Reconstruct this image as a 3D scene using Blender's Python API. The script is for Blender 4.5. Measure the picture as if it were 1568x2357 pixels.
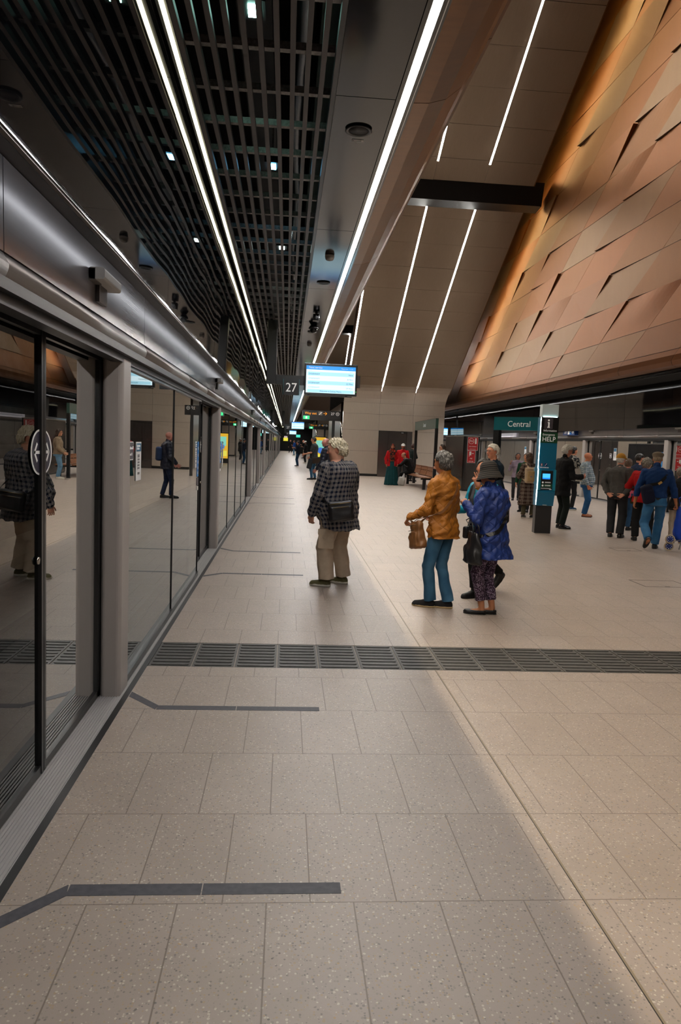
import bpy, bmesh, math, random
import numpy as np
from mathutils import Vector, Matrix
from mathutils.bvhtree import BVHTree

R = math.radians
random.seed(7)
for _o in list(bpy.data.objects):
    bpy.data.objects.remove(_o)
SC = bpy.context.scene
COL = SC.collection

# ------------------------------------------------------------------ camera
IMG_W, IMG_H, FPX = 1568.0, 2357.0, 1652.4
YAW, PIT, ROL, EYE = 0.0780036, 0.0960417, 0.0397159, 1.60
_F = Vector((math.sin(YAW) * math.cos(PIT), math.cos(YAW) * math.cos(PIT), -math.sin(PIT)))
_R0 = Vector((math.cos(YAW), -math.sin(YAW), 0))
_U0 = _R0.cross(_F)
_R = math.cos(ROL) * _R0 + math.sin(ROL) * _U0
_U = -math.sin(ROL) * _R0 + math.cos(ROL) * _U0
cam_data = bpy.data.cameras.new('camera')
cam = bpy.data.objects.new('camera', cam_data)
COL.objects.link(cam)
cam.matrix_world = Matrix(((_R.x, _U.x, -_F.x, 0), (_R.y, _U.y, -_F.y, 0), (_R.z, _U.z, -_F.z, EYE), (0, 0, 0, 1)))
cam_data.sensor_fit = 'VERTICAL'
cam_data.sensor_height = 36.0
cam_data.sensor_width = 24.0
cam_data.lens = 36.0 * FPX / IMG_H
cam_data.clip_start = 0.05
cam_data.clip_end = 400
SC.camera = cam

# ------------------------------------------------------------------ world and colour
world = bpy.data.worlds.new('world')
SC.world = world
world.use_nodes = True
world.node_tree.nodes['Background'].inputs[0].default_value = (0.5, 0.52, 0.56, 1)
world.node_tree.nodes['Background'].inputs[1].default_value = 0.015
SC.view_settings.view_transform = 'Standard'
SC.view_settings.look = 'None'
SC.view_settings.gamma = 1.0
SC.view_settings.use_curve_mapping = False
SC.view_settings.exposure = 0.0
SC.cycles.max_bounces = 7
SC.cycles.diffuse_bounces = 3
SC.cycles.glossy_bounces = 4
SC.cycles.transparent_max_bounces = 16
SC.cycles.sample_clamp_indirect = 4.0
SC.cycles.caustics_reflective = False
SC.cycles.caustics_refractive = False

# strengths of the lamps that stand in the station
E_MAIN, E_SLIM, E_SOFFIT, E_ATRIUM, E_SCREEN = 104.0, 9.0, 88.0, 130.0, 1.25

E_HEAD, E_COVE = 5.5, 85.0

# ------------------------------------------------------------------ materials
MATS = {}


def srgb(h):
    if isinstance(h, str):
        h = h.lstrip('#')
        c = [int(h[i:i + 2], 16) / 255 for i in (0, 2, 4)]
    else:
        c = h
    return tuple(x / 12.92 if x <= 0.04045 else ((x + 0.055) / 1.055) ** 2.4 for x in c)


class NT:
    """small helper that builds node trees"""

    def __init__(self, name):
        m = bpy.data.materials.new(name)
        m.use_nodes = True
        self.m = m
        self.t = m.node_tree
        self.b = self.t.nodes['Principled BSDF']
        self.out = self.t.nodes['Material Output']

    def n(self, kind, **kw):
        nd = self.t.nodes.new(kind)
        for k, v in kw.items():
            if k.startswith('i_'):
                key = k[2:]
                nd.inputs[int(key) if key.isdigit() else key.replace('_', ' ')].default_value = v
            else:
                setattr(nd, k, v)
        return nd

    def l(self, a, b):
        self.t.links.new(a, b)

    def math(self, op, a, b=None, c=None):
        nd = self.n('ShaderNodeMath', operation=op)
        for i, x in enumerate((a, b, c)):
            if x is None:
                continue
            if isinstance(x, (int, float)):
                nd.inputs[i].default_value = x
            else:
                self.l(x, nd.inputs[i])
        return nd.outputs[0]

    def mix(self, fac, a, b):
        nd = self.n('ShaderNodeMix', data_type='RGBA')
        for s, x in ((0, fac), (6, a), (7, b)):
            if isinstance(x, (int, float)):
                nd.inputs[s].default_value = x
            elif isinstance(x, tuple):
                nd.inputs[s].default_value = (*x[:3], 1)
            else:
                self.l(x, nd.inputs[s])
        return nd.outputs[2]

    def ramp(self, fac, stops, interp='LINEAR'):
        nd = self.n('ShaderNodeValToRGB')
        cr = nd.color_ramp
        cr.interpolation = interp
        while len(cr.elements) < len(stops):
            cr.elements.new(0.5)
        for e, (p, c) in zip(cr.elements, stops):
            e.position = p
            e.color = (*c[:3], 1)
        self.l(fac, nd.inputs[0])
        return nd.outputs[0]

    def bump(self, h, strength=0.3, dist=0.01):
        nd = self.n('ShaderNodeBump')
        nd.inputs['Strength'].default_value = strength
        nd.inputs['Distance'].default_value = dist
        self.l(h, nd.inputs['Height'])
        self.l(nd.outputs[0], self.b.inputs['Normal'])


def mat(name, color, rough=0.5, metal=0.0, emit=0.0, spec=0.5, noise=0.0, nscale=8.0, stretch=(1, 1, 1), bump=0.0, bscale=60.0, emit_color=None):
    if name in MATS:
        return MATS[name]
    k = NT(name)
    c = srgb(color) if isinstance(color, str) else color
    b = k.b
    b.inputs['Base Color'].default_value = (*c, 1)
    b.inputs['Roughness'].default_value = rough
    b.inputs['Metallic'].default_value = metal
    b.inputs['Specular IOR Level'].default_value = spec
    if emit:
        b.inputs['Emission Color'].default_value = (*(srgb(emit_color) if isinstance(emit_color, str) else (emit_color or c)), 1)
        b.inputs['Emission Strength'].default_value = emit
    if noise or bump:
        tc = k.n('ShaderNodeTexCoord')
        mp = k.n('ShaderNodeMapping')
        mp.inputs['Scale'].default_value = stretch
        k.l(tc.outputs['Object'], mp.inputs[0])
    if noise:
        nz = k.n('ShaderNodeTexNoise')
        nz.inputs['Scale'].default_value = nscale
        nz.inputs['Detail'].default_value = 4
        k.l(mp.outputs[0], nz.inputs[0])
        lo = tuple(max(0, x * (1 - noise)) for x in c)
        hi = tuple(min(1, x * (1 + noise)) for x in c)
        k.l(k.ramp(nz.outputs[0], [(0.3, lo), (0.7, hi)]), b.inputs['Base Color'])
    if bump:
        nb = k.n('ShaderNodeTexNoise')
        nb.inputs['Scale'].default_value = bscale
        nb.inputs['Detail'].default_value = 3
        k.l(mp.outputs[0], nb.inputs[0])
        k.bump(nb.outputs[0], bump, 0.004)
    MATS[name] = k.m
    return k.m


def glow(name, color, strength):
    """a lamp or screen surface"""
    return mat(name, (0.04, 0.04, 0.04), rough=0.5, emit=strength, emit_color=color)


# ------------------------------------------------------------------ mesh helpers
def new_obj(name, me, parent=None, loc=None):
    o = bpy.data.objects.new(name, me)
    COL.objects.link(o)
    if parent is not None:
        o.parent = parent
    if loc is not None:
        o.location = loc
    return o


def tag(o, label=None, cat=None, group=None, kind=None):
    if label:
        o['label'] = label
    if cat:
        o['category'] = cat
    if group:
        o['group'] = group
    if kind:
        o['kind'] = kind
    return o


def empty(name, loc=(0, 0, 0), rz=0.0):
    o = bpy.data.objects.new(name, None)
    COL.objects.link(o)
    o.location = loc
    o.rotation_euler = (0, 0, rz)
    o.empty_display_size = 0.1
    return o


class MB:
    """collects shapes, then links them as one mesh object"""

    def __init__(self):
        self.v, self.f, self.mi, self.mats, self.cur, self.sm = [], [], [], [], 0, []
        self.smooth = False

    def use(self, m):
        if m not in self.mats:
            self.mats.append(m)
        self.cur = self.mats.index(m)
        return self

    def add(self, vs, fs, smooth=None):
        b = len(self.v)
        self.v += [tuple(p) for p in vs]
        for f in fs:
            self.f.append(tuple(b + i for i in f))
            self.mi.append(self.cur)
            self.sm.append(self.smooth if smooth is None else smooth)
        return self

    def box(self, x0, x1, y0, y1, z0, z1, M=None):
        vs = [Vector((x, y, z)) for x in (x0, x1) for y in (y0, y1) for z in (z0, z1)]
        if M is not None:
            vs = [M @ p for p in vs]
        return self.add(vs, [(0, 1, 3, 2), (4, 6, 7, 5), (0, 4, 5, 1), (2, 3, 7, 6), (0, 2, 6, 4), (1, 5, 7, 3)])

    def rbox(self, x0, x1, y0, y1, z0, z1, r=0.01, seg=3, axis='z', M=None):
        """a box whose four edges along one axis are rounded"""
        ax = 'xyz'.index(axis)
        lo, hi = [x0, y0, z0], [x1, y1, z1]
        a, b = [i for i in range(3) if i != ax]
        pts = []
        for cx, cy, s in ((1, 1, 0), (0, 1, 1), (0, 0, 2), (1, 0, 3)):
            px = hi[a] - r if cx else lo[a] + r
            py = hi[b] - r if cy else lo[b] + r
            for i in range(seg + 1):
                t = (s + i / seg) * math.pi / 2
                pts.append((px + r * math.cos(t), py + r * math.sin(t)))
        return self.prism(pts, lo[ax], hi[ax], axis, M)

    def prism(self, pts, h0, h1, axis='z', M=None, smooth=None):
        ax = 'xyz'.index(axis)
        a, b = [i for i in range(3) if i != ax]
        vs = []
        for h in (h0, h1):
            for p in pts:
                q = [0, 0, 0]
                q[a], q[b], q[ax] = p[0], p[1], h
                q = Vector(q)
                vs.append(M @ q if M is not None else q)
        n = len(pts)
        fs = [tuple(range(n))[::-1], tuple(range(n, 2 * n))] + [(i, (i + 1) % n, n + (i + 1) % n, n + i) for i in range(n)]
        return self.add(vs, fs, smooth)

    def quad(self, a, b, c, d):
        return self.add([a, b, c, d], [(0, 1, 2, 3)])

    def tube(self, pts, r, n=8, flat=None, up=(0, 0, 1), cap=True, closed=False):
        """a tube along a polyline; flat=(w,t) gives a strap instead"""
        pts = [Vector(p) for p in pts]
        rings = []
        m = len(pts)
        for i, p in enumerate(pts):
            q0, q1 = (pts[i - 1] if i or closed else p), (pts[(i + 1) % m] if i < m - 1 or closed else p)
            t = (q1 - q0)
            t = t.normalized() if t.length > 1e-9 else Vector((0, 0, 1))
            u = Vector(up[i]) if isinstance(up, list) else Vector(up)
            s = t.cross(u)
            if s.length < 1e-4:
                s = t.cross(Vector((1, 0, 0)))
            s.normalize()
            w = s.cross(t).normalized()
            rr = r[i] if isinstance(r, (list, tuple)) else r
            if flat:
                hw, ht = flat[0] / 2, flat[1] / 2
                rings.append([p + s * hw + w * ht, p + s * hw - w * ht, p - s * hw - w * ht, p - s * hw + w * ht])
            else:
                rings.append([p + (s * math.cos(a) + w * math.sin(a)) * rr for a in [2 * math.pi * j / n for j in range(n)]])
        k = len(rings[0])
        vs = [v for rg in rings for v in rg]
        fs = []
        for i in range(m if closed else m - 1):
            j2 = (i + 1) % m
            for j in range(k):
                fs.append((i * k + j, i * k + (j + 1) % k, j2 * k + (j + 1) % k, j2 * k + j))
        if cap and not closed:
            fs += [tuple(range(k))[::-1], tuple(range((m - 1) * k, m * k))]
        return self.add(vs, fs, smooth=not flat)

    def lathe(self, prof, n=24, M=None, smooth=True):
        vs, fs = [], []
        for (r, z) in prof:
            for j in range(n):
                a = 2 * math.pi * j / n
                p = Vector((r * math.cos(a), r * math.sin(a), z))
                vs.append(M @ p if M is not None else p)
        for i in range(len(prof) - 1):
            for j in range(n):
                fs.append((i * n + j, i * n + (j + 1) % n, (i + 1) * n + (j + 1) % n, (i + 1) * n + j))
        return self.add(vs, fs, smooth)

    def disc(self, c, r, nrm='y', n=24, ry=None, th=None, sign=-1):
        ry = ry or r
        pts = []
        for j in range(n):
            a = 2 * math.pi * j / n
            pts.append((r * math.cos(a), ry * math.sin(a)))
        ax = 'xyz'.index(nrm)
        a_, b_ = [i for i in range(3) if i != ax]
        vs = []
        for p in pts:
            q = list(c)
            q[a_] += p[0]
            q[b_] += p[1]
            vs.append(q)
        return self.add(vs, [tuple(range(n))])

    def build(self, name, m=None, parent=None, loc=None, bevel=0.0):
        me = bpy.data.meshes.new(name)
        me.from_pydata(self.v, [], self.f)
        ms = self.mats or ([m] if m else [])
        for x in ms:
            me.materials.append(x)
        me.polygons.foreach_set('material_index', self.mi)
        me.polygons.foreach_set('use_smooth', self.sm)
        bm = bmesh.new()
        bm.from_mesh(me)
        bmesh.ops.recalc_face_normals(bm, faces=bm.faces)
        bm.to_mesh(me)
        bm.free()
        me.update()
        o = new_obj(name, me, parent, loc)
        if bevel:
            md = o.modifiers.new('edge', 'BEVEL')
            md.width = bevel
            md.segments = 2
            md.limit_method = 'ANGLE'
        return o


def mb(m=None):
    b = MB()
    if m is not None:
        b.use(m)
    return b


def copy_tree(o, parent=None):
    c = o.copy()
    COL.objects.link(c)
    if parent is not None:
        c.parent = parent
    for ch in list(o.children):
        copy_tree(ch, c)
    return c


def text_mesh(s, size, align='LEFT', ext=0.0008, squash=1.0):
    cu = bpy.data.curves.new('txt', 'FONT')
    cu.body = s
    cu.size = size
    cu.align_x = align
    cu.extrude = ext
    cu.resolution_u = 3
    o = bpy.data.objects.new('txt', cu)
    me = o.to_mesh()
    vs = [(v.co.x * squash, v.co.y, v.co.z) for v in me.vertices]
    fs = [tuple(p.vertices) for p in me.polygons]
    o.to_mesh_clear()
    bpy.data.objects.remove(o)
    bpy.data.curves.remove(cu)
    return vs, fs


def put_text(b, s, size, origin, xdir, ydir, align='LEFT', squash=1.0):
    """writes s into builder b, on the plane through origin spanned by xdir, ydir"""
    vs, fs = text_mesh(s, size, align, squash=squash)
    o, x, y = Vector(origin), Vector(xdir), Vector(ydir)
    z = x.cross(y)
    b.add([o + x * p[0] + y * p[1] + z * p[2] for p in vs], fs, smooth=False)


ORD = ['first', 'second', 'third', 'fourth', 'fifth', 'sixth', 'seventh', 'eighth', 'ninth', 'tenth', 'eleventh', 'twelfth', 'thirteenth',
       'fourteenth', 'fifteenth', 'sixteenth', 'seventeenth', 'eighteenth', 'nineteenth', 'twentieth', 'twenty-first', 'twenty-second', 'twenty-third',
       'twenty-fourth', 'twenty-fifth', 'twenty-sixth', 'twenty-seventh', 'twenty-eighth', 'twenty-ninth', 'thirtieth', 'thirty-first', 'thirty-second',
       'thirty-third', 'thirty-fourth', 'thirty-fifth', 'thirty-sixth', 'thirty-seventh', 'thirty-eighth', 'thirty-ninth', 'fortieth', 'forty-first', 'forty-second', 'forty-third', 'forty-fourth', 'forty-fifth']
# ================================================================== setting materials
def floor_material():
    k = NT('terrazzo paving')
    tc = k.n('ShaderNodeTexCoord')
    mp = k.n('ShaderNodeMapping')
    mp.inputs['Location'].default_value = (0.02, 0.04 - 0.6 * 20, 0)
    k.l(tc.outputs['Object'], mp.inputs[0])
    br = k.n('ShaderNodeTexBrick', offset=0.5, offset_frequency=2)
    for nm, v in (('Scale', 1.0), ('Mortar Size', 0.0028), ('Mortar Smooth', 0.2), ('Brick Width', 0.305), ('Row Height', 0.6), ('Bias', 0.0)):
        br.inputs[nm].default_value = v
    br.inputs['Color1'].default_value = (0.0, 0.0, 0.0, 1)
    br.inputs['Color2'].default_value = (1, 1, 1, 1)
    br.inputs['Mortar'].default_value = (0.5, 0.5, 0.5, 1)
    k.l(mp.outputs[0], br.inputs[0])
    n1 = k.n('ShaderNodeTexNoise', i_Scale=2.2, i_Detail=6.0)
    k.l(tc.outputs['Object'], n1.inputs[0])
    base = k.ramp(n1.outputs[0], [(0.3, srgb('a09288')), (0.7, srgb('ac9e93'))])
    base = k.mix(k.math('MULTIPLY', br.outputs[0], 0.28), base, srgb('99897f'))
    vo = k.n('ShaderNodeTexVoronoi', i_Scale=115.0)
    k.l(tc.outputs['Object'], vo.inputs[0])
    sep = k.n('ShaderNodeSeparateColor')
    k.l(vo.outputs['Color'], sep.inputs[0])
    dot = k.math('LESS_THAN', vo.outputs['Distance'], k.math('MULTIPLY', sep.outputs[1], 0.56))
    chip = k.ramp(sep.outputs[0], [(0.0, srgb('6d6a66')), (0.16, srgb('8a8378')), (0.36, srgb('a09484')), (0.56, srgb('aa9270')), (0.8, srgb('cdc4b5'))], 'CONSTANT')
    c = k.mix(k.math('MULTIPLY', dot, 0.68), base, chip)
    vb = k.n('ShaderNodeTexVoronoi', i_Scale=42.0)
    k.l(tc.outputs['Object'], vb.inputs[0])
    sb = k.n('ShaderNodeSeparateColor')
    k.l(vb.outputs['Color'], sb.inputs[0])
    dotb = k.math('LESS_THAN', vb.outputs['Distance'], k.math('MULTIPLY', k.math('GREATER_THAN', sb.outputs[1], 0.66), 0.16))
    c = k.mix(k.math('MULTIPLY', dotb, 0.7), c, k.ramp(sb.outputs[0], [(0.0, srgb('55534f')), (0.45, srgb('c9bfae')), (0.75, srgb('b08f62'))], 'CONSTANT'))
    n2 = k.n('ShaderNodeTexNoise', i_Scale=0.9, i_Detail=4.0)
    k.l(tc.outputs['Object'], n2.inputs[0])
    c = k.mix(k.math('MULTIPLY', k.math('GREATER_THAN', n2.outputs[0], 0.56), 0.10), c, srgb('8a7d6c'))
    c = k.mix(k.math('MULTIPLY', br.outputs['Fac'], 0.85), c, srgb('74685d'))
    k.l(c, k.b.inputs['Base Color'])
    rn = k.math('MULTIPLY_ADD', n1.outputs[0], 0.12, 0.38)
    k.l(rn, k.b.inputs['Roughness'])
    k.b.inputs['Specular IOR Level'].default_value = 0.45
    k.bump(k.math('SUBTRACT', k.math('MULTIPLY', vo.outputs['Distance'], 0.05), br.outputs['Fac']), 0.25, 0.002)
    return k.m


def glass_material(name, tint, fres=1.0, rough=0.0, ior=1.55):
    """thin architectural pane: see-through tint plus a mirror-like reflection that grows at grazing angles"""
    k = NT(name)
    k.t.nodes.remove(k.b)
    tr = k.n('ShaderNodeBsdfTransparent')
    tr.inputs[0].default_value = (*tint, 1)
    gl = k.n('ShaderNodeBsdfGlossy')
    gl.inputs['Roughness'].default_value = rough
    gl.inputs['Color'].default_value = (0.95, 0.96, 0.95, 1)
    fr = k.n('ShaderNodeFresnel')
    fr.inputs[0].default_value = ior
    f = k.math('MINIMUM', k.math('MULTIPLY', fr.outputs[0], fres), 1.0)
    mx = k.n('ShaderNodeMixShader')
    k.l(f, mx.inputs[0])
    k.l(tr.outputs[0], mx.inputs[1])
    k.l(gl.outputs[0], mx.inputs[2])
    k.l(mx.outputs[0], k.out.inputs[0])
    return k.m


def mirror_material(name, color, rough, wob, scale=(1, 1, 1), spec=0.9, ior=2.0):
    """dark polished panel whose surface waves a little, so reflections wobble"""
    k = NT(name)
    k.b.inputs['Base Color'].default_value = (*srgb(color), 1)
    k.b.inputs['Roughness'].default_value = rough
    k.b.inputs['Metallic'].default_value = 0.0
    k.b.inputs['IOR'].default_value = ior
    k.b.inputs['Specular IOR Level'].default_value = spec
    tc = k.n('ShaderNodeTexCoord')
    mp = k.n('ShaderNodeMapping')
    mp.inputs['Scale'].default_value = scale
    k.l(tc.outputs['Object'], mp.inputs[0])
    nz = k.n('ShaderNodeTexNoise', i_Scale=1.3, i_Detail=0.0)
    k.l(mp.outputs[0], nz.inputs[0])
    k.bump(nz.outputs[0], wob, 0.05)
    return k.m


def brushed(name, color, rough=0.32, var=0.08, stretch=(1, 1, 40), wav=0.0, metal=0.9):
    k = NT(name)
    c = srgb(color)
    tc = k.n('ShaderNodeTexCoord')
    mp = k.n('ShaderNodeMapping')
    mp.inputs['Scale'].default_value = stretch
    k.l(tc.outputs['Object'], mp.inputs[0])
    nz = k.n('ShaderNodeTexNoise', i_Scale=3.0, i_Detail=4.0)
    k.l(mp.outputs[0], nz.inputs[0])
    k.l(k.ramp(nz.outputs[0], [(0.3, tuple(x * (1 - var) for x in c)), (0.7, tuple(min(1, x * (1 + var)) for x in c))]), k.b.inputs['Base Color'])
    k.b.inputs['Metallic'].default_value = metal
    k.l(k.math('MULTIPLY_ADD', nz.outputs[0], 0.12, rough - 0.06), k.b.inputs['Roughness'])
    if wav:
        n2 = k.n('ShaderNodeTexNoise', i_Scale=0.8, i_Detail=1.5)
        k.l(tc.outputs['Object'], n2.inputs[0])
        k.bump(n2.outputs[0], wav, 0.06)
    return k.m


def copper_material():
    k = NT('copper cladding')
    at = k.n('ShaderNodeAttribute', attribute_name='tone')
    tc = k.n('ShaderNodeTexCoord')
    mp = k.n('ShaderNodeMapping')
    mp.inputs['Scale'].default_value = (1, 1.2, 0.25)
    k.l(tc.outputs['Object'], mp.inputs[0])
    nz = k.n('ShaderNodeTexNoise', i_Scale=4.0, i_Detail=5.0)
    k.l(mp.outputs[0], nz.inputs[0])
    c = k.ramp(at.outputs['Fac'], [(0.0, srgb('764820')), (0.35, srgb('824d1f')), (0.7, srgb('774f27')), (1.0, srgb('7a6044'))])
    c = k.mix(k.math('MULTIPLY', nz.outputs[0], 0.3), c, srgb('663e1b'))
    k.l(c, k.b.inputs['Base Color'])
    k.b.inputs['Metallic'].default_value = 0.9
    k.b.inputs['Roughness'].default_value = 0.42
    return k.m


M_FLOOR = floor_material()
M_TACT = mat('tactile charcoal', '4b4946', 0.55, noise=0.18, nscale=30)
M_MARK = mat('marker charcoal', '45444a', 0.6, noise=0.2, nscale=40)
M_GROUT = mat('grout', '8d857b', 0.8)
M_BLACK = mat('black', '0c0c0d', 0.45)
M_BLACKGLOSS = mat('gloss black', '0b0b0c', 0.15)
M_POST = mat('grey powder coat', 'aca49e', 0.40, metal=0.1)
M_POSTIN = mat('post shade side', '66625f', 0.42, metal=0.3)
M_ALU = brushed('fascia aluminium', 'a9a8ae', 0.22, 0.02, (1, 0.3, 60), 0.04, 0.5)
M_TUBE = brushed('tube metal', '857d78', 0.38, 0.03, (1, 0.3, 60), 0.0, 0.4)
M_TRIM = mat('dark bronze trim', '191614', 0.4, metal=0.3)
M_RIB = brushed('ribbed threshold', 'b0aca9', 0.42, 0.04, (60, 0.3, 1), 0.0, 0.2)
M_GLASS = glass_material('screen glass', (0.50, 0.51, 0.50), 1.75, 0.0, 1.6)
M_GLASSD = glass_material('door glass', (0.50, 0.51, 0.50), 1.5, 0.0, 1.55)
M_FRAME = mat('door frame', '171718', 0.3)
M_MIRROR = mirror_material('dark mirror panel', '08080a', 0.015, 0.055, (1, 0.8, 0.5), 0.5, 1.62)
M_MIRRORR = mirror_material('dark mirror panel far side', '0a090a', 0.04, 0.10, (1, 0.8, 0.5), 0.5, 1.6)
M_SOFFIT = mirror_material('dark soffit panel', '0e0e12', 0.11, 0.04, (1, 1, 1), 0.5, 1.42)
M_GRILLE = mat('grille bar', '4a4442', 0.45, metal=0.5)
M_GALV = mat('galvanised bar', '8b8681', 0.45, metal=0.6, noise=0.3, nscale=60)
M_DARK = mat('plenum dark', '0d0f10', 0.9)
M_STEEL = brushed('brown steel cladding', 'a39381', 0.36, 0.06, (40, 1, 1), 0.08, 0.5)
M_WALLSTEEL = brushed('warm steel wall', 'bfb2a4', 0.32, 0.06, (40, 1, 1), 0.12, 0.5)
M_DOORSTEEL = brushed('stainless door', '77706c', 0.2, 0.06, (40, 1, 1), 0.10, 0.9)
M_BRONZE = brushed('bronze bulkhead', '7d5c42', 0.36, 0.10, (1, 6, 1), 0.05, 0.65)
M_COPPER = copper_material()
M_L_MAIN = glow('main strip diffuser', (1.0, 0.97, 0.945), E_MAIN)
M_L_SLIM = glow('slim strip diffuser', (1.0, 0.93, 0.62), E_SLIM)
M_L_SOF = glow('soffit strip diffuser', (1.0, 0.97, 0.90), E_SOFFIT)
M_L_ATR = glow('atrium lamp diffuser', (1.0, 0.83, 0.60), E_ATRIUM)
M_CONC = mat('tunnel concrete', '6a6762', 0.85, noise=0.25, nscale=3)
M_WHITE = mat('white plastic', 'd9d7d3', 0.4)
M_SIGNW = mat('sign white', 'f0efec', 0.5)

XL, XR, YB, YE, ZC = -0.92, 10.60, -7.0, 112.0, 3.63
XMID = (XL + XR) / 2


def struct(o, label=None):
    o['kind'] = 'structure'
    if label:
        o['label'] = label
    return o


# ================================================================== floor
b = mb(M_FLOOR)
b.box(XL, XR, YB, 4.96, -0.3, 0).box(XL, XR, 5.56, YE, -0.3, 0).box(XL, XR, 4.96, 5.56, -0.3, -0.02)
struct(b.build('floor'), 'pale speckled terrazzo platform paving')
b = mb(mat('joint strip', '8a7d68', 0.45, metal=0.3))
b.box(1.116, 1.124, YB, 4.96, 0, 0.0012).box(1.116, 1.124, 5.56, 34.0, 0, 0.0012)
b.use(M_BLACK).box(1.113, 1.116, YB, 4.96, 0, 0.0007).box(1.113, 1.116, 5.56, 34.0, 0, 0.0007)
struct(b.build('floor_joint_strip'), 'thin metal joint running along the platform floor')

# tactile strip with raised bars
b = mb(M_TACT)
x = XL
i = 0
while x < XR - 0.05:
    x1 = min(x + 0.297, XR)
    b.use(M_TACT).box(x + 0.003, x1 - 0.003, 4.965, 5.555, -0.02, -0.001)
    for j in range(8):
        yc = 5.0 + j * 0.0735
        pr = []
        L0, L1 = x + 0.018, x1 - 0.018
        for t in range(7):
            a = math.pi / 2 + math.pi * t / 6
            pr.append((L0 + 0.012 + 0.012 * math.cos(a), yc + 0.012 * math.sin(a)))
        for t in range(7):
            a = -math.pi / 2 + math.pi * t / 6
            pr.append((L1 - 0.012 + 0.012 * math.cos(a), yc + 0.012 * math.sin(a)))
        b.prism(pr, -0.001, 0.005, 'z')
    x += 0.3
b.use(M_GROUT).box(XL, XR, 4.96, 5.56, -0.02, -0.006)
tag(b.build('tactile_strip'), 'charcoal ribbed tactile paving strip crossing the whole platform floor', 'tactile paving')


def door_marker(yc, lab):
    """the pair of dark inlaid lines that bracket one door"""
    for sgn, y0, yd, word in ((-1, yc - 0.89, yc - 1.10, 'near'), (1, yc + 0.85, yc + 1.08, 'far')):
        b = mb(M_MARK)
        w = 0.032
        for xa, xb in ((-0.715, -0.252), (-0.248, 0.245)):
            b.box(xa, xb, y0 - w, y0 + w, -0.002, 0.0012)
        p = [Vector((-0.722, y0 + w, 0)), Vector((-0.712, y0 - w, 0)), Vector((XL + 0.004, yd - w, 0)), Vector((XL + 0.004, yd + w + 0.02, 0))]
        if sgn > 0:
            p = [Vector((-0.712, y0 + w, 0)), Vector((-0.722, y0 - w, 0)), Vector((XL + 0.004, yd - w - 0.02, 0)), Vector((XL + 0.004, yd + w, 0))]
        vs = [(q.x, q.y, z) for z in (-0.002, 0.0012) for q in p]
        b.add(vs, [(0, 1, 2, 3), (4, 5, 6, 7), (0, 1, 5, 4), (1, 2, 6, 5), (2, 3, 7, 6), (3, 0, 4, 7)])
        tag(b.build('door_marker_line'), f'dark inlaid floor line on the {word} side of {lab}', 'floor marking', 'inlaid queue lines at the screen doors')


L_DOORS = [-2.75, 3.33, 9.40, 19.15, 25.4, 31.7, 41.8, 48.0, 54.2, 64.2, 70.4, 76.6, 86.6, 92.8, 99.0]
R_DOORS = [9.6, 18.45, 24.1, 29.8, 38.5, 44.5, 50.7, 60.7, 66.9]
for i, y in enumerate(L_DOORS[1:6]):
    door_marker(y, f'the {ORD[i]} left screen door')

# ================================================================== platform screen doors
P_GLYPH = MB


def sticker_oval(x, yc, zc, ry, rz, s, parent, half):
    """half of the white rimmed dark oval with an arrow; half=-1 near side, +1 far side"""
    b = MB()
    for (fy, fz, m, off) in ((1.0, 1.0, M_SIGNW, 0.0), (0.88, 0.915, mat('sticker navy', '2b2a3a', 0.5), 0.0008)):
        b.use(m)
        pts = [(0, -rz * fz)]
        for t in range(17):
            a = -math.pi / 2 + math.pi * t / 16
            pts.append((half * (0.012 + (ry * fy - 0.012) * math.cos(a)), rz * fz * math.sin(a)))
        pts.append((0, rz * fz))
        X = x + s * (0.001 + off)
        b.add([(X, yc + half * 0.012 + p[0], zc + p[1]) for p in pts], [tuple(range(len(pts)))])
    b.use(M_SIGNW)
    X = x + s * 0.0026
    y0, y1 = yc + half * 0.03, yc + half * (ry * 0.8)
    t = 0.007
    b.add([(X, y0, zc - t), (X, y1, zc - t), (X, y1, zc + t), (X, y0, zc + t)], [(0, 1, 2, 3)])
    for q in (1, -1):
        b.add([(X, y1 + half * 0.004, zc), (X, y1 - half * 0.035, zc + q * 0.045), (X, y1 - half * 0.048, zc + q * 0.036), (X, y1 - half * 0.012, zc - q * 0.004)], [(0, 1, 2, 3)])
    return b.build('door_sticker', None, parent)


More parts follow.
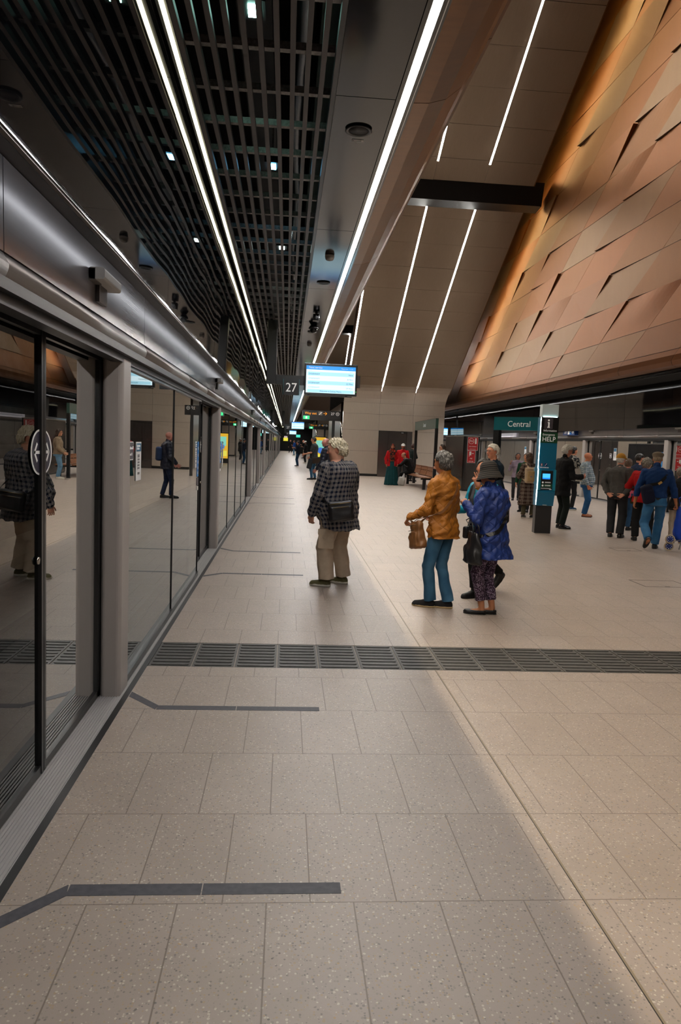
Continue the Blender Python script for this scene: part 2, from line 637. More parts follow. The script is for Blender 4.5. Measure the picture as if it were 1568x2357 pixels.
def psd(side, doors, y0, y1, seen):
    s = -1 if side == 'left' else 1          # direction towards the track
    ref = XL if side == 'left' else XR

    def X(d):
        return ref + s * d

    def bx(b, d0, d1, ya, yb, za, zb):
        xa, xb = sorted((X(d0), X(d1)))
        return b.box(xa, xb, ya, yb, za, zb)
    # edge strips
    b = mb(M_BLACK)
    bx(b, 0.0, 0.036, YB, y1, -0.3, 0.001)
    struct(b.build('floor_edge_strip'))
    b = mb(M_RIB)
    bx(b, 0.036, 0.31, YB, y1, -0.3, -0.002)
    n = 17
    for i in range(n):
        d = 0.042 + i * 0.0152
        bx(b, d, d + 0.008, YB, y1, -0.002, 0.0035)
    struct(b.build('floor_threshold'), f'ribbed metal threshold under the {side} glass screen')
    # doors, posts, fixed panes
    edges = []
    for i, yc in enumerate(doors):
        o = ORD[i]
        near, far = yc - 1.0, yc + 1.0
        nm = f'{o} {side} screen door' if i or side == 'right' else f'{side} screen door behind the camera'
        for half, ya, yb in ((-1, near - 0.06, yc - 0.004), (1, yc + 0.004, far + 0.02)):
            if yb < -3:
                continue
            leaf = empty('sliding_door_leaf', (X(0.18), (ya + yb) / 2, 0))
            word = 'near' if half < 0 else 'far'
            tag(leaf, f'{word} sliding glass leaf of the {nm}', 'door', f'glass door leaves on the {side} platform screen')
            f = mb(M_FRAME)
            q = lambda d0, d1, a, c, z0, z1: f.box(*sorted((s * (d0 - 0.18), s * (d1 - 0.18))), a - leaf.location.y, c - leaf.location.y, z0, z1)
            me_y = (yc - 0.030, yc - 0.004) if half < 0 else (yc + 0.004, yc + 0.030)
            q(0.168, 0.20, *me_y, 0.012, 2.06)
            oe = (ya, ya + 0.05) if half < 0 else (yb - 0.05, yb)
            q(0.172, 0.20, *oe, 0.012, 2.06)
            q(0.172, 0.20, ya, yb, 0.012, 0.05)
            q(0.172, 0.20, ya, yb, 2.02, 2.06)
            f.build('frame', None, leaf)
            g = mb(M_GLASSD)
            ga, gb = (ya + 0.05, me_y[0]) if half < 0 else (me_y[1], yb - 0.05)
            xx = s * 0.004
            g.quad((xx, ga - leaf.location.y, 0.05), (xx, gb - leaf.location.y, 0.05), (xx, gb - leaf.location.y, 2.02), (xx, ga - leaf.location.y, 2.02))
            g.build('glass_pane', None, leaf)
            if seen(yc):
                sticker_oval(-s * 0.001, yc - leaf.location.y, 1.505, 0.128, 0.102, -s, leaf, half)
                if half < 0:
                    h = mb(mat('lock chrome', 'c9c3b8', 0.25, metal=0.9))
                    h.lathe([(0.0, 0.006), (0.016, 0.006), (0.02, 0.0), (0.0, 0.0)], 14, Matrix.Translation((-s * 0.004, yc - 0.055 - leaf.location.y, 1.02)) @ Matrix.Rotation(-s * math.pi / 2, 4, 'Y'))
                    h.build('lock', None, leaf)
        # far jamb post
        p = empty('screen_post', (X(0.11), far + 0.05, 0))
        tag(p, f'grey rounded post at the far side of the {nm}', 'post', f'grey posts of the {side} platform screen')
        pb = mb(M_POST)
        pb.smooth = False
        pb.rbox(-0.062, 0.062, -0.035, 0.20, 0, 2.04, 0.028, 4)
        pb.build('post_shaft', None, p)
        db = mb(M_BLACK)
        db.box(*sorted((s * 0.062, s * 0.085)), -0.03, 0.03, 0, 2.03)
        db.build('rubber_seal', None, p)
        edges.append((near - 0.06, far + 0.26))
    # fixed panes between doors
    prev = y0
    k = 0
    for (na, fb) in edges + [(y1, None)]:
        a, c = prev, na
        if c - a > 0.3 and c > -3:
            nm = f'{ORD[k]} fixed glass panel of the {side} platform screen'
            fp = empty('fixed_glass_panel', (X(0.08), a, 0))
            tag(fp, nm + ', counted from the camera', 'glass panel', f'fixed glass of the {side} platform screen')
            f = mb(M_FRAME)
            L = c - a
            f.box(-0.02, 0.02, 0, L, 0.004, 0.05)
            f.build('rail', None, fp)
            f = mb(M_FRAME)
            f.box(-0.02, 0.02, 0, L, 2.0, 2.05)
            f.build('rail', None, fp)
            npn = max(1, round(L / 1.95))
            for j in range(npn):
                pa, pb_ = L * j / npn, L * (j + 1) / npn
                g = mb(M_GLASS)
                g.quad((0, pa + 0.004, 0.05), (0, pb_ - 0.004, 0.05), (0, pb_ - 0.004, 2.0), (0, pa + 0.004, 2.0))
                g.build('glass_pane', None, fp)
                mu = mb(mat('mullion', '2c2b2b', 0.35, metal=0.3))
                mu.box(-0.004, 0.008, pb_ - 0.008, pb_ + (0.004 if j < npn - 1 else 0.0), 0.05, 2.0)
                mu.build('mullion', None, fp)
            k += 1
        if fb:
            prev = fb
    # header: rounded rail, fascia panels, trim
    b = mb(M_TRIM)
    bx(b, 0.02, 0.30, y0, y1, 2.06, 2.10)
    b.use(M_BLACK)
    bx(b, 0.05, 0.12, y0, y1, 2.02, 2.06)
    struct(b.build('door_header_beam'))
    joints = []
    for yc in doors:
        joints += [yc - 0.78, yc + 1.60, yc + 3.75]
    joints = sorted(j for j in joints if y0 < j < y1)
    js = [y0] + joints + [y1]
    kk = 0
    for j in range(len(js) - 1):
        ya, yb = js[j] + 0.004, js[j + 1] - 0.004
        if yb - ya < 0.5 or yb < 0.5:
            continue
        t = empty('header_panel', (X(0.0), ya, 0))
        tag(t, f'{ORD[kk]} brushed metal header panel above the {side} glass screen, counted from the camera', 'header panel', f'header panels of the {side} platform screen')
        kk += 1
        L = yb - ya
        f = mb(M_ALU)
        f.prism([(s * 0.043, 2.192), (s * 0.045, 2.498), (s * 0.07, 2.498), (s * 0.07, 2.192)], 0, L, 'y')
        f.build('fascia', None, t)
        f = mb(M_ALU)
        f.smooth = True
        pr = [(0.043, 2.186)]
        for q in range(17):
            a = R(15 + q * 12)
            pr.append((0.070 - 0.045 * math.cos(a * 0.9 - 0.35), 2.118 - 0.052 * math.sin(a * 0.9 - 0.95)))
        pr += [(0.12, 2.06), (0.12, 2.186)]
        f.prism([(s * p[0], p[1]) for p in pr], 0, L, 'y', smooth=True)
        f.mats = [M_TUBE]
        f.build('rounded_rail', None, t)
    # sloping dark trim and the mirror panels in front of it
    b = mb(M_TRIM)
    xa = X(0.05)
    prof = [(X(0.05), 2.50), (X(-0.125), 2.50), (X(-0.125), 2.418), (X(-0.172), 2.372), (X(-0.172), 2.40), (X(-0.14), 2.44), (X(-0.14), 2.56), (X(0.05), 2.56)]
    b.prism(prof, y0, y1, 'y')
    b.use(mat('trim rail', '4a403a', 0.35, metal=0.5))
    b.box(*sorted((X(-0.170), X(-0.155))), y0, y1, 2.364, 2.377)
    struct(b.build('trim_1' if side == 'left' else 'trim_2'))
    yy = max(y0, 1.0)
    kk = 0
    while yy < min(y1, 70):
        t = empty('header_lamp', (X(-0.095), yy, 2.49))
        tag(t, f'{ORD[kk]} slim lamp in the dark trim washing the {side} header', 'strip light', f'slim lamps in the trim above the {side} header')
        kk += 1
        f = mb(glow('header lamp ' + side, (0.95, 0.97, 1.0), E_HEAD if side == 'left' else E_HEAD * 0.12))
        f.box(-0.006, 0.006, 0.01, 7.99, -0.003, 0.003)
        f.build('diffuser', None, t)
        f = mb(M_BLACK)
        f.box(-0.009, 0.009, 0.01, 7.99, 0.003, 0.01)
        f.build('housing', None, t)
        yy += 8.0
    mm = M_MIRROR if side == 'left' else M_MIRRORR
    yy = -1.0 if side == 'left' else 8.0
    kk = 0
    pl = 2.75
    rng = random.Random(3)
    while yy < y1 - pl:
        b = mb(mm)
        tl = rng.uniform(-0.004, 0.004)
        x0_, xb_ = X(-0.21), X(-0.175)
        b.add([(xb_, yy + 0.004, 2.372), (xb_ + tl, yy + pl - 0.004, 2.372), (x0_ + tl, yy + pl - 0.004, ZC + 0.02), (x0_, yy + 0.004, ZC + 0.02),
               (xb_ + s * 0.03, yy + 0.004, 2.372), (xb_ + s * 0.03, yy + pl - 0.004, 2.372), (x0_ + s * 0.03, yy + pl - 0.004, ZC + 0.02), (x0_ + s * 0.03, yy + 0.004, ZC + 0.02)],
              [(0, 1, 2, 3), (4, 5, 6, 7), (0, 1, 5, 4), (1, 2, 6, 5), (2, 3, 7, 6), (3, 0, 4, 7)])
        o = b.build('mirror_panel')
        tag(o, f'{ORD[kk]} glossy black panel above the {side} screen header, counted from the camera', 'wall panel', f'glossy black panels above the {side} screen')
        kk += 1
        yy += pl
    # tunnel behind the screen
    b = mb(M_CONC)
    bx(b, 3.9, 4.2, YB, y1, -1.5, 4.5)
    bx(b, 0.31, 3.9, YB, y1, -1.5, -1.2)
    bx(b, 0.30, 0.31, YB, y1, -1.5, -0.3)
    b.use(M_DARK)
    bx(b, 0.05, 4.2, YB, y1, 3.7, 3.9)
    bx(b, 0.07, 4.2, YB - 0.2, YB, -1.5, 3.9)
    for (za, zb, dd) in ((-0.2, 0.0, 0.25), (0.55, 0.75, 0.2), (1.35, 1.5, 0.12), (-0.9, -0.7, 0.3), (2.0, 2.3, 0.3)):
        bx(b, 3.9 - dd, 3.9, YB, y1, za, zb)
    for d in (1.1, 2.6):
        bx(b, d, d + 0.14, YB, y1, -1.2, -1.02)
    struct(b.build('wall_tunnel_left' if side == 'left' else 'wall_tunnel_right'))
    # small white sensor housings on the fascia
    kk = 0
    for i, yc in enumerate(doors):
        if yc < 0 or yc > 60:
            continue
        t = empty('sensor_housing', (X(0.043), yc + 0.42, 2.33))
        tag(t, f'small white sensor box on the header above the {ORD[i]} {side} screen door', 'sensor', f'sensor boxes on the {side} screen header')
        f = mb(M_WHITE)
        f.rbox(*sorted((0, -s * 0.075)), -0.17, 0.17, 0.0, 0.055, 0.012, 3, 'y')
        f.build('cover', None, t)
        f = mb(mat('sensor bracket', '6e6a66', 0.5))
        f.box(*sorted((0, -s * 0.03)), -0.17, -0.05, -0.005, 0.05)
        f.build('bracket', None, t)
        f = mb(mat('sensor plate', '2d2723', 0.35))
        f.box(*sorted((-s * 0.002, -s * 0.02)), -0.05, 0.10, -0.085, 0.0)
        f.build('camera_plate', None, t)


psd('left', L_DOORS, -4.0, YE, lambda y: 0 < y < 40)
psd('right', R_DOORS, 6.0, YE, lambda y: 8 < y < 45)

# ================================================================== ceilings
b = mb(M_DARK)
b.box(-1.4, 1.10, YB, YE, 5.2, 5.4).box(-1.4, -1.2, YB, YE, ZC, 5.2)
b.box(XR - 1.6, XR + 0.6, YB, YE, ZC + 0.14, ZC + 0.25)
struct(b.build('ceiling'), 'dark plenum above the open ceiling grille')
b = mb(M_GRILLE)
xg = -0.615
while xg < 0.185:
    b.box(xg - 0.014, xg + 0.014, YB + 7, YE, ZC, ZC + 0.035)
    xg += 0.083
b.use(M_GALV)
yy = 2.2
while yy < 70:
    b.box(-0.66, 0.2, yy - 0.02, yy + 0.02, ZC + 0.06, ZC + 0.10)
    yy += 0.477
while yy < YE:
    b.box(-0.66, 0.2, yy - 0.02, yy + 0.02, ZC + 0.06, ZC + 0.10)
    yy += 1.2
struct(b.build('ceiling_grille'), 'open ceiling grille of dark bars over galvanised cross rails')

# services in the plenum
foil = mat('foil duct', '9a9da0', 0.25, metal=0.9, bump=0.9, bscale=9)
b = mb(foil)
b.tube([(0.02 + 0.02 * math.sin(y * 1.7), y, 4.25 + 0.02 * math.cos(y * 2.3)) for y in np.arange(1.5, 26, 0.5)], 0.07, 10)
tag(b.build('foil_duct'), 'silver foil wrapped duct above the ceiling grille', 'duct')
b = mb(mat('teal duct panel', '3f5a50', 0.5))
b.box(0.13, 0.30, 2.0, 24, 4.2, 4.75)
tag(b.build('green_duct'), 'dull green sheet metal duct beside the soffit above the grille', 'duct')
b = mb(mat('dark cable tray', '2c2d2c', 0.5, metal=0.5))
b.box(-0.45, -0.2, 1, 40, 4.6, 4.64).box(-0.45, -0.43, 1, 40, 4.64, 4.7).box(-0.22, -0.2, 1, 40, 4.64, 4.7)
tag(b.build('cable_tray'), 'dark cable tray hanging above the ceiling grille', 'cable tray')
for i, (xx, yy, cc, st) in enumerate(((-0.28, 4.6, (0.5, 1.0, 0.85), 5), (-0.22, 7.05, (0.2, 0.65, 1.0), 5), (-0.15, 9.9, (0.75, 1.0, 0.95), 5))):
    t = empty('plenum_lamp', (xx, yy, 4.15))
    tag(t, ['small greenish lamp above the grille nearest the top of the photo', 'small blue lit panel above the ceiling grille', 'small white lamp deep above the ceiling grille'][i], 'lamp', 'lamps above the grille')
    f = mb(mat('lamp housing', '1b1c1c', 0.5))
    f.box(-0.07, 0.07, -0.10, 0.10, 0.005, 0.06)
    f.build('housing', None, t)
    f = mb(glow(f'plenum glow {i}', cc, st * 6))
    f.box(-0.035, 0.035, -0.06, 0.06, -0.004, 0.005)
    f.build('diffuser', None, t)
    f = mb(M_GALV)
    f.box(-0.006, 0.006, -0.006, 0.006, 0.06, 1.05)
    f.build('hanger', None, t)


def platform_ceiling(side):
    s = 1 if side == 'left' else -1
    ref = 0.0 if side == 'left' else 2 * XMID

    def bx(b, xa, xb, *r):
        return b.box(*sorted((ref + s * xa, ref + s * xb)), *r)
    ya0 = YB if side == 'left' else YB
    b = mb(M_SOFFIT)
    yy = 4.43 - 2.69 * 4
    while yy < YE:
        bx(b, 0.222, 0.575, yy + 0.004, min(YE, yy + 2.686), ZC, ZC + 0.03)
        yy += 2.69
    b.use(M_BLACK)
    bx(b, 0.20, 0.60, YB, YE, ZC + 0.03, ZC + 0.05)
    b.use(mat('soffit edge rail', '3a3838', 0.35, metal=0.5))
    bx(b, 0.192, 0.219, YB, YE, ZC - 0.004, ZC + 0.06)
    if side == 'right':
        b.use(M_DARK)
        bx(b, -0.72, 0.2, YB, YE, ZC, ZC + 0.05)
    struct(b.build('ceiling_soffit'), f'dark polished soffit panels along the {side} platform')
    b = mb(M_BLACKGLOSS)
    bx(b, 0.578, 0.604, YB, YE, ZC - 0.006, ZC + 0.12)
    bx(b, 0.648, 0.686, YB, YE, ZC - 0.006, ZC + 0.12)
    bx(b, 0.604, 0.648, YB, YE, ZC + 0.09, ZC + 0.12)
    b.use(mat('chrome lip', 'b9bcc0', 0.15, metal=1.0))
    bx(b, 0.668, 0.673, YB, YE, ZC - 0.008, ZC - 0.005)
    struct(b.build('ceiling_light_channel'))
    yy = 4.44 - 2.66 * 4
    i = 0
    while yy < YE - 1:
        t = empty('strip_light', (ref + s * 0.626, yy, ZC))
        wd = 'left' if side == 'left' else 'far right'
        nth = f'{ORD[i]} length of bright strip light over the {wd} platform, from the camera'
        tag(t, nth, 'strip light', f'strip light over the {wd} platform edge')
        L = 2.66 if yy < 40 else 10.64
        L = min(L, YE - yy)
        f = mb(M_L_MAIN)
        f.box(-0.021, 0.021, 0.003, L - 0.003, 0.0, 0.02)
        f.build('diffuser', None, t)
        f = mb(M_BLACK)
        f.box(-0.021, 0.021, 0.003, L - 0.003, 0.02, 0.085)
        f.build('housing', None, t)
        yy += L
        i += 1
    # rounded bronze / copper bulkhead under the atrium wall
    if side == 'left':
        prof = [(0.687, ZC + 0.0), (0.78, ZC + 0.005), (0.88, ZC + 0.035), (0.97, ZC + 0.11), (1.03, ZC + 0.20), (1.075, ZC + 0.34), (1.08, 16.0), (1.14, 16.0), (1.14, ZC + 0.4), (0.9, ZC + 0.3), (0.687, ZC + 0.12)]
        b = mb(M_BRONZE)
        m2 = brushed('bronze bulkhead light', '86674f', 0.33, 0.10, (1, 6, 1), 0.05, 0.65)
        yy = YB
        i = 0
        ends = [4.45, 8.4, 12.2, 16, 20, 24, 28, 32, 37, 44, 52, 60, 70, 80, 92, YE]
        for e in ends:
            b.use(M_BRONZE if i in (0, 2, 5, 8, 11, 13) else m2)
            b.prism([(ref + s * p[0], p[1]) for p in prof], yy + 0.004, e - 0.004, 'y', smooth=False)
            yy = e
            i += 1
        struct(b.build('wall_atrium_left'), 'rounded bronze bulkhead between the strip light and the atrium')


platform_ceiling('left')
platform_ceiling('right')

# slim twin strip at the foot of the grille
yy = -1.0
i = 0
while yy < YE - 1:
    L = min(5.4 if yy < 40 else 18.0, YE - yy)
    t = empty('slim_strip_light', (-0.658, yy, ZC))
    tag(t, f'{ORD[i]} length of slim strip light beside the ceiling grille, from the camera', 'strip light', 'slim strip light beside the grille')
    f = mb(M_L_SLIM)
    f.box(-0.010, 0.010, 0.002, L - 0.002, -0.001, 0.012)
    f.build('diffuser', None, t)
    f = mb(M_BLACK)
    f.box(-0.03, 0.022, 0.002, L - 0.002, 0.012, 0.06)
    f.build('housing', None, t)
    yy += L
    i += 1

# soffit fittings
def ceiling_speaker(y, lab):
    t = empty('ceiling_speaker', (0.40, y, ZC))
    tag(t, lab, 'speaker', 'round speakers in the soffit')
    f = mb(mat('speaker rim', '2b2b2e', 0.3))
    f.lathe([(0.066, 0.0), (0.082, -0.004), (0.088, -0.010), (0.080, -0.014), (0.066, -0.008)], 28)
    f.build('rim', None, t)
    f = mb(mat('speaker mesh', '17171a', 0.5))
    f.lathe([(0.0, -0.006), (0.067, -0.006), (0.067, -0.001), (0.0, -0.001)], 28)
    f.build('mesh_cover', None, t)


def smoke_detector(y, lab):
    t = empty('smoke_detector', (0.40, y, ZC))
    tag(t, lab, 'smoke detector', 'smoke detectors on the soffit')
    f = mb(mat('detector base', 'a9a29b', 0.5))
    f.lathe([(0.0, 0.0), (0.05, 0.0), (0.052, -0.02), (0.0, -0.02)], 20)
    f.build('base', None, t)
    f = mb(mat('detector head', '8a837c', 0.5))
    f.lathe([(0.047, -0.02), (0.049, -0.035), (0.04, -0.052), (0.02, -0.06), (0.0, -0.062)], 20)
    f.build('head', None, t)


ceiling_speaker(4.87, 'nearest round speaker in the dark soffit, with a small printed label above it')
ceiling_speaker(9.41, 'round speaker in the blue lit stretch of the soffit')
ceiling_speaker(13.6, 'round speaker in the soffit behind the dome camera')
smoke_detector(8.05, 'nearest smoke detector on the soffit, before the blue lit stretch')
smoke_detector(15.2, 'smoke detector on the soffit just above the departure screen')
t = mb(M_SIGNW)
t.box(0.37, 0.45, 5.02, 5.05, ZC - 0.003, ZC)
t.use(M_BLACK)
put_text(t, 'CEN-P-CLG-002', 0.014, (0.374, 5.041, ZC - 0.0035), (1, 0, 0), (0, -1, 0), squash=0.62)
tag(t.build('speaker_label'), 'tiny white printed label on the soffit beside the nearest speaker', 'label')
t = empty('box_camera', (0.40, 11.65, ZC))
tag(t, 'black box camera on the soffit in front of the dome camera', 'camera')
f = mb(M_BLACKGLOSS)
f.rbox(-0.05, 0.05, -0.06, 0.06, -0.12, -0.02, 0.012)
f.build('body', None, t)
f = mb(mat('lens grey', '5a5a5e', 0.2))
f.lathe([(0.0, 0.012), (0.022, 0.012), (0.026, 0.0), (0.0, 0.0)], 16, Matrix.Translation((0, -0.06, -0.07)) @ Matrix.Rotation(R(90), 4, 'X'))
f.build('lens', None, t)
f = mb(M_BLACK)
f.box(-0.02, 0.02, -0.02, 0.02, -0.03, 0)
f.build('bracket', None, t)
t = empty('dome_camera', (0.40, 12.8, ZC))
tag(t, 'black dome camera hanging under the soffit', 'camera')
f = mb(M_BLACK)
f.lathe([(0.0, 0.0), (0.05, 0.0), (0.085, -0.05), (0.085, -0.07), (0.0, -0.07)], 20)
f.build('mount', None, t)
f = mb(M_BLACKGLOSS)
f.lathe([(0.062, -0.07), (0.06, -0.10), (0.04, -0.13), (0.0, -0.14)], 20)
f.build('dome', None, t)

# ================================================================== escalator mass with sloping soffit
SL = R(29.4)


def escalator(Y0, first):
    z0, x0, x1 = 4.19, 2.80, 8.0
    up = Vector((0, -math.cos(SL), math.sin(SL)))
    nrm = Vector((0, -math.sin(SL), -math.cos(SL)))
    base = Vector((0, Y0, z0))
    Ltot = 22.5 if first else 16
    nm = 'near' if first else 'distant'
    rng = random.Random(5)
    b = mb(M_STEEL)
    stops = [x0, 4.575, 6.29, x1]
    L = 0.0
    step = 1.235
    while L < Ltot:
        for i in range(3):
            xa, xb = stops[i] + 0.004, stops[i + 1] - 0.004
            t1, t2 = rng.uniform(-0.004, 0.004), rng.uniform(-0.004, 0.004)
            la, lb = L + 0.004, min(L + step, Ltot) - 0.004
            P = lambda x, l, o: base + up * l + nrm * o + Vector((x, 0, 0))
            q = [P(xa, la, t1), P(xb, la, t1), P(xb, lb, t2), P(xa, lb, t2), P(xa, la, -0.03), P(xb, la, -0.03), P(xb, lb, -0.03), P(xa, lb, -0.03)]
            b.add(q, [(0, 1, 2, 3), (4, 7, 6, 5), (0, 1, 5, 4), (1, 2, 6, 5), (2, 3, 7, 6), (3, 0, 4, 7)])
        L += step
    b.use(M_BRONZE)
    for xs in (x0 - 0.03, x1 - 0.005):
        q = []
        for xx in (xs, xs + 0.035):
            for (l, o) in ((-0.1, 0.0), (Ltot, 0.0), (Ltot, -0.55), (-0.1, -0.55)):
                q.append(base + up * l + nrm * o + Vector((xx, 0, 0)))
        b.add(q, [(0, 1, 2, 3), (4, 7, 6, 5), (0, 1, 5, 4), (1, 2, 6, 5), (2, 3, 7, 6), (3, 0, 4, 7)])
    b.use(M_DARK)
    q = []
    for xx in (x0, x1):
        for (l, o) in ((0, -0.035), (Ltot, -0.035), (Ltot, -0.6), (0, -0.6)):
            q.append(base + up * l + nrm * o + Vector((xx, 0, 0)))
    b.add(q, [(0, 1, 2, 3), (4, 7, 6, 5), (0, 1, 5, 4), (1, 2, 6, 5), (2, 3, 7, 6), (3, 0, 4, 7)])
    struct(b.build('ceiling_escalator_soffit'), f'sloping brown steel soffit under the {nm} escalators')
    # strip lights let into the joints
    runs = [(0.05, 11.85), (13.45, 18.3), (18.32, 22.2)] if first else [(0.05, 11.85)]
    for xi, wd in ((x0 + 0.045, 'left edge'), (4.575, 'middle left'), (6.29, 'middle right')):
        for (la, lb), wh in zip(runs, ('below the black beam', 'above the black beam', 'high above the black beam')):
            t = empty('soffit_strip_light', base + up * la + Vector((xi, 0, 0)))
            tag(t, f'{wd} strip light in the {nm} sloping soffit, {wh}', 'strip light', 'strip lights in the sloping soffits')
            t.rotation_euler = (-SL, 0, 0)
            f = mb(M_L_SOF)
            f.rbox(-0.028, 0.028, -(lb - la), 0, -0.012, 0.0, 0.006, 2, 'y')
            f.build('diffuser', None, t)
            f = mb(mat('strip channel', '3b332c', 0.4, metal=0.4))
            f.box(-0.04, -0.028, -(lb - la), 0, -0.008, 0.0).box(0.028, 0.04, -(lb - la), 0, -0.008, 0.0)
            f.build('channel', None, t)
    t = empty('cove_lamp', base + nrm * -0.30 + Vector((x1 + 0.04, 0, 0)))
    tag(t, f'long warm cove lamp on the side of the {nm} sloping soffit, washing the copper wall', 'lamp')
    t.rotation_euler = (-SL, 0, 0)
    f = mb(glow('cove glow', (1.0, 0.74, 0.36), E_COVE))
    f.box(0.0, 0.012, -Ltot + 0.5, -0.4, -0.012, 0.012)
    f.build('diffuser', None, t)
    f = mb(M_BLACK)
    f.box(-0.012, 0.0, -Ltot + 0.5, -0.4, -0.02, 0.02)
    f.build('housing', None, t)
    # black cross beam
    c = base + up * 12.35
    b = mb(mat('beam black', '14110f', 0.35, metal=0.3))
    q = [(c.y - 0.15, c.z - 0.40), (c.y + 0.42, c.z - 0.46), (c.y + 0.42, c.z - 0.05), (c.y - 0.35, c.z + 0.3)]
    b.prism(q, x0 + 0.15, x1 + 0.36, 'x')
    struct(b.build('beam'), f'black beam crossing the {nm} sloping soffit')
    # wall under it
    b = mb(M_WALLSTEEL)
    zr = [0.08, 0.12, 1.25, 2.28, 3.08, 3.62]
    xs = [2.72, 4.53, 6.22, 7.80]
    for i in range(3):
        for j in range(1, 5):
            if first and i == 1 and j < 3:
                continue
            xa, xb = xs[i] + 0.005, xs[i + 1] - 0.005
            b.box(xa, xb, Y0 - 0.02, Y0 + 0.03, zr[j] + 0.004, zr[j + 1] - 0.004)
    # curved shoulder between wall and soffit
    for i in range(3):
        for j in range(5):
            t0, t1 = j / 5, (j + 1) / 5
            def cv(t):
                a = (90 - t * (90 - math.degrees(SL)))
                p0, p1, p2 = Vector((0, Y0 - 0.02, 3.62)), Vector((0, Y0 - 0.02, 4.17)), base + up * 0.55
                return p0 * (1 - t) ** 2 + p1 * 2 * t * (1 - t) + p2 * t * t
            pa, pb = cv(t0), cv(t1)
            w = lambda t: (xs[i] + (stops[i] - xs[i]) * t + 0.004, xs[i + 1] + (stops[i + 1] - xs[i + 1]) * t - 0.004)
            a0, a1 = w(t0)
            b0, b1 = w(t1)
            b.add([(a0, pa.y, pa.z), (a1, pa.y, pa.z), (b1, pb.y, pb.z), (b0, pb.y, pb.z)], [(0, 1, 2, 3)], smooth=True)
    b.use(M_BLACK).box(2.74, 7.78, Y0 - 0.01, Y0 + 0.3, 0, 0.12)
    b.use(M_WALLSTEEL).box(2.72, 2.75, Y0, Y0 + 12, 0, 3.62).box(7.77, 7.80, Y0, Y0 + 12, 0, 3.62)
    b.use(M_DARK).box(2.75, 7.77, Y0 + 0.04, Y0 + 12, 0, 5.0)
    struct(b.build('wall_escalator_near' if first else 'wall_escalator_distant'), f'warm steel clad wall at the foot of the {nm} escalators')
    # polished corner column
    b = mb(mat('polished column', '9a958e', 0.08, metal=1.0))
    b.lathe([(0.0, 0), (0.11, 0), (0.11, 3.6), (0.0, 3.6)], 24, Matrix.Translation((2.72, Y0 + 0.1, 0)))
    tag(b.build('corner_column'), f'polished metal corner column of the {nm} steel wall', 'column')


escalator(35.63, True)
escalator(66.0, False)

# steel service doors in the wall
t = empty('service_door', (5.0, 35.60, 0))
tag(t, 'wide dark stainless steel service doors in the wall behind the woman in the teal skirt', 'door')
f = mb(M_DOORSTEEL)
f.box(-0.46, 0.0, -0.02, 0.02, 0.02, 2.28)
f.build('left_leaf', None, t)
f = mb(M_DOORSTEEL)
f.box(0.008, 0.93, -0.02, 0.02, 0.02, 2.28)
f.build('right_leaf', None, t)
f = mb(M_DOORSTEEL)
f.box(0.945, 1.21, -0.015, 0.02, 0.02, 2.28)
f.build('side_panel', None, t)
f = mb(mat('handle bright', 'd0cac2', 0.2, metal=1.0))
f.box(0.03, 0.16, -0.06, -0.03, 1.02, 1.045)
f.build('handle', None, t)
f = mb(M_BLACK)
f.box(0.62, 0.92, -0.025, -0.018, 2.16, 2.26)
f.use(M_SIGNW)
put_text(f, 'FHR', 0.06, (0.66, -0.027, 2.185), (1, 0, 0), (0, 0, 1))
f.build('door_plate', None, t)

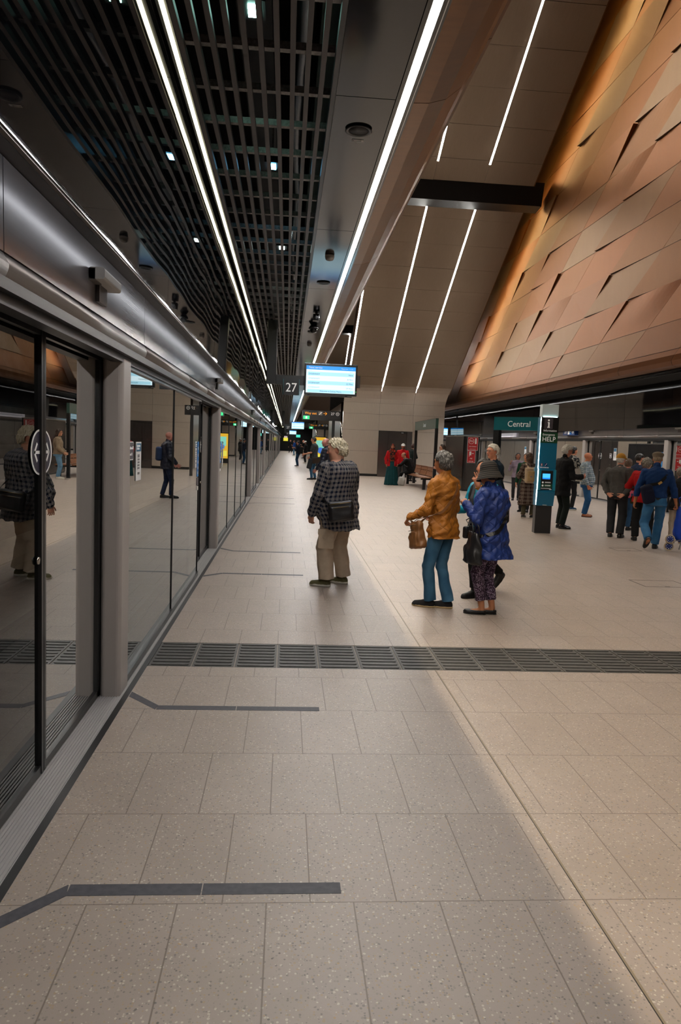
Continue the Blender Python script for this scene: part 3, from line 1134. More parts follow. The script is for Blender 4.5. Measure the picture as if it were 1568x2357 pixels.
# ================================================================== copper wall
def copper_wall():
    xw = 8.58
    rows = [3.98 + 0.0, 4.62] + [4.62 + 0.885 * i for i in range(1, 13)]
    rng = random.Random(11)
    me_v, me_f, tone = [], [], []
    SLANT = -1.745
    pitch = 2.65
    N = 10

    def panel(za, zb, ya, yb, kind, amp, tn):
        """za..zb, ya..yb measured at z=3.69 along the slanted columns"""
        vs = []
        for i in range(N + 1):
            for j in range(N + 1):
                u, v = i / N, j / N
                z = za + (zb - za) * v
                y = ya + (yb - ya) * u + SLANT * (z - 3.69)
                if kind == 0:
                    h = 0
                elif kind == 1:       # fold that lifts towards the lower far corner
                    t = max(0.0, u * 0.9 + (1 - v) * 0.75 - 0.75)
                    h = amp * t * t * 1.6
                elif kind == 2:       # lifted upper near corner
                    t = max(0.0, (1 - u) * 0.8 + v * 0.9 - 0.85)
                    h = amp * t * 1.5
                else:                 # dished
                    h = amp * 1.1 * math.sin(math.pi * u) ** 1 * max(0, v - 0.15) * (1 - u)
                vs.append((xw - h - 0.004, y, z))
        g = 0.006
        return vs
    verts, faces, tones = [], [], []
    for r in range(len(rows) - 1):
        za, zb = rows[r] + 0.006, rows[r + 1] - 0.006
        for c in range(-10, 22):
            ya = 21.35 + pitch * (c - 1) - (0 if r else 0)
            yb = ya + pitch
            ym = (ya + yb) / 2 + SLANT * ((za + zb) / 2 - 3.69)
            if ym < -6 or ym > 44:
                continue
            kind = rng.choice((0, 1, 1, 2, 2, 3)) if r else rng.choice((0, 0, 2))
            amp = rng.uniform(0.03, 0.085)
            if r == 0:
                amp *= 0.4
            vs = panel(za, zb, ya + 0.007, yb - 0.007, kind, amp, 0)
            o = len(verts)
            verts += vs
            tn = rng.random() ** 1.3
            tones += [tn] * len(vs)
            for i in range(N):
                for j in range(N):
                    a = o + i * (N + 1) + j
                    faces.append((a, a + 1, a + N + 2, a + N + 1))
            ring = [i * (N + 1) for i in range(N + 1)] + [N * (N + 1) + j for j in range(1, N + 1)] + [i * (N + 1) + N for i in range(N - 1, -1, -1)] + [j for j in range(N - 1, 0, -1)]
            o2 = len(verts)
            for q in ring:
                verts += [vs[q], (xw + 0.012, vs[q][1], vs[q][2])]
                tones += [tn, tn]
            nr = len(ring)
            for q in range(nr):
                q2 = (q + 1) % nr
                faces.append((o2 + 2 * q, o2 + 2 * q2, o2 + 2 * q2 + 1, o2 + 2 * q + 1))
    # rounded lip at the foot, panel by panel
    lip = [(8.58, 3.975), (8.585, 3.86), (8.63, 3.75), (8.72, 3.66), (8.84, 3.635), (8.97, 3.63)]
    for c in range(-10, 22):
        ya = 21.35 + pitch * (c - 1)
        if ya < -8 or ya > 44:
            continue
        o = len(verts)
        tn = rng.random() ** 1.5 * 0.6
        for (x, z) in lip:
            dy = SLANT * (z - 3.69) * (1.0 if z > 3.7 else 0.0)
            verts += [(x, ya + 0.007 + dy, z), (x, ya + pitch - 0.007 + dy, z)]
            tones += [tn, tn]
        for i in range(len(lip) - 1):
            a = o + 2 * i
            faces.append((a, a + 2, a + 3, a + 1))
    me = bpy.data.meshes.new('wall_copper')
    me.from_pydata(verts, [], faces)
    me.materials.append(M_COPPER)
    at = me.attributes.new('tone', 'FLOAT', 'POINT')
    at.data.foreach_set('value', tones)
    me.polygons.foreach_set('use_smooth', [False] * len(faces))
    o = new_obj('wall_copper', me)
    struct(o, 'tall wall of faceted copper cladding panels above the right platform')
    b = mb(M_DARK)
    b.box(8.62, 8.66, YB, 50, 4.0, 16).box(8.99, 9.02, YB, 50, 3.6, 3.75)
    b.use(M_DARK).box(8.62, 8.9, YB, 50, 3.78, 4.0)
    struct(b.build('wall_copper_backing'))


copper_wall()
b = mb(mat('upper hall', '4a382b', 0.8))
b.box(1.08, 8.66, YB - 0.2, YB, 3.6, 16).box(1.0, 8.7, YB, 60, 16, 16.3).box(1.08, 8.66, 60, 60.3, 3.6, 16)
struct(b.build('ceiling_atrium'))
b = mb(M_DARK)
b.box(-5.2, 15.0, YE, YE + 0.2, -1.5, 5).box(-5.2, 15, YB - 0.3, YB - 0.05, -1.5, 5)
b.box(1.0, 9.0, 60.3, YE, 3.63, 3.8)
struct(b.build('wall_end'))

# high atrium lamps: real linear fittings that wash the hall from above
kk = 0
for (xx, zz, yl, w, mt_) in ((1.21, 7.2, (-6, 0, 6, 12, 18), 0.06, M_L_ATR),):
    for y in yl:
        t = empty('atrium_lamp', (xx, y, zz))
        tag(t, f'{ORD[kk]} linear lamp high on the left atrium wall', 'lamp', 'linear lamps on the atrium wall')
        kk += 1
        f = mb(mt_)
        f.box(-w / 2, w / 2, 0, 5.6, -0.001, 0.01)
        f.use(M_BLACK).box(-w / 2 - 0.012, -w / 2 - 0.002, 0, 5.6, -0.012, 0.012).box(w / 2 + 0.002, w / 2 + 0.012, 0, 5.6, -0.012, 0.012)
        f.build('diffuser', None, t)
        f = mb(M_BLACK)
        f.box(-w / 2 - 0.01, w / 2 + 0.01, 0, 5.6, 0.01, 0.08).box(-0.075, -w / 2, 2.6, 3.0, 0.02, 0.06)
        f.build('housing', None, t)
# ================================================================== signs and fittings
M_SB = mat('sign black', '131416', 0.35)
M_SCR_W = glow('screen white', (0.72, 0.93, 1.0), E_SCREEN)
M_SCR_C = glow('screen pale cyan', (0.45, 0.84, 1.0), E_SCREEN * 0.85)
M_SCR_B = glow('screen blue', (0.0, 0.30, 0.95), E_SCREEN * 0.9)
M_SCR_T = mat('screen lettering teal', '0a6f86', 0.5, emit=0.25)
M_SCR_G = mat('screen lettering grey', '7fa0aa', 0.5, emit=0.35)
M_TXTW = mat('lettering white', 'e8e6e2', 0.5, emit=0.25)
M_AMBER = mat('lettering amber', 'f09a1e', 0.5, emit=0.5)
M_TEAL = mat('station teal', '0d6b78', 0.4)
XD, ZD = (1, 0, 0), (0, 0, 1)


def departure_screen(x0, x1, y, z0, z1, lab, detail=True, group='hanging departure screens'):
    cx = (x0 + x1) / 2
    t = empty('departure_screen', (cx, y, z0))
    tag(t, lab, 'screen', group)
    w, h = (x1 - x0) / 2, z1 - z0
    f = mb(M_SB)
    f.rbox(-w, w, -0.05, 0.05, 0, h, 0.012, 3, 'z')
    f.use(mat('screen frame edge', '6d747a', 0.25, metal=0.8)).box(-w, w, -0.053, 0.03, h, h + 0.012)
    f.build('frame', None, t)
    f = mb(M_SCR_W)
    e = 0.032
    f.box(-w + e, w - e, -0.0525, -0.05, e, h - e)
    f.use(M_SCR_B).box(-w + e, w - e, -0.0545, -0.0525, h - e - 0.065, h - e)
    rows = [h - e - 0.165, h - e - 0.315]
    f.use(M_SCR_C)
    for zz in rows + [e + 0.008]:
        f.box(-w + e + 0.025, w - e - 0.025, -0.0535, -0.0525, zz, zz + (0.062 if zz > 0.06 else 0.05))
    f.build('display', None, t)
    if detail:
        b = mb(M_TXTW)
        yy = -0.0560
        put_text(b, 'Next service', 0.044, (-w + 0.075, yy, h - e - 0.045), XD, ZD)
        put_text(b, 'Time now  11:36', 0.03, (w - 0.075, yy, h - e - 0.045), XD, ZD, 'RIGHT')
        b.use(M_SCR_G)
        yy = -0.0550
        put_text(b, 'Service', 0.018, (-w + 0.075, yy, h - e - 0.088), XD, ZD)
        put_text(b, 'Departs', 0.018, (w - 0.075, yy, h - e - 0.088), XD, ZD, 'RIGHT')
        for k, (nm, tm) in enumerate((('SYDENHAM', 'Now'), ('SYDENHAM', '8 Mins'), ('SYDENHAM', '22 Mins'), ('SYDENHAM', '29 Mins'))):
            b.use(M_SCR_T if k % 2 == 0 else M_SCR_G)
            zz = h - e - 0.15 - k * 0.075
            put_text(b, nm, 0.036, (-w + 0.072, yy, zz), XD, ZD)
            put_text(b, tm, 0.036, (w - 0.075, yy, zz), XD, ZD, 'RIGHT')
        b.use(M_SCR_T)
        put_text(b, 'Welcome to Sydney Metro', 0.034, (0, yy, e + 0.02), XD, ZD, 'CENTER')
        b.build('lettering', None, t)
        b = mb(glow('status light', (0.1, 1.0, 0.15), 3))
        b.box(w - 0.018, w - 0.012, -0.052, -0.05, 0.07, 0.077)
        b.build('status_light', None, t)
    f = mb(M_SB)
    f.box(w, w + 0.055, -0.02, 0.03, h * 0.28, h * 0.68)
    f.build('side_bracket', None, t)
    f = mb(M_SB)
    f.box(-w + 0.02, w - 0.08, -0.03, 0.03, -0.022, -0.008).box(-w + 0.06, -w + 0.1, -0.02, 0.02, -0.02, 0).box(w - 0.2, w - 0.16, -0.02, 0.02, -0.02, 0)
    f.build('lower_rail', None, t)
    return t


def hanger(y, words, detail=True):
    t = empty('sign_hanger', (-0.305, y + 0.06, ZC))
    tag(t, f'black drop bracket holding the {words} departure screen', 'bracket', 'black ceiling brackets for screens')
    f = mb(M_SB)
    f.rbox(-0.085, 0.085, -0.05, 0.07, -1.07, 0.0, 0.01, 2, 'z')
    f.build('drop_post', None, t)
    f = mb(M_SB)
    f.box(0.085, 1.44, -0.005, 0.06, -1.07, -0.91)
    f.build('arm', None, t)
    n = empty('platform_number_sign', (0.043, y + 0.03, 2.385))
    tag(n, f'small black sign reading 27 beside the {words} departure screen', 'sign', 'platform number signs')
    f = mb(mat('number sign face', '17181c', 0.45))
    f.box(-0.133, 0.133, -0.02, 0.02, 0, 0.268)
    f.build('panel', None, n)
    f = mb(mat('number sign edge', '0f5f66', 0.3))
    f.box(-0.140, -0.133, -0.022, 0.022, 0, 0.268).box(0.133, 0.140, -0.022, 0.022, 0, 0.268)
    f.build('edge_strip', None, n)
    f = mb(M_TXTW)
    put_text(f, '27', 0.215, (0, -0.022, 0.055), XD, ZD, 'CENTER', squash=0.92)
    f.build('lettering', None, n)
    departure_screen(0.262, 1.17, y, 2.405, 2.925, f'{words} hanging departure screen over the left platform', detail)


hanger(12.5, 'nearest', True)
hanger(50.0, 'second', True)
hanger(92.0, 'farthest', False)
for xx, yy, lab in ((9.45, 46.0, 'blue lit departure screen far beyond the steel cabinet'),):
    departure_screen(xx, xx + 0.9, yy, 2.33, 2.84, lab, False)
    t = mb(M_SB)
    t.box(xx + 0.4, xx + 0.5, yy - 0.02, yy + 0.04, 2.84, ZC)
    tag(t.build('screen_hanger'), 'black hanger over the departure screen beyond the steel cabinet', 'bracket')


def way_out_sign(x0, x1, y, z0, words, detail=True):
    t = empty('way_out_sign', ((x0 + x1) / 2, y, z0))
    tag(t, f'{words} black Way out sign with amber lettering on a post', 'sign', 'way out signs')
    w = (x1 - x0) / 2
    f = mb(M_SB)
    f.box(-w, w, -0.05, 0.05, 0.0, 0.40)
    f.use(mat('sign edge light', '7f8a8c', 0.3)).box(-w - 0.012, -w, -0.052, 0.052, 0.0, 0.40)
    f.build('panel', None, t)
    b = mb(M_AMBER)
    yy = -0.052
    put_text(b, 'Way out', 0.150, (-w + 0.09, yy, 0.235), XD, ZD, squash=0.92)
    # arrow
    ax = -w + 0.86
    b.box(ax, ax + 0.14, yy - 0.001, yy, 0.276, 0.292)
    for q in (1, -1):
        b.add([(ax + 0.15, yy, 0.284), (ax + 0.145, yy, 0.284 + q * 0.011), (ax + 0.08, yy, 0.284 + q * 0.070), (ax + 0.07, yy, 0.284 + q * 0.056), (ax + 0.125, yy, 0.284)], [(0, 1, 2, 3, 4)])
    b.build('lettering_amber', None, t)
    b = mb(mat('icon grey', '6f6b68', 0.5))
    ix = -w + 0.655
    b.box(ix, ix + 0.16, yy - 0.001, yy, 0.21, 0.36)
    b.use(M_TXTW)
    b.add([(ix + 0.02, yy - 0.002, 0.235), (ix + 0.05, yy - 0.002, 0.235), (ix + 0.13, yy - 0.002, 0.315), (ix + 0.15, yy - 0.002, 0.315), (ix + 0.15, yy - 0.002, 0.335), (ix + 0.12, yy - 0.002, 0.335), (ix + 0.04, yy - 0.002, 0.255), (ix + 0.02, yy - 0.002, 0.255)], [tuple(range(8))])
    b.disc((ix + 0.085, yy - 0.002, 0.335), 0.012)
    b.build('escalator_icon', None, t)
    b = mb(M_TXTW)
    put_text(b, '27', 0.15, (w - 0.42, yy, 0.235), XD, ZD)
    b.disc((w - 0.14, yy - 0.0005, 0.285), 0.072)
    b.use(M_SB).disc((w - 0.14, yy - 0.0015, 0.285), 0.060)
    b.use(M_TXTW)
    put_text(b, 'M', 0.09, (w - 0.14, yy - 0.002, 0.252), XD, ZD, 'CENTER')
    b.build('lettering_white', None, t)
    f = mb(M_SB)
    f.box(w * 0.55, w * 0.55 + 0.12, -0.04, 0.04, -z0, 0)
    f.build('post', None, t)
    e = empty('exit_sign', (x0 + 0.16, y - 0.055, z0 + 0.03))
    tag(e, f'small green lit exit sign on the {words} Way out sign', 'sign', 'green exit signs')
    f = mb(glow('exit green', (0.02, 0.62, 0.20), 1.5))
    f.box(-0.13, 0.13, -0.03, 0.0, 0, 0.14)
    f.build('lit_panel', None, e)
    f = mb(glow('exit white', (0.9, 1.0, 0.9), 1.4))
    f.box(-0.035, 0.035, -0.033, -0.03, 0.02, 0.12)
    f.use(glow('exit green', (0.02, 0.62, 0.20), 1.5)).box(-0.02, 0.02, -0.036, -0.033, 0.03, 0.105)
    f.use(glow('exit white', (0.9, 1.0, 0.9), 1.4)).disc((0.0, -0.038, 0.092), 0.009)
    f.add([(-0.012, -0.038, 0.08), (0.012, -0.038, 0.08), (0.016, -0.038, 0.035), (0.006, -0.038, 0.035), (0, -0.038, 0.055), (-0.008, -0.038, 0.035), (-0.016, -0.038, 0.035)], [tuple(range(7))])
    f.build('pictogram', None, e)


way_out_sign(0.61, 2.20, 30.0, 2.49, 'nearer')
way_out_sign(1.55, 2.95, 52.0, 2.50, 'farther')
e = empty('exit_sign', (1.35, 88.0, 2.05))
tag(e, 'small teal green exit sign far along the platform', 'sign', 'green exit signs')
f = mb(glow('exit teal', (0.05, 0.6, 0.45), 1.3))
f.box(-0.25, 0.25, -0.03, 0.0, 0, 0.32)
f.build('lit_panel', None, e)
f = mb(M_SB)
f.box(-0.02, 0.02, 0.0, 0.03, -2.05, 0.3)
f.build('post', None, e)

# ---------------------------------------------------------------- Central signs over posts
def board_text(b, s, size, o, xd):
    put_text(b, s, size, o, xd, ZD, 'CENTER')


def central_sign(pa, pb, z0, z1, th, lab, face, col, post_w):
    """a board between two posts; pa, pb are the post feet, face says to which side it reads"""
    A, B = Vector((*pa, 0)), Vector((*pb, 0))
    t = empty('station_name_sign', (A + B) / 2)
    tag(t, lab, 'sign', 'station name signs on posts')
    d = (B - A).normalized()
    n = Vector((-d.y, d.x, 0))
    if n.dot(Vector(face)) < 0:
        n = -n
    L = (B - A).length
    M = Matrix.Translation(Vector((0, 0, 0))) @ Matrix(((d.x, n.x, 0, 0), (d.y, n.y, 0, 0), (0, 0, 1, 0), (0, 0, 0, 1)))
    f = mb(mat('sign board ' + col, col, 0.3))
    f.box(-L / 2 - post_w / 2, L / 2 + post_w / 2, -th / 2, th / 2, z0, z1, M)
    f.use(M_SB).box(-L / 2 - post_w / 2 - 0.004, L / 2 + post_w / 2 + 0.004, -th / 2 - 0.004, th / 2 + 0.004, z1, z1 + 0.012, M)
    f.build('board', None, t)
    for q in (-1, 1):
        f = mb(M_SB)
        f.box(q * L / 2 - post_w / 2, q * L / 2 + post_w / 2, -post_w / 2, post_w / 2, 0, z0, M)
        f.build('post', None, t)
    b = mb(mat('sign lettering', 'dfe6e6', 0.5, emit=0.15))
    xd = -d if d.cross(Vector(ZD)).dot(n) < 0 else d
    put_text(b, 'Central', (z1 - z0) * 0.62, n * (th / 2 + 0.002) + Vector((0, 0, z0 + (z1 - z0) * 0.28)), xd, ZD, 'CENTER')
    b.build('lettering', None, t)


central_sign((5.50, 30.6), (5.36, 25.7), 2.25, 2.60, 0.10, 'grey green Central sign above the bench by the steel wall', (-1, 0, 0), '39564f', 0.11)
central_sign((5.68, 19.2), (6.62, 18.3), 2.11, 2.46, 0.16, 'teal Central sign on two black posts beside the information pillar', (-0.5, -1, 0), '0b6674', 0.16)

# ---------------------------------------------------------------- bench
def bench(x, y0, y1):
    t = empty('bench', (x, (y0 + y1) / 2, 0))
    tag(t, 'brown wooden back to back bench with dark metal legs under the grey green sign', 'bench')
    L = (y1 - y0) / 2
    wood = mat('bench wood', '8a5a38', 0.5, noise=0.2, nscale=6, stretch=(8, 1, 8))
    for s, nm in ((-1, 'near'), (1, 'far')):
        f = mb(wood)
        for i in range(4):
            xa = s * (0.10 + i * 0.10)
            f.box(*sorted((xa, xa + s * 0.088)), -L, L, 0.42, 0.455)
        f.build('seat', None, t)
        n = 3
        for i in range(n):
            ya, yb = -L + 2 * L * i / n + 0.03, -L + 2 * L * (i + 1) / n - 0.03
            f = mb(wood)
            sh = Matrix(((1, 0, -s * 0.25, s * 0.25 * 0.42 + s * 0.09), (0, 1, 0, 0), (0, 0, 1, 0), (0, 0, 0, 1)))
            for (za, zb) in ((0.50, 0.66), (0.69, 0.83)):
                f.box(-0.012, 0.012, ya, yb, za, zb, sh)
            for q in range(4):
                yq = ya + (yb - ya) * q / 3
                f.box(-0.012, 0.012, max(ya, yq - 0.05), min(yb, yq + 0.05), 0.66, 0.69, sh)
            f.build('backrest', None, t)
    for yl in (-L + 0.15, L - 0.15):
        f = mb(M_SB)
        f.box(-0.48, 0.48, yl - 0.04, yl + 0.04, 0.36, 0.42)
        f.build('crossbar', None, t)
        for s in (-1, 1):
            f = mb(M_SB)
            f.box(s * 0.36 - 0.05, s * 0.36 + 0.05, yl - 0.04, yl + 0.04, 0, 0.36)
            f.build('leg', None, t)


bench(5.45, 26.05, 29.9)

# ---------------------------------------------------------------- hydrant cabinet
t = empty('hydrant_cabinet', (6.80, 27.7, 0))
tag(t, 'tall dark stainless fire hydrant cabinet with two red signs', 'cabinet')
f = mb(brushed('cabinet steel', '4b4948', 0.22, 0.05, (40, 1, 1), 0.05, 0.85))
f.rbox(-0.30, 0.30, -1.55, 1.55, 0.05, 2.02, 0.07, 5, 'z')
f.build('body', None, t)
f = mb(mat('cabinet cap', 'b5aca2', 0.3, metal=0.7))
f.rbox(-0.31, 0.31, -1.56, 1.56, 2.02, 2.05, 0.07, 5, 'z')
f.build('top', None, t)
f = mb(M_SB)
f.box(-0.27, 0.27, -1.5, 1.5, 0, 0.05)
f.build('plinth', None, t)
f = mb(mat('cabinet door', '55504d', 0.25, metal=0.8))
f.box(-0.20, 0.22, -1.562, -1.55, 0.12, 1.98)
f.build('door', None, t)
RED = mat('sign red', 'b3121a', 0.45)
for z0, z1, x0, x1, rows, nm in ((1.52, 1.99, -0.155, 0.22, (('FIRE HYDRANT', 0.052, 0.135), ('& FIRE EXTINGUISHER', 0.030, 0.05)), 'upper'), (1.06, 1.50, -0.145, 0.14, (('FIRE', 0.062, 0.15), ('HOSE REEL', 0.05, 0.05)), 'lower')):
    g = mb(M_SIGNW)
    g.box(x0 - 0.008, x1 + 0.008, -1.567, -1.562, z0 - 0.008, z1 + 0.008)
    g.use(RED).box(x0, x1, -1.569, -1.567, z0, z1)
    g.use(M_SIGNW)
    xm = (x0 + x1) / 2
    for (s_, sz, dz) in rows:
        put_text(g, s_, sz, (xm, -1.571, z0 + dz - 0.02), XD, ZD, 'CENTER', squash=0.78)
    if nm == 'upper':
        g.disc((xm - 0.06, -1.570, z1 - 0.14), 0.105)
        g.use(RED).disc((xm - 0.06, -1.571, z1 - 0.14), 0.094)
        g.use(M_SIGNW)
        put_text(g, 'FH', 0.12, (xm - 0.06, -1.572, z1 - 0.18), XD, ZD, 'CENTER')
        g.rbox(xm + 0.075, xm + 0.135, -1.572, -1.570, z1 - 0.24, z1 - 0.03, 0.02, 3, 'y')
    else:
        g.box(xm - 0.08, xm - 0.005, -1.572, -1.570, z1 - 0.17, z1 - 0.03).box(xm - 0.08, xm - 0.065, -1.572, -1.57, z1 - 0.22, z1 - 0.17)
        g.box(xm + 0.0, xm + 0.05, -1.572, -1.570, z1 - 0.105, z1 - 0.095).disc((xm + 0.06, -1.572, z1 - 0.1), 0.02)
    g.build('red_sign', None, t)

# ---------------------------------------------------------------- information and help pillar
t = empty('help_pillar', (5.03, 13.66, 0))
t.rotation_euler = (0, 0, R(-6))
tag(t, 'tall blue information and emergency help pillar with a lit white edge', 'help point')
BL = mat('pillar blue', '0c6f96', 0.35)
BL2 = mat('pillar light teal', '1a8fae', 0.3)
f = mb(mat('pillar base', '262628', 0.4))
f.box(-0.155, 0.155, -0.09, 0.11, 0, 0.56)
f.build('base', None, t)
f = mb(BL)
f.prism([(-0.10, 0.54), (-0.13, 0.545), (-0.20, 0.80), (-0.20, 0.82), (-0.155, 0.84), (-0.155, 1.24), (-0.13, 1.26), (-0.13, 2.245), (0.13, 2.245), (0.13, 0.54)], -0.165, 0.165, 'x')
f.build('body', None, t)
f = mb(BL2)
f.box(-0.166, -0.12, -0.20, -0.132, 0.84, 1.24).box(0.12, 0.166, -0.20, -0.132, 0.84, 1.24)
f.build('screen_cheek', None, t)
f = mb(M_SB)
f.box(-0.165, 0.168, -0.135, -0.128, 1.955, 2.245)
f.use(mat('info square', '4a4650', 0.5)).box(-0.105, 0.055, -0.138, -0.135, 2.02, 2.225)
f.use(M_TXTW)
f.disc((-0.025, -0.140, 2.185), 0.018)
f.box(-0.045, -0.008, -0.1405, -0.138, 2.135, 2.150).box(-0.034, -0.008, -0.1405, -0.138, 2.06, 2.15).box(-0.048, 0.0, -0.1405, -0.138, 2.045, 2.062)
put_text(f, 'Information', 0.056, (-0.115, -0.137, 1.972), XD, ZD, squash=0.95)
f.build('information_panel', None, t)
f = mb(mat('help green', '0a4a2a', 0.45))
f.box(-0.165, 0.165, -0.134, -0.128, 1.755, 1.953)
f.use(M_TXTW)
put_text(f, 'Emergency', 0.055, (-0.125, -0.136, 1.895), XD, ZD, squash=0.95)
put_text(f, 'HELP', 0.125, (-0.13, -0.136, 1.785), XD, ZD, squash=0.92)
f.build('help_panel', None, t)
f = mb(mat('pillar glass block', 'b9c4c4', 0.3, emit=0.12))
f.box(-0.15, 0.16, -0.10, 0.10, 2.26, 2.49)
f.build('glass_top', None, t)
f = mb(glow('pillar glow', (0.65, 1.0, 0.98), 9.0))
f.box(-0.13, 0.14, -0.115, -0.102, 2.246, 2.256)
f.build('top_glow', None, t)
f = mb(glow('pillar edge light', (0.85, 1.0, 0.97), 10.0))
f.box(-0.175, -0.165, -0.135, -0.115, 1.26, 2.24).box(-0.175, -0.165, -0.16, -0.14, 0.85, 1.26).box(-0.175, -0.165, -0.14, -0.12, 0.56, 0.85)
f.build('edge_light', None, t)
f = mb(M_SB)
f.box(-0.115, 0.115, -0.162, -0.155, 0.85, 1.22)
f.use(glow('pillar screen', (0.05, 0.45, 1.0), 1.4)).box(-0.08, 0.065, -0.165, -0.162, 1.075, 1.165)
f.use(glow('pillar screen low', (0.0, 0.22, 0.9), 1.2)).box(-0.08, 0.065, -0.1655, -0.162, 1.06, 1.085)
f.use(mat('help green', '0a4a2a', 0.45)).box(-0.113, 0.113, -0.164, -0.162, 0.90, 0.965)
f.use(M_TXTW).disc((-0.07, -0.1655, 0.995), 0.018).disc((-0.07, -0.1655, 0.935), 0.018)
for z_ in (1.0, 0.988, 0.940, 0.928):
    f.box(-0.03, 0.08, -0.1655, -0.164, z_, z_ + 0.006)
f.box(0.06, 0.105, -0.1655, -0.162, 0.858, 0.868)
for z_ in (0.885, 0.874):
    f.box(-0.10, 0.09, -0.1645, -0.162, z_, z_ + 0.003)
f.build('touch_panel', None, t)
f = mb(mat('icon maroon', '6a2a3a', 0.5))
f.box(-0.125, -0.085, -0.134, -0.130, 1.31, 1.36)
f.use(mat('icon navy', '12306e', 0.5)).box(-0.05, 0.0, -0.134, -0.130, 1.305, 1.365)
f.use(M_TXTW)
f.box(-0.109, -0.101, -0.136, -0.134, 1.318, 1.342).disc((-0.105, -0.136, 1.35), 0.005)
f.add([(-0.045, -0.136, 1.31), (-0.04, -0.136, 1.31), (-0.005, -0.136, 1.36), (-0.012, -0.136, 1.36)], [(0, 1, 2, 3)])
put_text(f, 'Information', 0.036, (-0.14, -0.134, 1.272), XD, ZD)
f.build('small_icons', None, t)
f = mb(M_SIGNW)
f.box(-0.04, 0.04, -0.135, -0.125, 0.553, 0.562)
f.build('maker_plate', None, t)

# ---------------------------------------------------------------- things on the left glass screen
BADGE = mat('badge grey', '56535a', 0.5)
def left_label(x, y0, y1, z0, z1, lab, kind):
    t = empty('glass_label', (x, (y0 + y1) / 2, z0))
    tag(t, lab, 'label', 'labels on the left glass screen')
    w, h = (y1 - y0) / 2, z1 - z0
    f = mb()
    YD = (0, 1, 0)
    if kind == 'door':
        f.use(M_SIGNW).rbox(0, 0.002, -w, w, 0, h, 0.015, 3, 'x')
        f.use(BADGE).rbox(0.002, 0.003, -w + 0.007, w - 0.007, 0.007, h - 0.007, 0.012, 3, 'x')
        f.use(M_TXTW)
        put_text(f, 'Platform 27', 0.027, (0.0035, -w + 0.02, h - 0.05), YD, ZD)
        put_text(f, 'Door 11', 0.027, (0.0035, -w + 0.02, h - 0.09), YD, ZD)
    elif kind == 'map':
        f.use(M_SIGNW).box(0, 0.002, -w, w, 0, h)
        f.use(mat('label blue', '17698f', 0.5)).box(0.002, 0.003, -w + 0.012, w - 0.012, h * 0.755, h - 0.01)
        f.use(M_TXTW)
        put_text(f, 'Stand clear', 0.026, (0.0035, -w + 0.022, h * 0.87), YD, ZD, squash=0.9)
        put_text(f, 'of doors', 0.026, (0.0035, -w + 0.022, h * 0.80), YD, ZD, squash=0.9)
        f.use(M_SB)
        rr = random.Random(2)
        for i in range(5):
            zz = h * (0.30 + 0.075 * i)
            f.box(0.002, 0.003, -0.03, -0.012, zz, zz + h * 0.045).box(0.002, 0.003, 0.004, 0.024, zz, zz + h * 0.045)
        f.add([(0.003, -0.045, h * 0.27), (0.003, -0.04, h * 0.27), (0.003, -0.035, h * 0.45), (0.003, -0.038, h * 0.45)], [(0, 1, 2, 3)])
        for q in (0.16, 0.19, 0.65):
            f.box(0.002, 0.003, -0.03, 0.03, h * q, h * q + 0.006)
    else:
        f.use(mat('label bright blue', '1687d8', 0.45)).box(0, 0.002, -w, w, h * 0.28, h)
        f.use(M_SIGNW)
        for q in (0.86, 0.72, 0.58, 0.46, 0.36):
            f.disc((0.003, 0, h * q), w * 0.45, 'x', ry=h * 0.035)
        f.use(BADGE).box(0, 0.002, -w, w, h * 0.10, h * 0.26)
        f.use(M_SIGNW).box(0, 0.002, -w, w, 0, h * 0.08)
    f.build('face', None, t)


left_label(-0.998, 4.63, 4.79, 1.435, 1.555, 'grey badge reading Platform 27 Door 11 on the nearest fixed glass', 'door')
left_label(-0.998, 4.87, 5.04, 1.292, 1.552, 'white sticker with blue heading and black diagram on the nearest fixed glass', 'map')
left_label(-0.998, 7.98, 8.12, 1.26, 1.55, 'white diagram sticker near the far end of the nearest fixed glass', 'map')
left_label(-0.998, 8.18, 8.30, 1.0, 1.55, 'tall bright blue safety sticker at the second left screen door', 'safety')
left_label(-0.998, 10.95, 11.1, 1.1, 1.55, 'tall bright blue sticker just past the second left door post', 'safety')
left_label(-0.998, 11.3, 11.45, 1.15, 1.55, 'white diagram sticker past the second left door post', 'map')

# things on the right platform screen
def right_label(x, y0, y1, z0, z1, lab, kind):
    t = empty('glass_label', (x, (y0 + y1) / 2, z0))
    tag(t, lab, 'label', 'labels on the right glass screen')
    w, h = (y1 - y0) / 2, z1 - z0
    f = mb()
    f.use(M_SIGNW).box(-0.002, 0, -w, w, 0, h)
    c = 'label blue' if kind == 'map' else 'label bright blue'
    if kind == 'map':
        f.use(mat('label blue', '17698f', 0.5)).box(-0.003, -0.002, -w + 0.01, w - 0.01, h * 0.72, h - 0.01)
        f.use(M_SB).box(-0.003, -0.002, -0.03, -0.01, h * 0.2, h * 0.6).box(-0.003, -0.002, 0.01, 0.03, h * 0.3, h * 0.6)
    elif kind == 'safety':
        f.use(mat('label bright blue', '1687d8', 0.45)).box(-0.003, -0.002, -w, w, h * 0.15, h)
        f.use(M_SIGNW)
        for q in (0.86, 0.68, 0.5, 0.34):
            f.disc((-0.004, 0, h * q), w * 0.45, 'x', ry=h * 0.04)
    else:
        f.use(BADGE).box(-0.003, -0.002, -w + 0.01, w - 0.01, 0.01, h - 0.01)
        f.use(M_TXTW).box(-0.004, -0.003, -w * 0.6, w * 0.6, h * 0.55, h * 0.65).box(-0.004, -0.003, -w * 0.6, w * 0.4, h * 0.35, h * 0.45)
    f.build('face', None, t)


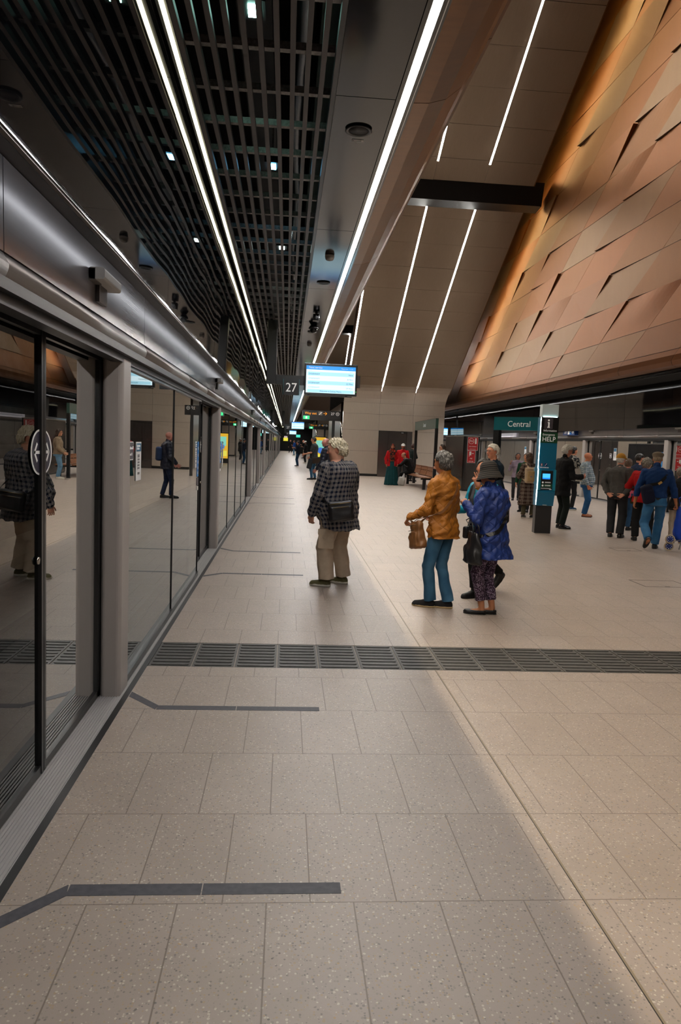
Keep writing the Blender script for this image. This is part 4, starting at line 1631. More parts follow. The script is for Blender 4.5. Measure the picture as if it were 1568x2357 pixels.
right_label(10.678, 22.66, 22.86, 1.38, 1.78, 'white sticker with teal heading on the right glass behind the yellow cap', 'map')
right_label(10.678, 23.0, 23.14, 1.45, 1.60, 'small badge on the right glass left of the white sticker', 'badge')
right_label(10.678, 19.75, 19.95, 1.2, 1.7, 'bright blue sticker on the right glass beside the flat cap', 'safety')
right_label(10.678, 31.5, 31.75, 1.35, 1.75, 'white sticker on the right glass behind the long haired woman', 'map')
right_label(10.678, 37.2, 37.5, 1.2, 1.75, 'bright blue sticker on the right glass beside the red hose reel sign', 'safety')
t = empty('lift_sign', (10.595, 26.3, 2.215))
tag(t, 'blue Lift sign with arrow on the right screen header', 'sign')
f = mb(mat('lift blue', '123a7a', 0.45))
f.box(-0.10, 0.04, -0.55, 0.55, 0, 0.23)
f.build('panel', None, t)
f = mb(M_TXTW)
put_text(f, 'Lift', 0.17, (-0.102, 0.42, 0.06), (0, -1, 0), ZD)
f.box(-0.102, -0.10, -0.07, 0.10, 0.03, 0.20)
f.use(mat('lift icon blue', '1d7fd0', 0.4)).box(-0.103, -0.10, -0.22, -0.09, 0.03, 0.20)
f.use(M_TXTW).disc((-0.104, -0.155, 0.15), 0.03, 'x')
f.box(-0.102, -0.10, -0.45, -0.27, 0.105, 0.13)
for q in (1, -1):
    f.add([(-0.102, -0.47, 0.117), (-0.102, -0.44, 0.117 + q * 0.02), (-0.102, -0.37, 0.117 + q * 0.075), (-0.102, -0.35, 0.117 + q * 0.06), (-0.102, -0.42, 0.117)], [(0, 1, 2, 3, 4)])
f.build('lettering', None, t)
t = empty('route_map', (10.617, 34.6, 2.195))
tag(t, 'long white route map panel on the right screen header', 'map')
f = mb(mat('map lit white', 'e9e3ea', 0.5, emit=0.35))
f.box(-0.06, 0.02, -1.7, 1.7, 0, 0.30)
f.build('panel', None, t)
f = mb(mat('map teal line', '2b7f8f', 0.5))
f.box(-0.063, -0.06, -1.4, 1.55, 0.075, 0.09)
f.use(mat('map grey', '77747c', 0.5))
for i in range(14):
    y_ = -1.35 + i * 0.2
    f.add([(-0.063, y_, 0.10), (-0.063, y_ + 0.02, 0.10), (-0.063, y_ - 0.08, 0.2), (-0.063, y_ - 0.1, 0.2)], [(0, 1, 2, 3)])
f.build('route_line', None, t)

# end of the platform: lit yellow poster and far door
t = empty('platform_poster', (2.15, 47.0, 0))
tag(t, 'yellow and blue lit poster panel standing far along the platform', 'poster')
f = mb(M_SB)
f.box(-0.42, 0.42, -0.06, 0.06, 0, 1.95)
f.build('case', None, t)
f = mb(glow('poster amber', (0.9, 0.5, 0.02), 0.8))
f.box(-0.38, 0.38, -0.065, -0.06, 0.3, 1.9)
f.use(glow('poster teal', (0.25, 0.75, 0.6), 0.8)).box(-0.25, 0.3, -0.068, -0.065, 1.1, 1.7)
f.use(glow('poster blue', (0.05, 0.2, 0.7), 0.8)).disc((0.05, -0.07, 1.05), 0.2)
f.use(glow('poster yellow', (0.95, 0.85, 0.1), 0.8)).box(-0.3, 0.2, -0.068, -0.065, 0.45, 0.8)
f.build('poster_face', None, t)
t = empty('far_sign', (-0.2, 111.7, 1.55))
tag(t, 'yellow lit notice on the dark end wall', 'sign')
f = mb(glow('far yellow', (0.9, 0.8, 0.05), 0.9))
f.box(-0.35, 0.35, -0.03, 0, 0, 0.5)
f.use(glow('far pink', (0.8, 0.6, 0.6), 0.7)).box(-0.25, 0.25, -0.03, 0, 0.5, 0.75)
f.build('panel', None, t)

for (hx, hy, w, d, lab) in ((4.72, 8.55, 0.30, 0.22, 'thin dark outline of a floor access hatch at the right edge'), (5.75, 11.6, 0.22, 0.16, 'small floor access hatch outline in front of the help pillar')):
    f = mb(mat('hatch line', '4d463f', 0.6))
    for (a, c, e, g) in ((-w, w, -d, -d + 0.012), (-w, w, d - 0.012, d), (-w, -w + 0.012, -d, d), (w - 0.012, w, -d, d)):
        f.box(a, c, e, g, -0.002, 0.0012)
    f.use(M_BLACK).box(-0.03, 0.03, -d + 0.03, -d + 0.045, -0.002, 0.0012)
    tag(f.build('floor_hatch', None, None, (hx, hy, 0)), lab, 'hatch')
# ================================================================== figure engine: distance fields turned into smooth meshes
VQ = 1.0


def axis_of(lo, hi, step, fine=()):
    """grid coordinates from lo to hi; fine=[(a,b,step)] are stretches with smaller steps"""
    out, p = [lo], lo
    while p < hi:
        s = step
        for (a, c, st) in fine:
            if a - st <= p <= c:
                s = min(s, st)
        p += s
        out.append(p)
    return np.array(out, dtype=np.float32)


class Field:
    def __init__(self, xs, ys, zs):
        self.xs, self.ys, self.zs = xs, ys, zs
        self.D = np.full((len(xs), len(ys), len(zs)), 0.5, dtype=np.float32)

    def sub(self, lo, hi, m):
        i = [slice(max(0, np.searchsorted(ax, l - m) - 1), min(len(ax), np.searchsorted(ax, h + m) + 1)) for ax, l, h in zip((self.xs, self.ys, self.zs), lo, hi)]
        return tuple(i), self.xs[i[0]][:, None, None], self.ys[i[1]][None, :, None], self.zs[i[2]][None, None, :]

    def add(self, prim, k=0.0):
        fn, lo, hi = prim
        i, X, Y, Z = self.sub(lo, hi, max(0.03, k * 1.3))
        if self.D[i].size == 0:
            return
        d = fn(X, Y, Z)
        a = self.D[i]
        if k > 0:
            h = np.clip(0.5 + 0.5 * (a - d) / k, 0, 1)
            self.D[i] = a + (d - a) * h - k * h * (1 - h)
        else:
            self.D[i] = np.minimum(a, d)

    def cut(self, prim, k=0.0):
        fn, lo, hi = prim
        i, X, Y, Z = self.sub(lo, hi, max(0.03, k * 1.3))
        if self.D[i].size == 0:
            return
        d = -fn(X, Y, Z)
        a = self.D[i]
        if k > 0:
            h = np.clip(0.5 + 0.5 * (d - a) / k, 0, 1)
            self.D[i] = a + (d - a) * h + k * h * (1 - h)
        else:
            self.D[i] = np.maximum(a, d)

    def clip_fn(self, fn):
        self.D = np.maximum(self.D, fn(self.xs[:, None, None], self.ys[None, :, None], self.zs[None, None, :])).astype(np.float32)

    def displace(self, fn):
        self.D = (self.D + fn(self.xs[:, None, None], self.ys[None, :, None], self.zs[None, None, :])).astype(np.float32)

    def surface(self):
        D = self.D
        D[0], D[-1], D[:, 0], D[:, -1], D[:, :, 0], D[:, :, -1] = (np.maximum(v, 1e-3) for v in (D[0], D[-1], D[:, 0], D[:, -1], D[:, :, 0], D[:, :, -1]))
        ins = D < 0
        n = np.zeros(tuple(s - 1 for s in D.shape), dtype=np.int8)
        offs = [(i, j, k) for i in (0, 1) for j in (0, 1) for k in (0, 1)]
        sh = D.shape
        for (i, j, k) in offs:
            n += ins[i:sh[0] - 1 + i, j:sh[1] - 1 + j, k:sh[2] - 1 + k]
        act = (n > 0) & (n < 8)
        idx = np.argwhere(act)
        if len(idx) == 0:
            return np.zeros((0, 3)), np.zeros((0, 4), int)
        vals = np.stack([D[idx[:, 0] + i, idx[:, 1] + j, idx[:, 2] + k] for (i, j, k) in offs], 1)
        acc = np.zeros((len(idx), 3))
        cnt = np.zeros(len(idx))
        for a in range(8):
            for b_ in range(a + 1, 8):
                oa, ob = np.array(offs[a]), np.array(offs[b_])
                if np.abs(oa - ob).sum() != 1:
                    continue
                va, vb = vals[:, a], vals[:, b_]
                m = (va < 0) != (vb < 0)
                t = np.where(m, va / np.where(m, va - vb, 1), 0)
                acc += np.where(m[:, None], oa + (ob - oa) * t[:, None], 0)
                cnt += m
        fr = idx + acc / cnt[:, None]
        V = np.stack([np.interp(fr[:, d], np.arange(sh[d]), ax) for d, ax in enumerate((self.xs, self.ys, self.zs))], 1)
        vid = np.full(act.shape, -1, dtype=np.int64)
        vid[act] = np.arange(len(idx))
        faces = []
        for d in range(3):
            e1, e2 = [q for q in range(3) if q != d]
            sl0 = [slice(None)] * 3
            sl1 = [slice(None)] * 3
            sl0[d], sl1[d] = slice(0, -1), slice(1, None)
            for q in (e1, e2):
                sl0[q] = sl1[q] = slice(1, -1)
            A, B = ins[tuple(sl0)], ins[tuple(sl1)]
            E = np.argwhere(A != B)
            if len(E) == 0:
                continue
            flip = A[tuple(E.T)]
            base = E.copy()
            base[:, e1] += 1
            base[:, e2] += 1
            def at(u, v):
                c = base.copy()
                c[:, e1] -= u
                c[:, e2] -= v
                return vid[c[:, 0], c[:, 1], c[:, 2]]
            f = np.stack([at(1, 1), at(0, 1), at(0, 0), at(1, 0)], 1)
            if d == 1:
                flip = ~flip
            f[~flip] = f[~flip][:, ::-1]
            faces.append(f)
        F = np.concatenate(faces)
        return V, F[(F >= 0).all(1)]


def v3(*a):
    return np.array(a, dtype=float)


def cap(a, b, ra, rb=None):
    a, b = np.asarray(a, float), np.asarray(b, float)
    rb = ra if rb is None else rb
    ab = b - a
    L2 = max(1e-9, float(ab @ ab))

    def fn(X, Y, Z):
        px, py, pz = X - a[0], Y - a[1], Z - a[2]
        t = np.clip((px * ab[0] + py * ab[1] + pz * ab[2]) / L2, 0, 1)
        return np.sqrt((px - t * ab[0]) ** 2 + (py - t * ab[1]) ** 2 + (pz - t * ab[2]) ** 2) - (ra + (rb - ra) * t)
    r = max(ra, rb)
    return fn, np.minimum(a, b) - r, np.maximum(a, b) + r


def ell(c, r, Rm=None):
    c, r = np.asarray(c, float), np.asarray(r, float)
    R_ = np.eye(3) if Rm is None else np.asarray(Rm)

    def fn(X, Y, Z):
        px, py, pz = X - c[0], Y - c[1], Z - c[2]
        q = [(R_[0, i] * px + R_[1, i] * py + R_[2, i] * pz) for i in range(3)]
        k0 = np.sqrt((q[0] / r[0]) ** 2 + (q[1] / r[1]) ** 2 + (q[2] / r[2]) ** 2)
        k1 = np.sqrt((q[0] / r[0] ** 2) ** 2 + (q[1] / r[1] ** 2) ** 2 + (q[2] / r[2] ** 2) ** 2) + 1e-9
        return k0 * (k0 - 1) / k1
    m = max(r)
    return fn, c - m, c + m


def rbx(c, half, rad, Rm=None):
    c, half = np.asarray(c, float), np.asarray(half, float)
    R_ = np.eye(3) if Rm is None else np.asarray(Rm)

    def fn(X, Y, Z):
        px, py, pz = X - c[0], Y - c[1], Z - c[2]
        q = [np.abs(R_[0, i] * px + R_[1, i] * py + R_[2, i] * pz) - (half[i] - rad) for i in range(3)]
        o = np.sqrt(np.maximum(q[0], 0) ** 2 + np.maximum(q[1], 0) ** 2 + np.maximum(q[2], 0) ** 2)
        return o + np.minimum(np.maximum(q[0], np.maximum(q[1], q[2])), 0) - rad
    m = float(np.linalg.norm(half))
    return fn, c - m, c + m


def rot(rx=0, ry=0, rz=0):
    M = Matrix.Rotation(R(rz), 3, 'Z') @ Matrix.Rotation(R(ry), 3, 'Y') @ Matrix.Rotation(R(rx), 3, 'X')
    return np.array(M)


def loft(P, Rm, ws, hw, hd, yc, n=2.4, ends=True):
    """body of superelliptic rings along the z axis of frame (P,Rm)"""
    P, R_ = np.asarray(P, float), np.asarray(Rm)
    ws, hw, hd, yc = (np.asarray(q, float) for q in (ws, hw, hd, yc))

    def fn(X, Y, Z):
        px, py, pz = X - P[0], Y - P[1], Z - P[2]
        x = R_[0, 0] * px + R_[1, 0] * py + R_[2, 0] * pz
        y = R_[0, 1] * px + R_[1, 1] * py + R_[2, 1] * pz
        w = R_[0, 2] * px + R_[1, 2] * py + R_[2, 2] * pz
        a, b, c = np.interp(w, ws, hw), np.interp(w, ws, hd), np.interp(w, ws, yc)
        e = (np.abs(x / a) ** n + np.abs((y - c) / b) ** n + 1e-9) ** (1 / n)
        d = (e - 1) * np.minimum(a, b) * 0.9
        if ends:
            d = np.maximum(d, np.maximum(w - ws[-1], ws[0] - w))
        return d
    m = max(hw.max(), hd.max() + np.abs(yc).max())
    q = np.array([P + R_ @ v3(sx * m, sy * m, w) for sx in (-1, 1) for sy in (-1, 1) for w in (ws[0], ws[-1])])
    return fn, q.min(0), q.max(0)


def halfspace(p, n):
    p, n = np.asarray(p, float), np.asarray(n, float)
    return lambda X, Y, Z: (X - p[0]) * n[0] + (Y - p[1]) * n[1] + (Z - p[2]) * n[2]


def wrinkle(amp, f=22.0, seed=0):
    rg = np.random.RandomState(seed)
    ds = [(rg.normal(size=3) * f * (0.5 + rg.rand()), rg.rand() * 6.28) for _ in range(6)]

    def fn(X, Y, Z):
        s = 0
        for d, p in ds:
            s = s + np.sin(X * d[0] + Y * d[1] + Z * d[2] * 0.8 + p)
        return (amp / 3.0) * s
    return fn


def mesh_obj(name, V, F, m, parent, attrs=None):
    me = bpy.data.meshes.new(name)
    me.vertices.add(len(V))
    me.vertices.foreach_set('co', np.asarray(V, np.float32).ravel())
    F = np.asarray(F, np.int32)
    me.loops.add(F.size)
    me.loops.foreach_set('vertex_index', F.ravel())
    me.polygons.add(len(F))
    me.polygons.foreach_set('loop_start', np.arange(0, F.size, 4, dtype=np.int32))
    me.polygons.foreach_set('use_smooth', np.ones(len(F), dtype=bool))
    for k, (typ, arr) in (attrs or {}).items():
        a = me.attributes.new(k, typ, 'POINT')
        a.data.foreach_set('color' if typ == 'FLOAT_COLOR' else 'vector' if typ == 'FLOAT_VECTOR' else 'value', np.asarray(arr, np.float32).ravel())
    me.materials.append(m)
    me.update(calc_edges=True)
    me.validate()
    return new_obj(name, me, parent)


# ---------------------------------------------------------------- clothing materials
def cloth(name, color, kind='plain', rough=0.85, c2=None, c3=None, scale=1.0):
    key = 'cloth ' + name
    if key in MATS:
        return MATS[key]
    k = NT(key)
    k.b.inputs['Roughness'].default_value = rough
    k.b.inputs['Specular IOR Level'].default_value = 0.25 if rough > 0.6 else 0.45
    c = srgb(color)
    tc = k.n('ShaderNodeTexCoord')
    nz = k.n('ShaderNodeTexNoise', i_Scale=9.0, i_Detail=4.0)
    k.l(tc.outputs['Object'], nz.inputs[0])
    base = k.ramp(nz.outputs[0], [(0.3, tuple(x * 0.86 for x in c)), (0.7, tuple(min(1, x * 1.12) for x in c))])
    fine = k.n('ShaderNodeTexNoise', i_Scale=140.0, i_Detail=2.0)
    k.l(tc.outputs['Object'], fine.inputs[0])
    h = k.math('MULTIPLY', fine.outputs[0], 0.25)
    at = k.n('ShaderNodeAttribute', attribute_name='weave')
    sp = k.n('ShaderNodeSeparateXYZ')
    k.l(at.outputs['Vector'], sp.inputs[0])
    u, v = sp.outputs[0], sp.outputs[1]

    def band(t, per, w, off=0.0):
        q = k.math('FRACT', k.math('ADD', k.math('DIVIDE', t, per), off))
        return k.math('LESS_THAN', k.math('ABSOLUTE', k.math('SUBTRACT', q, 0.5)), w / 2)
    if kind == 'plaid':
        p = 0.058 * scale
        bu, bv = band(u, p, 0.42), band(v, p, 0.42)
        base = k.mix(k.math('MULTIPLY', bu, 0.5), base, srgb(c2))
        base = k.mix(k.math('MULTIPLY', bv, 0.5), base, srgb(c2))
        for t in (u, v):
            for off in (0.5, 0.66, 0.34):
                base = k.mix(k.math('MULTIPLY', band(t, p, 0.05 if off == 0.5 else 0.065, off - 0.5), 0.30 if off == 0.5 else 0.62), base, srgb(c3))
    elif kind == 'check':
        p = 0.030 * scale
        for t in (u, v):
            base = k.mix(k.math('MULTIPLY', band(t, p, 0.5), 0.4), base, srgb(c2))
            base = k.mix(k.math('MULTIPLY', band(t, p * 2, 0.10), 0.75), base, srgb(c3))
    elif kind == 'quilt':
        p = 0.082 * scale
        a = k.math('ABSOLUTE', k.math('SUBTRACT', k.math('FRACT', k.math('DIVIDE', k.math('ADD', u, v), p)), 0.5))
        b_ = k.math('ABSOLUTE', k.math('SUBTRACT', k.math('FRACT', k.math('DIVIDE', k.math('SUBTRACT', u, v), p)), 0.5))
        pw = lambda t: k.math('POWER', k.math('MULTIPLY', t, 2.0), 5.0)
        m = k.math('SUBTRACT', 1.0, k.math('MAXIMUM', pw(a), pw(b_)))
        nz2 = k.n('ShaderNodeTexNoise', i_Scale=16.0, i_Detail=3.0)
        k.l(tc.outputs['Object'], nz2.inputs[0])
        h = k.math('ADD', k.math('MULTIPLY', m, 1.1), k.math('MULTIPLY', nz2.outputs[0], 2.2))
        st = k.math('GREATER_THAN', k.math('MAXIMUM', a, b_), 0.482)
        base = k.mix(k.math('MULTIPLY', st, 0.35), base, tuple(x * 0.4 for x in c))
    elif kind == 'puffer':
        a = k.math('ABSOLUTE', k.math('SUBTRACT', k.math('FRACT', k.math('DIVIDE', v, 0.085)), 0.5))
        h = k.math('MULTIPLY', k.math('SUBTRACT', 1.0, k.math('MULTIPLY', a, 1.7)), 2.4)
    elif kind == 'print':
        vo = k.n('ShaderNodeTexVoronoi', i_Scale=75.0 * scale)
        k.l(tc.outputs['Object'], vo.inputs[0])
        s2 = k.n('ShaderNodeSeparateColor')
        k.l(vo.outputs['Color'], s2.inputs[0])
        base = k.mix(k.math('MULTIPLY', k.math('GREATER_THAN', s2.outputs[0], 0.66), 0.85), base, srgb(c2))
        base = k.mix(k.math('MULTIPLY', k.math('GREATER_THAN', s2.outputs[1], 0.78), 0.8), base, srgb(c3 or c2))
    elif kind == 'denim':
        f2 = k.n('ShaderNodeTexNoise', i_Scale=5.0, i_Detail=5.0)
        k.l(tc.outputs['Object'], f2.inputs[0])
        base = k.mix(k.math('MULTIPLY', k.math('SUBTRACT', f2.outputs[0], 0.35), 1.1), base, srgb(c2 or '6f93ad'))
    elif kind == 'stripe':
        base = k.mix(k.math('MULTIPLY', band(v, 0.055 * scale, 0.25), 0.9), base, srgb(c2))
    elif kind == 'straw':
        base = k.mix(k.math('MULTIPLY', band(v, 0.021, 0.30), 0.55), base, srgb(c2))
        h = k.math('MULTIPLY', k.math('SINE', k.math('MULTIPLY', v, 300.0)), 0.6)
    k.l(base, k.b.inputs['Base Color'])
    k.bump(h, 0.55 if kind in ('quilt', 'puffer') else 0.22, 0.006 if kind in ('quilt', 'puffer') else 0.003)
    MATS[key] = k.m
    return k.m


def hair_mat(color, c2=None):
    key = 'hair ' + color + (c2 or '')
    if key in MATS:
        return MATS[key]
    k = NT(key)
    tc = k.n('ShaderNodeTexCoord')
    mp = k.n('ShaderNodeMapping')
    mp.inputs['Scale'].default_value = (1, 1, 0.18)
    k.l(tc.outputs['Object'], mp.inputs[0])
    nz = k.n('ShaderNodeTexNoise', i_Scale=110.0, i_Detail=3.0)
    k.l(mp.outputs[0], nz.inputs[0])
    a, b_ = srgb(color), srgb(c2 or color)
    k.l(k.ramp(nz.outputs[0], [(0.35, tuple(x * 0.65 for x in a)), (0.52, a), (0.72, b_)]), k.b.inputs['Base Color'])
    k.b.inputs['Roughness'].default_value = 0.55
    k.bump(nz.outputs[0], 0.8, 0.006)
    MATS[key] = k.m
    return k.m


def skin_mat():
    if 'skin' in MATS:
        return MATS['skin']
    k = NT('skin')
    at = k.n('ShaderNodeAttribute', attribute_name='tint')
    tc = k.n('ShaderNodeTexCoord')
    nz = k.n('ShaderNodeTexNoise', i_Scale=30.0, i_Detail=4.0)
    k.l(tc.outputs['Object'], nz.inputs[0])
    c = k.mix(k.math('MULTIPLY', k.math('SUBTRACT', nz.outputs[0], 0.4), 0.35), at.outputs['Color'], (0.35, 0.10, 0.06))
    k.l(c, k.b.inputs['Base Color'])
    k.b.inputs['Roughness'].default_value = 0.52
    k.b.inputs['Subsurface Weight'].default_value = 0.0
    MATS['skin'] = k.m
    return k.m


TORSO_W = [-0.065, -0.03, 0.02, 0.07, 0.13, 0.20, 0.25, 0.285, 0.305, 0.325]
TORSO = {'m': ([.092, .097, .094, .086, .090, .101, .106, .095, .070, .040], [.066, .070, .066, .062, .066, .073, .068, .056, .048, .040]),
         'f': ([.098, .102, .092, .076, .082, .090, .094, .084, .060, .034], [.068, .072, .062, .056, .064, .072, .060, .050, .042, .034])}


class Person:
    def __init__(self, label, x, y, h, rz, **s):
        self.s, self.H, self.h_ = s, h, h
        self.root = empty('person', (x, y, 0), R(rz))
        tag(self.root, label, 'person')
        if s.get('group'):
            self.root['group'] = s['group']
        self.x, self.y, self.rz = x, y, rz
        H = h
        sex = s.get('sex', 'm')
        bw, bd, belly = s.get('bw', 1.0), s.get('bd', 1.0), s.get('belly', 0.0)
        self.vox = s.get('vox', 0.008) * VQ
        hw, hd = (np.array(q) * H for q in TORSO[sex])
        ws = np.array(TORSO_W) * H
        hw, hd = hw * bw, hd * bd
        b = np.exp(-((np.array(TORSO_W) - 0.06) / 0.09) ** 2) * belly * H
        bust = np.exp(-((np.array(TORSO_W) - 0.19) / 0.05) ** 2) * s.get('bust', 0.0) * H
        hd = hd + b * 0.5 + bust * 0.5
        yc = b * 0.5 + bust * 0.5 + np.array([0.0, 0, 0, 0, 0, -0.004, -0.010, -0.012, -0.006, 0.0]) * H * s.get('stoop', 1.0)
        hw = hw + b * 0.45
        self.ws, self.hw, self.hd, self.yc = ws, hw, hd, yc
        sit = s.get('sit')
        self.P = v3(0, s.get('py', 0.0), (s['sit_h'] + 0.085 * H) if sit else 0.525 * H - s.get('drop', 0.0))
        self.TR = rot(-s.get('lean', 2), s.get('side', 0), s.get('twist', 0))
        self.sh = s.get('sh', 0.108 if sex == 'm' else 0.096) * H * (1 + (bw - 1) * 0.6)
        nb = self.tf(0, 0.0, 0.305 * H)
        hp = s.get('hpos', (0, 0.02, 0.105))          # head centre above the neck base
        self.hc = nb + np.array([hp[0], hp[1], hp[2]]) * H
        self.hs = H * 0.132 / 0.235 * s.get('hscale', 1.0)
        self.HR = rot(0, 0, s.get('hyaw', 0)) @ rot(-s.get('hpitch', 0), s.get('htilt', 0), 0)
        # limbs
        self.arm = {}
        for side, sx in (('L', -1), ('R', 1)):
            a = s.get('arm' + side, ((sx * 0.16, 0.02, -1), (sx * 0.03, 0.22, -1)))
            S = self.tf(sx * self.sh, -0.008 * H * s.get('stoop', 1.0), 0.275 * H)
            u, f_ = (np.array(q, float) / np.linalg.norm(q) for q in a[:2])
            E = S + u * 0.172 * H
            W = E + f_ * 0.150 * H
            self.arm[side] = (S, E, W, f_)
        self.leg = {}
        for side, sx in (('L', -1), ('R', 1)):
            ft = s.get('foot' + side, (sx * 0.055, 0.0, sx * -8, 0.0))
            hip = self.P + rot(0, 0, s.get('twist', 0) * 0.5) @ v3(sx * 0.052 * H * min(bw, 1.2), 0, -0.025 * H)
            A = v3(ft[0] * H, ft[1] * H, 0.045 * H + ft[3] * H)
            d = A - hip
            D = np.linalg.norm(d)
            l1, l2 = 0.234 * H, 0.230 * H
            if D > (l1 + l2) * 0.999:
                hip = hip.copy()
                D2 = (l1 + l2) * 0.999
                A = hip + d / D * D2 if ft[3] > 0 else A
                d = A - hip
                D = np.linalg.norm(d)
            c = min(1.0, (l1 * l1 + D * D - l2 * l2) / (2 * l1 * D)) if D < l1 + l2 else 1.0
            ang = math.acos(max(-1, min(1, c)))
            dn = d / D
            fw = v3(math.sin(R(-ft[2])), math.cos(R(-ft[2])), 0) if not sit else v3(0, 0.6, 0.8)
            fw = fw - dn * (fw @ dn)
            fw /= np.linalg.norm(fw)
            K = hip + (dn * math.cos(ang) + fw * math.sin(ang)) * min(l1, D * 0.51 if D >= l1 + l2 else l1)
            self.leg[side] = (hip, K, A, ft)
        self.parts = {}
        self.build()

    def tf(self, x, y, w):
        return self.P + self.TR @ v3(x, y, w)

    def hd_(self, x, y, z):
        return self.hc + self.HR @ (v3(x, y, z) * self.hs)

    # ------------------------------------------------------------ pieces
    def hand_prims(self, side):
        S, E, W, f_ = self.arm[side]
        s = self.s.get('hand' + side, {})
        H = self.H
        sx = -1 if side == 'L' else 1
        d = np.array(s.get('dir', f_), float)
        d /= np.linalg.norm(d)
        nrm = np.array(s.get('palm', (-sx, 0.15, 0)), float)      # the way the palm faces
        nrm = nrm - d * (nrm @ d)
        nrm /= np.linalg.norm(nrm)
        lat = np.cross(nrm, d) * (1 if side == 'L' else -1)          # towards the thumb
        q = H / 1.75
        curl = s.get('curl', (28, 34, 38, 42))
        sp = s.get('spread', 3)
        out = []
        pl = 0.088 * q
        c0 = W + d * 0.012 * q
        c1 = W + d * pl
        for o, r in ((-0.026, 0.0125), (-0.009, 0.0140), (0.009, 0.0145), (0.026, 0.0135)):
            out.append((cap(c0 + lat * o * 0.75 * q, c1 + lat * o * q, r * 1.05 * q, r * 0.92 * q), 0.010))
        for i, (o, L, r) in enumerate(((0.030, 0.070, 0.0083), (0.010, 0.078, 0.0087), (-0.010, 0.072, 0.0083), (-0.029, 0.057, 0.0074))):
            p = c1 + lat * o * q - d * 0.004
            a = math.radians(sp * (1.5 - i))
            dd = d * math.cos(a) + lat * math.sin(a)
            t = 0.0
            cu = curl[i]
            for j, fr in enumerate((0.46, 0.30, 0.24)):
                t += math.radians(cu * (0.75, 1.0, 0.7)[j])
                e = p + (dd * math.cos(t) + nrm * math.sin(t)) * L * fr * q
                out.append((cap(p, e, r * q * (1 - 0.07 * j), r * q * (0.94 - 0.07 * j)), 0.003))
                p = e
        # thumb from the side of the palm
        p = W + d * 0.024 * q + lat * 0.022 * q
        th = s.get('thumb', (0.72, 0.62, 0.35))
        for j, (L, r) in enumerate(((0.042, 0.0125), (0.032, 0.0098), (0.026, 0.0086))):
            dd = d * (th[0] + 0.1 * j) + lat * (th[1] - 0.18 * j) + nrm * (th[2] + 0.05 * j)
            dd /= np.linalg.norm(dd)
            e = p + dd * L * q
            out.append((cap(p, e, r * q, r * 0.9 * q), 0.006 if j == 0 else 0.003))
            p = e
        return out

    def head_prims(self):
        hs, C = self.hs, self.hd_
        HR = self.HR
        fat = self.s.get('face', 1.0)
        add, cut = [], []
        A = lambda c, r, k=0.012, R2=None: add.append((ell(C(*c), np.array(r) * hs, HR if R2 is None else HR @ R2), k * hs / 0.9))
        A((0, -0.012, 0.030), (0.074, 0.094, 0.086), 0)
        A((0, 0.022, -0.005), (0.066 * fat, 0.068, 0.075), 0.03)
        A((0, 0.034, -0.060), (0.050 * fat, 0.050, 0.050), 0.035)
        A((0, 0.058, -0.092), (0.022, 0.020, 0.017), 0.025)
        A((0, 0.080, 0.036), (0.046, 0.014, 0.012), 0.02)
        for q in (-1, 1):
            A((q * 0.042, 0.058, -0.022), (0.022 * fat, 0.022, 0.022), 0.02)
            A((q * 0.032, 0.0745, 0.012), (0.0135, 0.0125, 0.010), 0.003)
            A((q * 0.076, -0.006, -0.006), (0.008, 0.018, 0.031), 0.006, rot(-12, 0, q * 18))
        # eye sockets before the nose
        for q in (-1, 1):
            cut.append((ell(C(q * 0.033, 0.098, 0.012), np.array((0.020, 0.017, 0.011)) * hs, HR), 0.010))
        add2 = []
        add2.append((cap(C(0, 0.083, 0.022), C(0, 0.103, -0.020), 0.0085 * hs, 0.0125 * hs), 0.010))
        for q in (-1, 1):
            add2.append((ell(C(q * 0.012, 0.092, -0.024), np.array((0.009, 0.010, 0.008)) * hs, HR), 0.006))
            add2.append((ell(C(q * 0.032, 0.0725, 0.012), np.array((0.0135, 0.0125, 0.0095)) * hs, HR), 0.002))
        add2.append((ell(C(0, 0.083, -0.052), np.array((0.022, 0.010, 0.0062)) * hs, HR), 0.005))
        add2.append((ell(C(0, 0.081, -0.064), np.array((0.020, 0.010, 0.0070)) * hs, HR), 0.005))
        return add, cut, add2

    def build(self):
        s, H, hs = self.s, self.H, self.hs
        vox = self.vox
        tor = loft(self.P, self.TR, self.ws, self.hw, self.hd, self.yc)
        pts = [self.hd_(sx * .12, sy * .13, sz * .15) for sx in (-1, 1) for sy in (-1, 1) for sz in (-1, 1)]
        pts += [q for a in self.arm.values() for q in a[:3]] + [a[2] + a[3] * 0.2 * H / 1.75 for a in self.arm.values()]
        pts += [v3(*q) for a in self.leg.values() for q in a[:3]] + [tor[1], tor[2]]
        pts += [v3(a[3][0] * H, a[3][1] * H + e, 0) for a in self.leg.values() for e in (-0.1, 0.22)]
        pts = np.array(pts)
        lo, hi = pts.min(0) - 0.10, pts.max(0) + 0.10
        lo[2] = -0.02
        # -------- body
        fx = [(self.hc[0] - 0.1, self.hc[0] + 0.1, vox * 0.62)]
        fy = [(self.hc[1] - 0.13, self.hc[1] + 0.13, vox * 0.62)]
        fz = [(self.hc[2] - 0.16, self.hc[2] + 0.16, vox * 0.62)]
        for a in self.arm.values():
            hv = a[2] + a[3] * 0.07
            for ff, i in ((fx, 0), (fy, 1), (fz, 2)):
                ff.append((hv[i] - 0.11, hv[i] + 0.11, vox * 0.75))
        F = Field(axis_of(lo[0], hi[0], vox * 1.35, fx), axis_of(lo[1], hi[1], vox * 1.35, fy), axis_of(lo[2], hi[2], vox * 1.5, fz))
        F.add(loft(self.P, self.TR, self.ws, self.hw * 0.93, self.hd * 0.92, self.yc))
        q = H / 1.75
